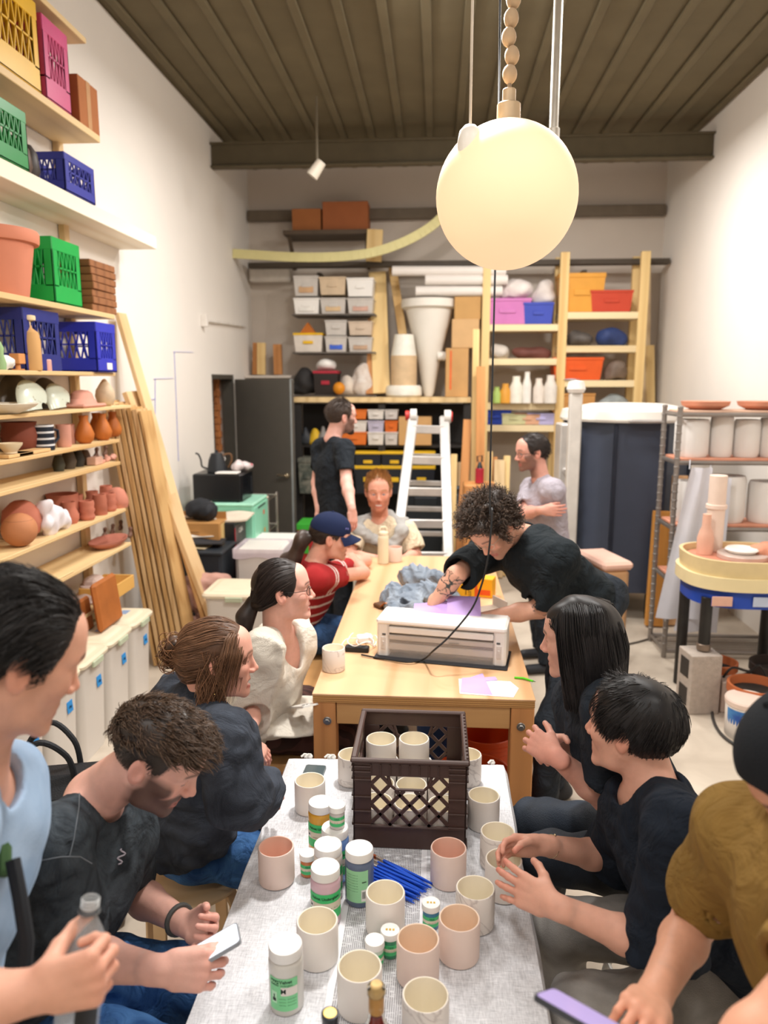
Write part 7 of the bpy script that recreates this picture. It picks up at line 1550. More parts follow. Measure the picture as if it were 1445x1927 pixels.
# wire rack on the left
x0,x1,zb_,zt_=R4(548,748,706,512,BY);t=thing('wire_rack','dark wire storage rack on the back wall, stacked with clear bins','rack',((x0+x1)/2,BY+.2,0));w=x1-x0
rackm=mat('#6e6862',.4,metal=.4)
for sx in(-1,1):
    for sy in(-1,1): b=MB();b.cyl((sx*w/2,sy*.2,1.87),(sx*w/2,sy*.2,zt_),.016);b.obj('post',rackm,t)
RZ=[at_y(600,y,BY).z for y in(745,664,592)]
for z in RZ:
    b=MB();b.tube([(-w/2,-.2,z),(w/2,-.2,z),(w/2,.2,z),(-w/2,.2,z)],.01,6,closed=True)
    for k in range(12): b.box((0,-.18+.033*k,z),(w,.006,.006),.001)
    b.obj('wire_shelf',rackm,t)
def bin2(px0,py0,px1,py1,Y,z,dep,m,label,cat='bin',name='storage_bin',lid=None,group=None,tap=.9,con=None):
    a,c,_,zt=R4(px0,py0,px1,py1,Y);w=c-a;h=zt-z;t=thing(name,label,cat,((a+c)/2,Y+dep/2+.0,z),0,group)
    b=MB();pr=[];q=tap
    vs=[(sx*w/2*s,sy*dep/2*s,zz) for zz,s in((0,q),(h*.9,1)) for sx,sy in((-1,-1),(1,-1),(1,1),(-1,1))];b._add(vs,[(3,2,1,0),(4,5,6,7),(0,1,5,4),(1,2,6,5),(2,3,7,6),(3,0,4,7)]);b.obj('bin_body',m,t,0)
    b=MB();b.box((0,0,h*.93),(w+.014,dep+.014,max(.012,h*.12)),.005);b.obj('lid',lid or m,t)
    b=MB();b.box((0,-dep/2*.99-.002,h*.5),(w*.35,.012,h*.16),.003);b.obj('handle',lid or m,t)
    if con: b=MB();b.box((0,-dep/2*.95-.003,h*.3),(w*.6,.01,h*.3),.003);b.obj('contents_label',mat(con,.6),t)
    return t
e=.003
G1='clear bins on the top wire shelf'
bin2(553,518,598,554,BY,RZ[2]+.012+.20,.34,clearp,'clear bin upper left on the top of the dark wire rack',group=None,con='#c9a27a');bin2(601,520,650,552,BY,RZ[2]+.012+.21,.34,mat('#cdb79a',.5),'tan bin stacked at the centre of the dark wire rack top');bin2(653,522,702,560,BY,RZ[2]+.012+.19,.34,WH,'bright white bin stacked on the end of the dark wire rack top')
for i,(a,c_) in enumerate(((553,600),(603,650),(654,702))): bin2(a,560,c_,592,BY,RZ[2]+.012,.34,clearp if i else WH,('white bin','clear bin holding tan parcels','clear bin with a label')[i]+' in the lower row of the top wire shelf',con=('#e9e6e0','#d2b48c','#c9a090')[i])
bin2(553,626,606,664,BY,RZ[1]+.012,.34,mat('#d6cdc2',.5),'pale bin with a yellow lid on the middle wire shelf',lid=mat('#e6b61e',.5));bin2(612,602,652,630,BY,RZ[1]+.2,.34,clearp,'clear bin above the blue-labelled one on the middle wire shelf');bin2(612,632,652,664,BY,RZ[1]+.012,.34,clearp,'clear bin with a blue label on the middle wire shelf',con='#3f63c9')
bin2(656,604,700,632,BY,RZ[1]+.2,.34,mat('#cbb8a4',.5),'beige bin upper right on the middle wire shelf');bin2(656,634,700,664,BY,RZ[1]+.012,.34,clearp,'clear bin lower right on the middle wire shelf',con='#b99a80')
b=MB();a,c_,_,_=R4(560,606,592,626,BY);b.prism([(-.1,0),(.1,0),(.0,.13)],-.05,.05,Matrix(((1,0,0),(0,0,1),(0,1,0))));solo('orange_wedge',b,mat('#b5661f',.6),'orange wedge-shaped box on the yellow-lidded bin','wedge',((a+c_)/2,BY+.15,at_y(575,627,BY).z))
def sack(px0,py0,px1,py1,Y,z,m,label,cat='bag',name='cloth_bag',amp=.015,seed=1,dep=.3,group=None):
    a,c_,_,zt=R4(px0,py0,px1,py1,Y);h=zt-z;w=c_-a
    return blob(name,[Ell(((a+c_)/2,Y+dep/2,z+h*.45),(w*.46,dep*.42,h*.5)),Cap((a+w*.25,Y+dep/2,z+h*.25),(c_-w*.25,Y+dep/2,z+h*.25),h*.28,h*.28,.05),Half((0,0,z+.001),(0,0,-1))],.013,m,label,cat,amp,16,group,seed)
sack(552,690,586,744,BY,RZ[0]+.012,mat('#2c2a2a',.7),'black bag on the lowest shelf of the wire rack',seed=61)
t2=bin2(590,697,634,744,BY,RZ[0]+.012,.34,mat('#2b2422',.5),'dark tool box with a red top on the lowest wire shelf',lid=mat('#a8283a',.5),name='tool_box',cat='tool box');sack(592,672,630,700,BY+.02,at_y(600,698,BY).z+.02,WH,'white bag on the red-topped tool box',seed=62,amp=.01)
sack(634,706,668,744,BY,RZ[0]+.012,mat('#dccfc0',.8),'cream cloth bag on the lowest wire shelf next to the tool box',seed=63);sack(664,676,700,744,BY,RZ[0]+.012,mat('#cbbcb0',.8,kind='wash',col2='#e9e4de',scale=8),'grey and white bag at the end of the lowest wire shelf',seed=64)
p=at_y(640,720,BY);b=MB();b.ball((0,0,.07),.07,20,12);solo('orange_ball',b,mat('#d98a1e',.5),'orange ball in front of the cream cloth bag','ball',(p.x,BY-.1,RZ[0]+.02))
# worktop with dark bay below
x0,x1,_,_=R4(556,745,885,735,BY);zw=at_y(600,747,BY).z
t=thing('work_counter','long pine counter along the back wall over a dark storage bay','counter',((x0+x1)/2,BY+.15,0));w=x1-x0
b=MB();b.box((0,.0,zw-.03),(w,.6,.06),.004);b.obj('counter_top',pine,t)
for s in(-1,0,1): b=MB();b.box((s*(w/2-.04),-.22,(zw-.06)/2),(.08,.08,zw-.06),.004);b.obj('leg',dark,t)
b=MB();b.box((0,.31,zw/2-.04),(w,.02,zw-.1),.002);b.obj('back_panel',dark,t)
for z in(.72,1.28): b=MB();b.box((0,.03,z),(w-.02,.52,.03),.003);b.obj('shelf_board',mat('#2e2a28',.6),t)
# bay contents
i=0
for px0,px1,c_,cl2 in((640,690,'#d9d2ca','#d9722e'),(692,722,'#b9b2c4','#d9d2ca'),(724,748,'#d56a28','#c9c2bc')):
    for r in range(3):
        y1=832-21*r;bin2(px0,y1-19,px1,y1,8.62,1.30+.148*r,.26,mat(c_ if r%2 else cl2,.5),'small parts drawer bin, %s row of the %s stack in the dark bay'%(('bottom','middle','upper')[r],('widest','lilac','orange')[i]),name='parts_bin');
    i+=1
boxy('cardboard_box','cardboard box behind the ladder top in the dark bay','box',750,785,812,836,8.62,.28,cardb,1.298,0,.003)
for i,(a,c_,y0,y1,cc) in enumerate(((566,580,800,838,'#3a3d42'),(582,600,806,838,'#d9b02a'),(600,612,800,838,'#8a8580'),(626,640,795,838,'#dcd7df'))):
    sack(a,y0,c_,y1,8.62,1.297,mat(cc,.6),('dark','yellow','grey','white')[i]+' tool bundle on the upper shelf of the dark bay beside the standing person','tool bundle','tool_bundle',.008,70+i,.16)
ylid=mat('#e3b52a',.45)
for i,(a,c_) in enumerate(((668,716),(718,766),(768,818))):
    bin2(a,876,c_,905,8.55,.737+.0,.34,mat('#22242a',.5),'black tote with a yellow lid in the lower bay, %s'%('next to the standing person','behind the seated ginger beard','behind the ladder')[i],name='yellow_lid_tote',cat='tote',lid=ylid,tap=.93)
    bin2(a,850,c_,874,8.55,.99,.30,mat('#22242a',.5),'upper black tote with a yellow lid, %s'%('next to the standing person','above the seated ginger beard','seen through the ladder')[i],name='yellow_lid_tote',cat='tote',lid=ylid,tap=.93)
bin2(562,862,590,910,8.5,.737,.3,mat('#4a5048',.6,kind='wash',col2='#8a8578',scale=12),'mottled clear tub in the dark bay beside the grey door',name='clear_tub')
bin2(560,985,590,1030,7.6,.0,.34,mat('#b02a2c',.5),'red crate with a green lid by the grey door',lid=mat('#3fae3a',.5),name='red_crate',cat='crate')
# lumber beside the rack
def stick(px0,py0,px1,py1,Y0,Y1,w,th,m,label,group=None,name='board'):
    a=at_y(px0,py0,Y0);c_=at_y(px1,py1,Y1);b=MB();b.bar((0,0,0),tuple(c_-a),w,th,.003,up=(0,1,0));return solo(name,b,m,label,'board',tuple(a),group=group)
pl2=wood('#e3c489','#cfa768','z',3);pl3=wood('#c68a52','#a86c38','z',4)
zc_=zw+.003
stick(718,740,710,512,BY+.03,BY+.42,.20,.03,pl2,'broad pale board standing on the back counter beside the wire rack')
stick(696,742,700,600,BY+.05,BY+.3,.09,.05,pl3,'short brown board at the end of the wire rack')
stick(775,742,738,500,BY+.12,BY+.52,.10,.04,wood('#d9b57c','#bd9050','z',3),'slanting tan board crossing behind the white funnel')
stick(492,705,492,645,9.1,9.1,.10,.05,pl2,'short pale board above the door, beside its twin');stick(524,705,522,648,9.1,9.1,.10,.06,pl3,'short brown board above the door')
stick(480,705,481,645,9.15,9.15,.06,.05,pl3,'narrow dark board above the door, nearest the wall corner')
# ledge over the door for those boards
b=MB();a=at_y(466,706,9.1);c_=at_y(552,706,9.1);b.box(((a.x+c_.x)/2,9.15,a.z-.02),(c_.x-a.x,.4,.03),.003);solo('wall_ledge',b,mat('#cfc4b8',.7),'narrow ledge above the grey door carrying short boards','ledge')
# white funnel, tub, rolls
a,c_,_,zt=R4(742,560,850,740,BY);t=thing('plaster_funnel','big white funnel-shaped form standing point down on the counter','funnel',((a+c_)/2+.07,BY+.27,zw+.004))
b=MB();H_=zt-zw-.004;b.lathe([(.001,0),(.05,0),(.07,.05),(.15,H_*.45),(.28,H_*.9),(.33,H_*.92),(.33,H_),(.27,H_),(.1,.3),(.001,.28)],n=40,cap=False);b.obj('funnel_body',mat('#e9e4da',.6,var=.02),t);b=MB();b.cyl((.1,-.1,H_*.42),(.28,-.1,H_*.42),.05);b.obj('spout',mat('#e6e1d8',.6),t)
a,c_,_,zt=R4(712,628,806,744,BY-.12);t=thing('clay_tub','tan tub with a white cap on a wide white base on the counter edge','tub',((a+c_)/2,BY+.06,zw+.004));H_=zt-zw-.004
b=MB();b.lathe([(.001,0),(.19,0),(.21,.02),(.21,.1),(.19,.13),(.001,.13)],n=40);b.obj('base',mat('#ebe6da',.5),t);b=MB();b.lathe([(.15,.13),(.15,H_*.66),(.14,H_*.68)],n=36);b.obj('tub_body',mat('#d3b690',.7),t);b=MB();b.lathe([(.148,H_*.66),(.14,H_*.72),(.11,H_),(.001,H_)],n=36);b.obj('cap',mat('#e9e6da',.5),t)
boxy('cardboard_box','tall cardboard carton with a red tape stripe on the counter','box',838,655,882,742,BY,.3,cardb,zw+.003,0,.003,lambda t,w,d,h:(lambda b:(b.box((-w*.28,-d/2-.001,h*.55),(.022,.003,h*.8),.0005),b.obj('tape',mat('#dd6a35',.5),t)))(MB()))
boxy('cardboard_box','flat cardboard carton stacked on the red-striped one','box',850,600,902,652,BY+.02,.28,mat('#cfa878',.8,var=.05),at_y(850,655,BY).z+.003,0,.003)
boxy('cardboard_box','cardboard carton at the top of the stack under the white tubes','box',855,558,905,597,BY+.03,.28,mat('#c2975f',.8,var=.05),at_y(850,601,BY+.02).z+.003,0,.003)
# mezzanine beam, shelf with boxes, yellow hose
t=thing('storage_beam','long dark storage beam spanning the back wall under the ceiling','beam',(.2,9.05,0))
za=at_y(800,497,9.05).z;b=MB();b.box((-.0,0,za),(4.85,.12,.06),.004);b.obj('beam_body',mat('#4d443a',.6),t)
for x in(-1.6,0,1.5): b=MB();b.box((x,.17,za-.1),(.05,.25,.05),.003);b.obj('bracket',mat('#4d443a',.6),t)
zb2=at_y(600,405,9.3).z;b=MB();b.box((.17,9.3,zb2),(4.9,.08,.12),.005);solo('wall_purlin',b,mat('#6b5f50',.6),'dark steel purlin across the upper back wall','beam')
a,c_,_,_=R4(545,436,692,420,9.1);zs=at_y(600,442,9.1).z;b=MB();b.box(((a+c_)/2,9.15,zs),(c_-a+.1,.45,.05),.003)
for s in(-1,1): b.bar(((a+c_)/2+s*.45,9.36,zs-.35),((a+c_)/2+s*.45,8.98,zs-.02),.04,.04,.003)
solo('high_shelf',b,mat('#5a4c3e',.6),'small high shelf under the ceiling carrying two brown cartons','shelf')
boxy('cardboard_box','smaller brown carton on the high shelf under the ceiling','box',550,392,603,438,9.05,.3,mat('#a8693c',.8,var=.05),zs+.027,0,.003);boxy('cardboard_box','bigger brown carton on the high shelf under the ceiling','box',607,378,692,438,9.05,.32,mat('#a4613a',.8,var=.05),zs+.027,0,.003)
pts=[Vector((XL+.002,8.6,at_y(450,477,8.6).z)),at_y(470,479,8.6),at_y(560,484,8.6),at_y(650,482,8.6),at_y(720,470,8.6),at_y(790,440,8.6),at_y(840,400,8.6),at_y(900,330,8.5),Vector((.55,8.4,ZC-.05))]
b=MB();P=cr(pts)
for p_,q_ in zip(P,P[1:]): b.bar(p_,q_,.10,.02,.002,up=(0,1,0))
solo('cable_tray',b,mat('#d9d096',.5,var=.05),'drooping pale yellow strap slung across the back of the room','strap')
stick(703,492,706,432,8.9,8.9,.18,.05,pl2,'short thick tan post above the storage beam')
for i,(y,a,c_) in enumerate(((510,738,952),(527,800,955),(548,782,945))):
    p=at_y(a,y,8.8);q=at_y(c_,y,8.8);b=MB();b.cyl(p,q,.055,n=24);solo('paper_roll',b,mat('#e6dfd8',.5,var=.02),('topmost','middle','lowest')[i]+' long white tube stored across the gap under the beam','tube')
# pale panel + box left upper back wall
boxy('wall_panel','pale roll-down panel on the upper back wall beside the wire rack','panel',468,500,545,530,9.2,.15,mat('#dcd5cc',.6),None,0,.02)
# ---------- pine shelving on the right part of the back wall ----------
t=thing('pine_shelving','tall pine shelving with open bays on the back wall beside the kiln','shelf',(at_y(1055,700,BY).x,BY+.2,0))
ox=t.location.x
PX={}
for px,wd in((912,.09),(1055,.10),(1203,.10)):
    x=at_y(px,700,BY).x;PX[px]=x
    for yy in(-.18,.18): b=MB();b.box((x-ox,yy,1.72),(wd,.06,3.44),.004);b.obj('upright',pl2,t)
SB={'L':{},'R':{}}
for px0,px1,key,ys in((912,1055,'L',(617,681,765,806)),(1055,1203,'R',(594,657,722,783))):
    for k,y in enumerate(ys):
        a=at_y(px0,y,BY).x;c_=at_y(px1,y,BY).x;z=at_y(px0,y,BY).z;SB[key][k]=z+.042;b=MB();b.box(((a+c_)/2-ox,0,z),(c_-a+.02,.40,.075),.004);b.obj('shelf_board',wood('#e6d2a8','#cfb07a','x',4),t)
def cbin(key,k,px0,y0,px1,col,label,**kw):
    return bin2(px0,y0,px1,0,BY+.02,SB[key][k]+.001,.32,mat(col,.45,var=.06),label,**kw)
cbin('L',0,924,560,1000,'#c778b4','orchid pink tub on the top left bay of the pine shelving',name='plastic_tub',cat='tub');cbin('L',0,1004,568,1042,'#3f4fb0','blue tub beside the orchid pink one on the pine shelving',name='plastic_tub',cat='tub')
sack(935,520,1010,564,BY+.02,at_y(935,561,BY).z+.02,mat('#e3d9d4',.7),'white bag heaped on the orchid pink tub',seed=81);sack(1005,520,1050,572,BY+.05,at_y(1005,570,BY).z+.02,mat('#d9d0cb',.7),'pale bag heaped on the blue tub',seed=82)
sack(922,645,962,678,BY,SB['L'][1],mat('#c9c0b6',.7),'grey-white bundle in the dim second left bay',seed=83);sack(966,650,1042,678,BY,SB['L'][1],mat('#6a4038',.7,var=.2),'maroon bundle in the dim second left bay',seed=84)
for i,(px,c_,y0) in enumerate(((934,'#a9c46a',728),(950,'#d99a3a',722),(970,'#e6e2d4',708),(990,'#e9e4dc',700),(1012,'#e3d8cc',712),(1034,'#ddd6cc',706))):
    p=at_y(px,740,BY);zt=at_y(px,y0,BY).z;h=zt-SB['L'][2];b=MB();r=.05+.012*(i%3);b.lathe([(.001,0),(r,0),(r*1.02,h*.6),(r*.6,h*.82),(r*.6,h),(.001,h)],n=24);solo('glaze_bottle',b,mat(c_,.45),('green','amber','tall cream','tallest white','stout cream','white-capped')[i]+' bottle on the third left bay of the pine shelving','bottle',(p.x,BY-.05,SB['L'][2]))
cbin('L',3,916,770,962,'#27409c','small navy crate on the lowest left bay of the pine shelving',name='navy_crate',cat='crate')
for i,(a,c_,cc) in enumerate(((966,990,'#c9c79a'),(992,1016,'#d9a98a'),(1018,1044,'#b9b4dc'))): cbin('L',3,a,778,c_,cc,('green-labelled','peach','lilac')[i]+' carton on the lowest left bay of the pine shelving',name='small_carton',cat='carton',tap=.95)
cbin('R',0,1074,512,1140,'#d99a3e','orange tub on the top right bay of the pine shelving',name='plastic_tub',cat='tub');cbin('R',0,1138,545,1192,'#c2452e','red tub beside the orange tub on the pine shelving',name='plastic_tub',cat='tub')
sack(1072,618,1120,654,BY,SB['R'][1],mat('#5a5450',.6,var=.3),'dark bundle in the second right bay',seed=85);sack(1122,612,1188,654,BY,SB['R'][1],mat('#2f3f6e',.6,var=.3),'dark blue bundle in the second right bay',seed=86)
cbin('R',2,1068,672,1136,'#dc5a22','orange-red basket on the third right bay',name='orange_basket',cat='basket');sack(1142,674,1186,720,BY,SB['R'][2],mat('#7a6a5e',.6,var=.3),'brown bundle beside the orange-red basket',seed=87)
cbin('R',3,1070,740,1120,'#c08a4e','tan box on the lowest right bay',name='tan_box',cat='box',tap=1);sack(1124,742,1188,780,BY,SB['R'][3],mat('#9aa0a0',.6,var=.4),'mixed grey bundle on the lowest right bay',seed=88)
sack(1050,716,1108,736,BY-.12,SB['R'][2],mat('#cfd4e2',.6),'pale blue folded cloth hanging over the third right bay','cloth','folded_cloth',.006,89,.2)
stick(1226,1000,1222,650,9.0,9.15,.10,.05,pl2,'pale board standing between the pine shelving and the white wall');stick(1212,800,1216,505,9.1,9.2,.1,.05,wood('#d9c3a0','#bfa27a','z',3),'grey-tan board behind the shelving corner')
# lumber offcuts right of the ladder
for i,(px,y0,py1,lean_) in enumerate(((852,855,905,2),(866,790,920,14),(878,800,925,10),(892,620,930,4),(905,690,930,0),(858,870,930,0),(918,850,930,3),(930,860,930,-2),(940,866,925,0),(950,858,925,4))):
    a=at_y(px,py1,7.6+.08*(i%4));c_=at_y(px+lean_,y0,8.0+.05*(i%4));a.z=.005;b=MB();b.bar((0,0,0),tuple(c_-a),.07+.02*(i%3),.04,.003,up=(0,1,0));solo('lumber_offcut',b,(pl2,pl3,wood('#d9bd90','#b9935c','z',3))[i%3],'upright lumber offcut in the bunch between the ladder and the pine shelving','board',tuple(a),group='lumber bunch beside the ladder')
# ---------- ladder ----------
LY=6.9
t=thing('folding_ladder','aluminium folding ladder with red hinge caps standing behind the table','ladder',(at_y(800,800,LY).x,LY,0));lx_=t.location.x
alm=mat('#cfccc9',.3,metal=.55);lf=lambda px,py,Y: Vector((at_y(px,py,Y).x-lx_,Y-LY,at_y(px,py,Y).z))
for s,(pt,pb) in enumerate((((778,782),(752,985)),((836,784),(842,1000)))):
    a=lf(*pt,LY);c_=lf(*pb,LY-.35);d=c_-a;c_=a+d*((a.z)/(a.z-c_.z))*.998;b=MB();b.bar(a,c_,.05,.09,.008,up=(1,0,0));b.obj('front_rail',alm,t)
    a2=a+Vector((0,.06,0));c2=Vector((c_.x*1.05,.75,.003));b=MB();b.bar(a2,c2,.045,.08,.008,up=(1,0,0));b.obj('rear_rail',alm,t)
    b=MB();b.cyl(a+Vector((-.03 if s==0 else -.0,0,.0)),a+Vector((.03 if s==0 else .06,0,0)),.06);b.obj('hinge',mat('#d8d5d2',.35),t);b=MB();sg=-1 if s==0 else 1;b.cyl(a+Vector((sg*.035,0,.0)),a+Vector((sg*.075,0,0)),.045);b.obj('hinge_cap',mat('#c23a34',.45),t)
    if s==0: A0,C0=a,c_;A2,C2=a2,c2
    else: A1,C1=a,c_;A3_,C3=a2,c2
for k in range(6):
    f=.07+.16*k;b=MB();b.bar(A0.lerp(C0,f),A1.lerp(C1,f),.075,.035,.006,up=(0,1,0));b.obj('rung',alm,t)
    b=MB();b.bar(A2.lerp(C2,f),A3_.lerp(C3,f),.05,.03,.006,up=(0,1,0));b.obj('rear_rung',alm,t)
b=MB();b.box((A1.lerp(C1,.55)+Vector((.028,-.0,0))),(.003,.04,.16),.001);b.obj('warning_label',mat('#d9a9a4',.5),t)
# dark wheeled bins
for i,(px0,px1,py,Y,c_) in enumerate(((765,838,920,7.95,'#23282c'),(842,905,915,7.9,'#3a4652'))):
    a,c2,_,zt=R4(px0,py,px1,py+10,Y);w=c2-a;t=thing('waste_cart',('black lidded waste cart behind the ladder','slate blue waste cart behind the curly hair')[i],'waste cart',((a+c2)/2,Y+.25,0))
    b=MB();m=mat(c_,.5);vs=[(sx*w/2*s,sy*.25*s,z) for z,s in((.05,.82),(zt-.05,1)) for sx,sy in((-1,-1),(1,-1),(1,1),(-1,1))];b._add(vs,[(3,2,1,0),(4,5,6,7),(0,1,5,4),(1,2,6,5),(2,3,7,6),(3,0,4,7)]);b.obj('bin_body',m,t,0)
    b=MB();b.box((0,0,zt-.03),(w+.04,.54,.05),.02);b.obj('lid',m,t);b=MB();b.box((0,-.26,zt-.14),(w*.6,.03,.1),.01);b.obj('handle',m,t)
    for s in(-1,1): b=MB();b.cyl((s*w/2*.8-.02,.2,.06),(s*w/2*.8+.02,.2,.06),.06);b.obj('wheel',blk,t)
# fire extinguisher-ish red tool
p=at_y(902,905,7.0);t=thing('spray_bottle','small red and black bottle standing among the lumber','bottle',(p.x,7.0,p.z-.02));b=MB();b.cyl((0,0,0),(0,0,.14),.04);b.obj('bottle_body',mat('#b02a3a',.4),t);b=MB();b.cyl((0,0,.138),(0,0,.2),.03,.012);b.tube([(-.02,0,.2),(-.025,0,.25),(.02,0,.26),(.02,0,.2)],.008,6);b.obj('nozzle',blk,t)
b=MB();b.box((0,0,p.z/2-.012),(.3,.3,p.z-.024),.01);solo('side_stand',b,pl3,'low timber stand under the small red bottle','stand',(p.x,7.02,0))
# ---------- kiln ----------
a,c_,_,zt=R4(1105,790,1275,1130,6.35);r=.53;kx=(a+c_)/2+.02
t=thing('electric_kiln','tall slate-blue kiln with a pale domed lid near the right wall','kiln',(kx,6.75,0))
km=mat('#3f4656',.45,var=.05,spec=.5);oct_=lambda r:[(r*math.cos(PI/8+k*PI/4),r*math.sin(PI/8+k*PI/4)) for k in range(8)]
b=MB();b.prism(oct_(r),.25,zt-.02);b.obj('kiln_body',km,t,0)
b=MB()
for k in range(8):
    x,y=oct_(r+.004)[k];b.box((x,y,(zt+.23)/2),(.03,.03,zt-.3),.004)
b.obj('seam_strip',mat('#2f3441',.4,metal=.4),t)
b=MB();b.lathe([(r+.04,zt-.02),(r+.05,zt+.0),(r+.03,zt+.07),(r*.6,zt+.12),(.001,zt+.13)],n=40);b.obj('lid',mat('#e6e2da',.5,var=.03),t)
b=MB();b.tube([(-.12,-r-.04,zt+.0),(-.12,-r-.11,zt+.0),(.12,-r-.11,zt+.0),(.12,-r-.04,zt+.0)],.014,8);b.obj('lid_handle',alm,t)
b=MB();b.box((-r-.05,-.2,zt*.6),(.1,.3,zt*.75),.01);pn_=b.obj('control_panel',mat('#c9c6c2',.4,metal=.3),t)
for k in range(5): b=MB();b.cyl((-r-.05,-.35,zt*.35+.17*k),(-r-.05,-.40,zt*.35+.17*k),.028);b.obj('latch',alm,pn_)
for k in range(4): b=MB();q=oct_(r*.8)[k*2];b.cyl((q[0],q[1],0),(q[0],q[1],.25),.025);b.obj('leg',dark,t)
# pale steel frame post beside the kiln
a=at_y(1072,1000,6.1);b=MB();b.box((0,0,.97),(.10,.08,1.94),.01);po=thing('steel_post','pale steel post with a crank handle beside the kiln','post',(a.x,6.1,0));b.obj('post_body',mat('#d9d6d0',.4,metal=.2),po);b=MB();b.tube([(.02,-.05,.72),(.1,-.08,.62),(.16,-.08,.52),(.1,-.08,.5)],.02,8);b.obj('crank_handle',mat('#e3e0da',.35,metal=.3),po)
b=MB();b.lathe([(.001,0),(.06,0),(.075,.03),(.06,.09),(.001,.1)],n=28);b.obj('post_cap',mat('#e6e2dc',.5),po,loc=(0,0,1.94))
# tan bin with pinkish lid
a,c_,_,zt=R4(1118,1060,1180,1180,5.0)
t=thing('clay_bin','tan bin with a clay-stained pink lid and rope handle behind the bending person','bin',((a+c_)/2,5.25,0),.25);w=c_-a
b=MB();b.box((0,0,(zt-.06)/2),(w,.42,zt-.06),.03);b.obj('bin_body',mat('#c49a70',.6,var=.08),t);b=MB();b.box((0,0,zt-.035),(w+.03,.45,.06),.02);b.obj('lid',mat('#dcb3a2',.6,var=.08),t);b=MB();b.tube([(w/2+.01,-.08,zt-.16),(w/2+.05,-.04,zt-.2),(w/2+.05,.04,zt-.2),(w/2+.01,.08,zt-.16)],.012,6);b.obj('handle',mat('#d9c2a2',.7),t)
# planks leaning before the rack
a=at_z(1230,1180,.0);b=MB();b.bar((0,0,0),(.04,.10,.96),.15,.05,.004,up=(0,1,0));solo('oak_plank',b,wood('#c98d45','#a86c2c','z',3),'orange-brown plank standing upright before the kiln','board',(a.x,a.y,.012))
b=MB();b.bar((0,0,0),(.03,.12,1.25),.12,.05,.004,up=(0,1,0));solo('oak_plank',b,wood('#cfa47a','#b08356','z',3),'taller tan plank behind the orange-brown plank','board',(a.x+.15,a.y+.04,.012))
# ---------- right side: wire rack with plaster, wheel, block ----------
RX0,RX1,RY0,RY1=1.72,2.60,5.42,5.78
t=thing('steel_rack','clay-splashed steel rack loaded with plaster moulds along the right wall','rack',((RX0+RX1)/2,(RY0+RY1)/2,0));ox,oy=t.location.x,t.location.y
rk=mat('#8f8984',.4,metal=.6);clay=mat('#cf8f74',.75,var=.1,scale=7)
for x in(RX0,RX1):
    for y in(RY0,RY1):
        b=MB();b.cyl((x-ox,y-oy,0),(x-ox,y-oy,1.86),.018)
        for k in range(30): b.cyl((x-ox,y-oy,.1+.06*k),(x-ox,y-oy,.115+.06*k),.021,n=10)
        b.obj('post',rk,t)
RL=[.05,.59,.98,1.46,1.80]
for i,z in enumerate(RL):
    b=MB();b.tube([(RX0-ox,RY0-oy,z),(RX1-ox,RY0-oy,z),(RX1-ox,RY1-oy,z),(RX0-ox,RY1-oy,z)],.016,8,closed=True)
    for k in range(8): b.box((0,RY0-oy+.03+k*.042,z),(RX1-RX0,.008,.008),.001)
    s=b.obj('wire_shelf',rk,t)
    if i: b=MB();b.box((0,0,z+.018),(RX1-RX0-.04,RY1-RY0-.04,.022),.004);b.obj('shelf_board',clay if i in(1,2,3) else mat('#d8b49c',.7,var=.1),s)
pla=mat('#e9e6e2',.7,var=.02)
pc=0
for lv,xs in((3,((1.87,.12,.27),(2.08,.08,.29),(2.26,.09,.27),(2.46,.11,.28))),(2,((1.86,.10,.30),(2.15,.13,.34),(2.44,.13,.3)))):
    for x,r_,h in xs:
        pc+=1;b=MB();b.lathe([(.001,0),(r_*.9,0),(r_,.03),(r_,h-.03),(r_*.92,h),(r_*.5,h),(r_*.45,h-.05),(.001,h-.06)],n=32,cap=False);solo('plaster_mould',b,pla,'white plaster slip mould, %s on the %s shelf of the steel rack'%(('first','second','third','fourth')[(pc-1)%4 if lv==3 else pc-5],'upper' if lv==3 else 'middle'),'mould',(x,5.60,RL[lv]+.030))
for i,(x,z) in enumerate(((1.95,.59),(2.35,.59),(1.95,1.80),(2.35,1.80))):
    b=MB();b.lathe([(.001,0),(.1,0),(.16,.03),(.17,.06),(.16,.06),(.09,.012),(.001,.01)],n=32,cap=False);solo('clay_bat',b,clay,('clay-coated tray on the lower shelf of the steel rack, kiln side','clay-coated tray on the lower shelf of the steel rack, wall side','terracotta tray on the rack top, kiln side','terracotta tray on the rack top, wall side')[i],'tray',(x,5.60,z+.030))
# hanging pale cloth strips
for i,(px0,px1,py0,py1,Y) in enumerate(((1292,1328,880,1165,5.33),(1328,1362,900,1190,5.37))):
    a=at_y(px0,py0,Y);c_=at_y(px1,py1,Y);b=MB();wd=c_.x-a.x
    b.sheet(lambda u,v:(a.x+(u-.5)*wd*(.7+.7*v)+wd*.5-.10*v,Y+.015*math.sin(u*9+v*2),a.z+(c_.z-a.z)*v),10,16,.002);b.tube([(a.x+.02,Y,a.z-.01),(a.x+.03,Y+.03,a.z+.05),(a.x+.05,RY0,RL[3]+.0)],.004,6);solo('apron_cloth',b,mat('#cfd0d8',.7,var=.04),('pale grey plastic apron hanging on the steel rack post','second pale grey sheet hanging behind the apron')[i],'apron')
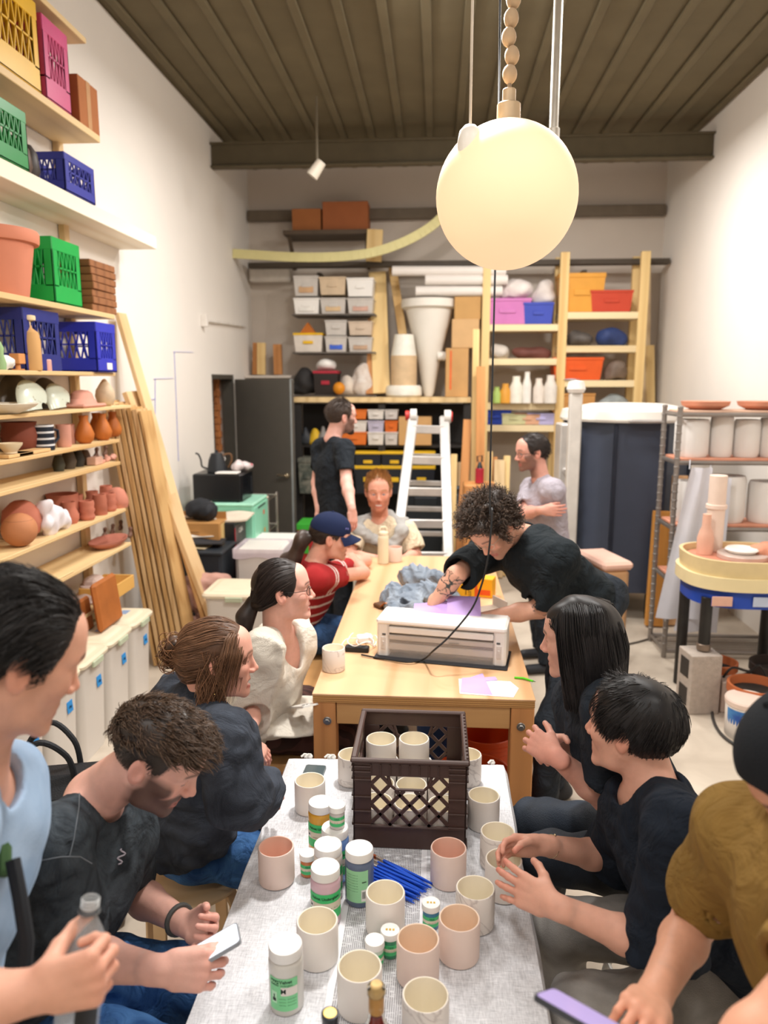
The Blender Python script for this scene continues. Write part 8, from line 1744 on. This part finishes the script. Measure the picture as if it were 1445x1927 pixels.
# potter's wheel
wx,wy=1.95,4.74;DZ=.13
t=thing('potters_wheel','clay-splashed potters wheel with a cream splash pan and a blue skirt','potters wheel',(wx,wy,DZ))
PW=.36
pr=lambda s:[(s*PW*math.copysign(abs(math.cos(a))**.75,math.cos(a)),s*PW*.85*math.copysign(abs(math.sin(a))**.75,math.sin(a))) for a in np.linspace(0,2*PI,41)[:-1]]
b=MB();b.prism(pr(1.06),.66,.74);b.obj('table_top',mat('#e6d6a8',.5,var=.05),t)
b=MB()
P=pr(1.0);n=len(P);vs=[(x,y,.74) for x,y in P]+[(x*1.02,y*1.02,.84) for x,y in P]+[(x*.96,y*.96,.84) for x,y in P]+[(x*.94,y*.94,.76) for x,y in P];b._add(vs,[(j*n+i,j*n+(i+1)%n,(j+1)*n+(i+1)%n,(j+1)*n+i) for j in range(3) for i in range(n)]+[tuple(3*n+i for i in range(n))]);b.obj('splash_pan',mat('#dcc796',.5,var=.1),t)
b=MB();b.prism(pr(.92),.762,.80);b.obj('clay_slurry',mat('#cf8a72',.4,var=.12,bump=.4,bscale=20),t)
b=MB();b.cyl((-.0,.0,.8),(0,0,.83),.15,n=40);b.obj('wheel_head',mat('#c9b8ae',.4,metal=.3),t)
b=MB();b.prism(pr(.96),.55,.66);b.obj('blue_skirt',mat('#2447a8',.45),t)
for i,(x,c_) in enumerate(((-.22,'#dcae9a'),(.02,'#b9c4d9'))):
    b=MB();b.box((x,-PW*.83-.004,.60),(.12,.006,.06),.002);b.obj('sticker',mat(c_,.5),t)
for x in(-.27,.27):
    for y in(-.2,.2): b=MB();b.cyl((x,y,.39-DZ if (x<0 and y<0) else -DZ),(x,y,.6),.035);b.obj('leg',mat('#2a2826',.4,var=.3),t)
b=MB();b.cyl((-.27,-.2,.388-DZ),(-.27,-.2,.43-DZ),.042);b.obj('leg_collar',mat('#8a7a6c',.4,metal=.6),t)
# jug, pan and lumps on the wheel
b=MB();b.lathe([(.001,0),(.05,0),(.052,.1),(.04,.15),(.028,.18),(.026,.26),(.001,.26)],n=28);solo('clay_jug',b,mat('#dcae98',.6),'pinkish clay-splashed bottle standing in the wheel pan','bottle',(wx-.2,wy+.1,.802+DZ))
b=MB();b.lathe([(.001,0),(.08,0),(.1,.02),(.09,.03),(.001,.03)],n=28);solo('white_bat',b,WH,'round white bat on the wheel beside the clay bottle','bat',(wx-.0,wy+.02,.832+DZ))
blob('clay_heap',[Ell((wx+.2,wy+.05,.83+DZ),(.13,.12,.06)),Half((0,0,.802+DZ),(0,0,-1))],.008,clay,'heap of wet orange clay in the wheel pan','clay',.012,30,seed=91)
a=at_y(1345,880,4.2);b=MB();b.cyl((0,0,.0),(0,0,.5),.055,n=24);b.cyl((0,0,.28),(0,0,.31),.065);solo('clay_pipe',b,mat('#e3cfc0',.6,var=.06),'upright pale clay-coated tube behind the wheel','tube',(wx-.11,wy+.2,.802+DZ))
# cinder block under the leg
bx_,by_=wx-.285,wy-.2
t=thing('cinder_block','grey cinder block on end propping up a wheel leg','block',(bx_,by_,0),.12);cm_=mat('#b3a79c',.9,var=.12,scale=30,bump=.6,bscale=120)
b=MB();b.box((0,0,.19),(.19,.19,.38),.004);b.obj('block_body',cm_,t);
for z in(.1,.28): b=MB();b.box((-.096,0,z),(.004,.11,.12),.002);b.obj('core_hole',mat('#3a342f',.9),t)
# pots under the wheel
for i,(x,y,r_) in enumerate(((1.93,4.35,.15),(1.84,4.72,.12),(2.2,4.7,.15))):
    t=thing('flower_pot',('terracotta pot of dark soil beside the cinder block','terracotta pot in the shade behind the cinder block','large dark pot deep under the wheel')[i],'pot',(x,y,0));b=MB();b.lathe([(.001,0),(r_*.72,0),(r_*.95,.2),(r_*1.05,.2),(r_*1.05,.25),(r_*.95,.25),(r_*.9,.2),(.001,.19)],n=36,cap=False);b.obj('pot_body',mat('#b5643a' if i<2 else '#3a2f2a',.75,var=.08),t);b=MB();b.lathe([(r_*.92,.2),(r_*.5,.215),(.001,.21)],n=28,cap=False);b.obj('soil',mat('#2a211b',.95,bump=.6,bscale=80),t)
# tub and motor box
p=at_z(1395,1405,0.0);tx,ty=1.62,2.86;tx,ty=at_z(1402,1375,.03).x,at_z(1402,1375,.03).y
t=thing('detergent_tub','white tub with a blue printed label and a clay-stained lid on the floor','tub',(tx,ty,0),-.1)
b=MB();b.lathe([(.001,0),(.105,0),(.112,.01),(.118,.2),(.116,.21)],n=40);b.obj('tub_body',mat('#e3dcd4',.45),t);b=MB();b.lathe([(.122,.2),(.124,.225),(.118,.235),(.1,.236),(.03,.245),(.001,.245)],n=40);b.obj('lid',mat('#e0cbbd',.5,var=.08),t)
b=MB();b.grid(lambda u,v:((.1125+.0058*v)*math.cos(-2.9+2.6*u),(.1125+.0058*v)*math.sin(-2.9+2.6*u),.05+.135*v),30,2);b.obj('paper_label',mat('#2a4f9c',.45,kind='wash',col2='#4f9ad0',scale=9),t)
for s,z,sz in(('OXI',.145,.04),('CLEAN',.09,.028)): wrap_text(s,sz,.1195,z,-1.75,'lettering',WH,t,.0012)
b=MB();b.grid(lambda u,v:(.1192*math.cos(-1.48+.28*u),.1192*math.sin(-1.48+.28*u),.125+.04*v),8,1);b.obj('red_mark',mat('#c4324a',.45),t)
t=thing('motor_box','pinkish grey control box with loose wires behind the printed tub','control box',(tx+.1,ty+.36,0),-.2);b=MB();b.box((0,0,.1),(.24,.16,.2),.006);b.box((.1,-.12,.13),(.16,.1,.14),.005);b.obj('box_body',mat('#cbb6a6',.6,var=.06),t)
b=MB();b.tube(cr([Vector((-.1,.0,.2)),Vector((-.05,0,.27)),Vector((.05,.02,.25)),Vector((.1,0,.3)),Vector((.15,.02,.22))]),.008,6);b.obj('cable',dark,t)
# cable looping over the floor
pts=[at_z(1425,1262,.1),at_z(1385,1275,.08),at_z(1352,1300,.012),at_z(1340,1340,.012),at_z(1352,1375,.012),at_z(1385,1402,.012),at_z(1440,1420,.012),Vector((2.0,2.6,.012))]
b=MB();b.tube(cr(pts),.009,8);solo('floor_cable',b,mat('#3b3836',.5),'dark cable looping across the concrete around the printed tub','cable')
pts=[at_z(1165,1215,.008),at_z(1200,1208,.008),at_z(1240,1196,.008)];b=MB();b.tube(cr(pts),.008,6);solo('floor_cable',b,mat('#5a534c',.5),'thin cable lying on the floor between the tan bin and the steel rack','cable')
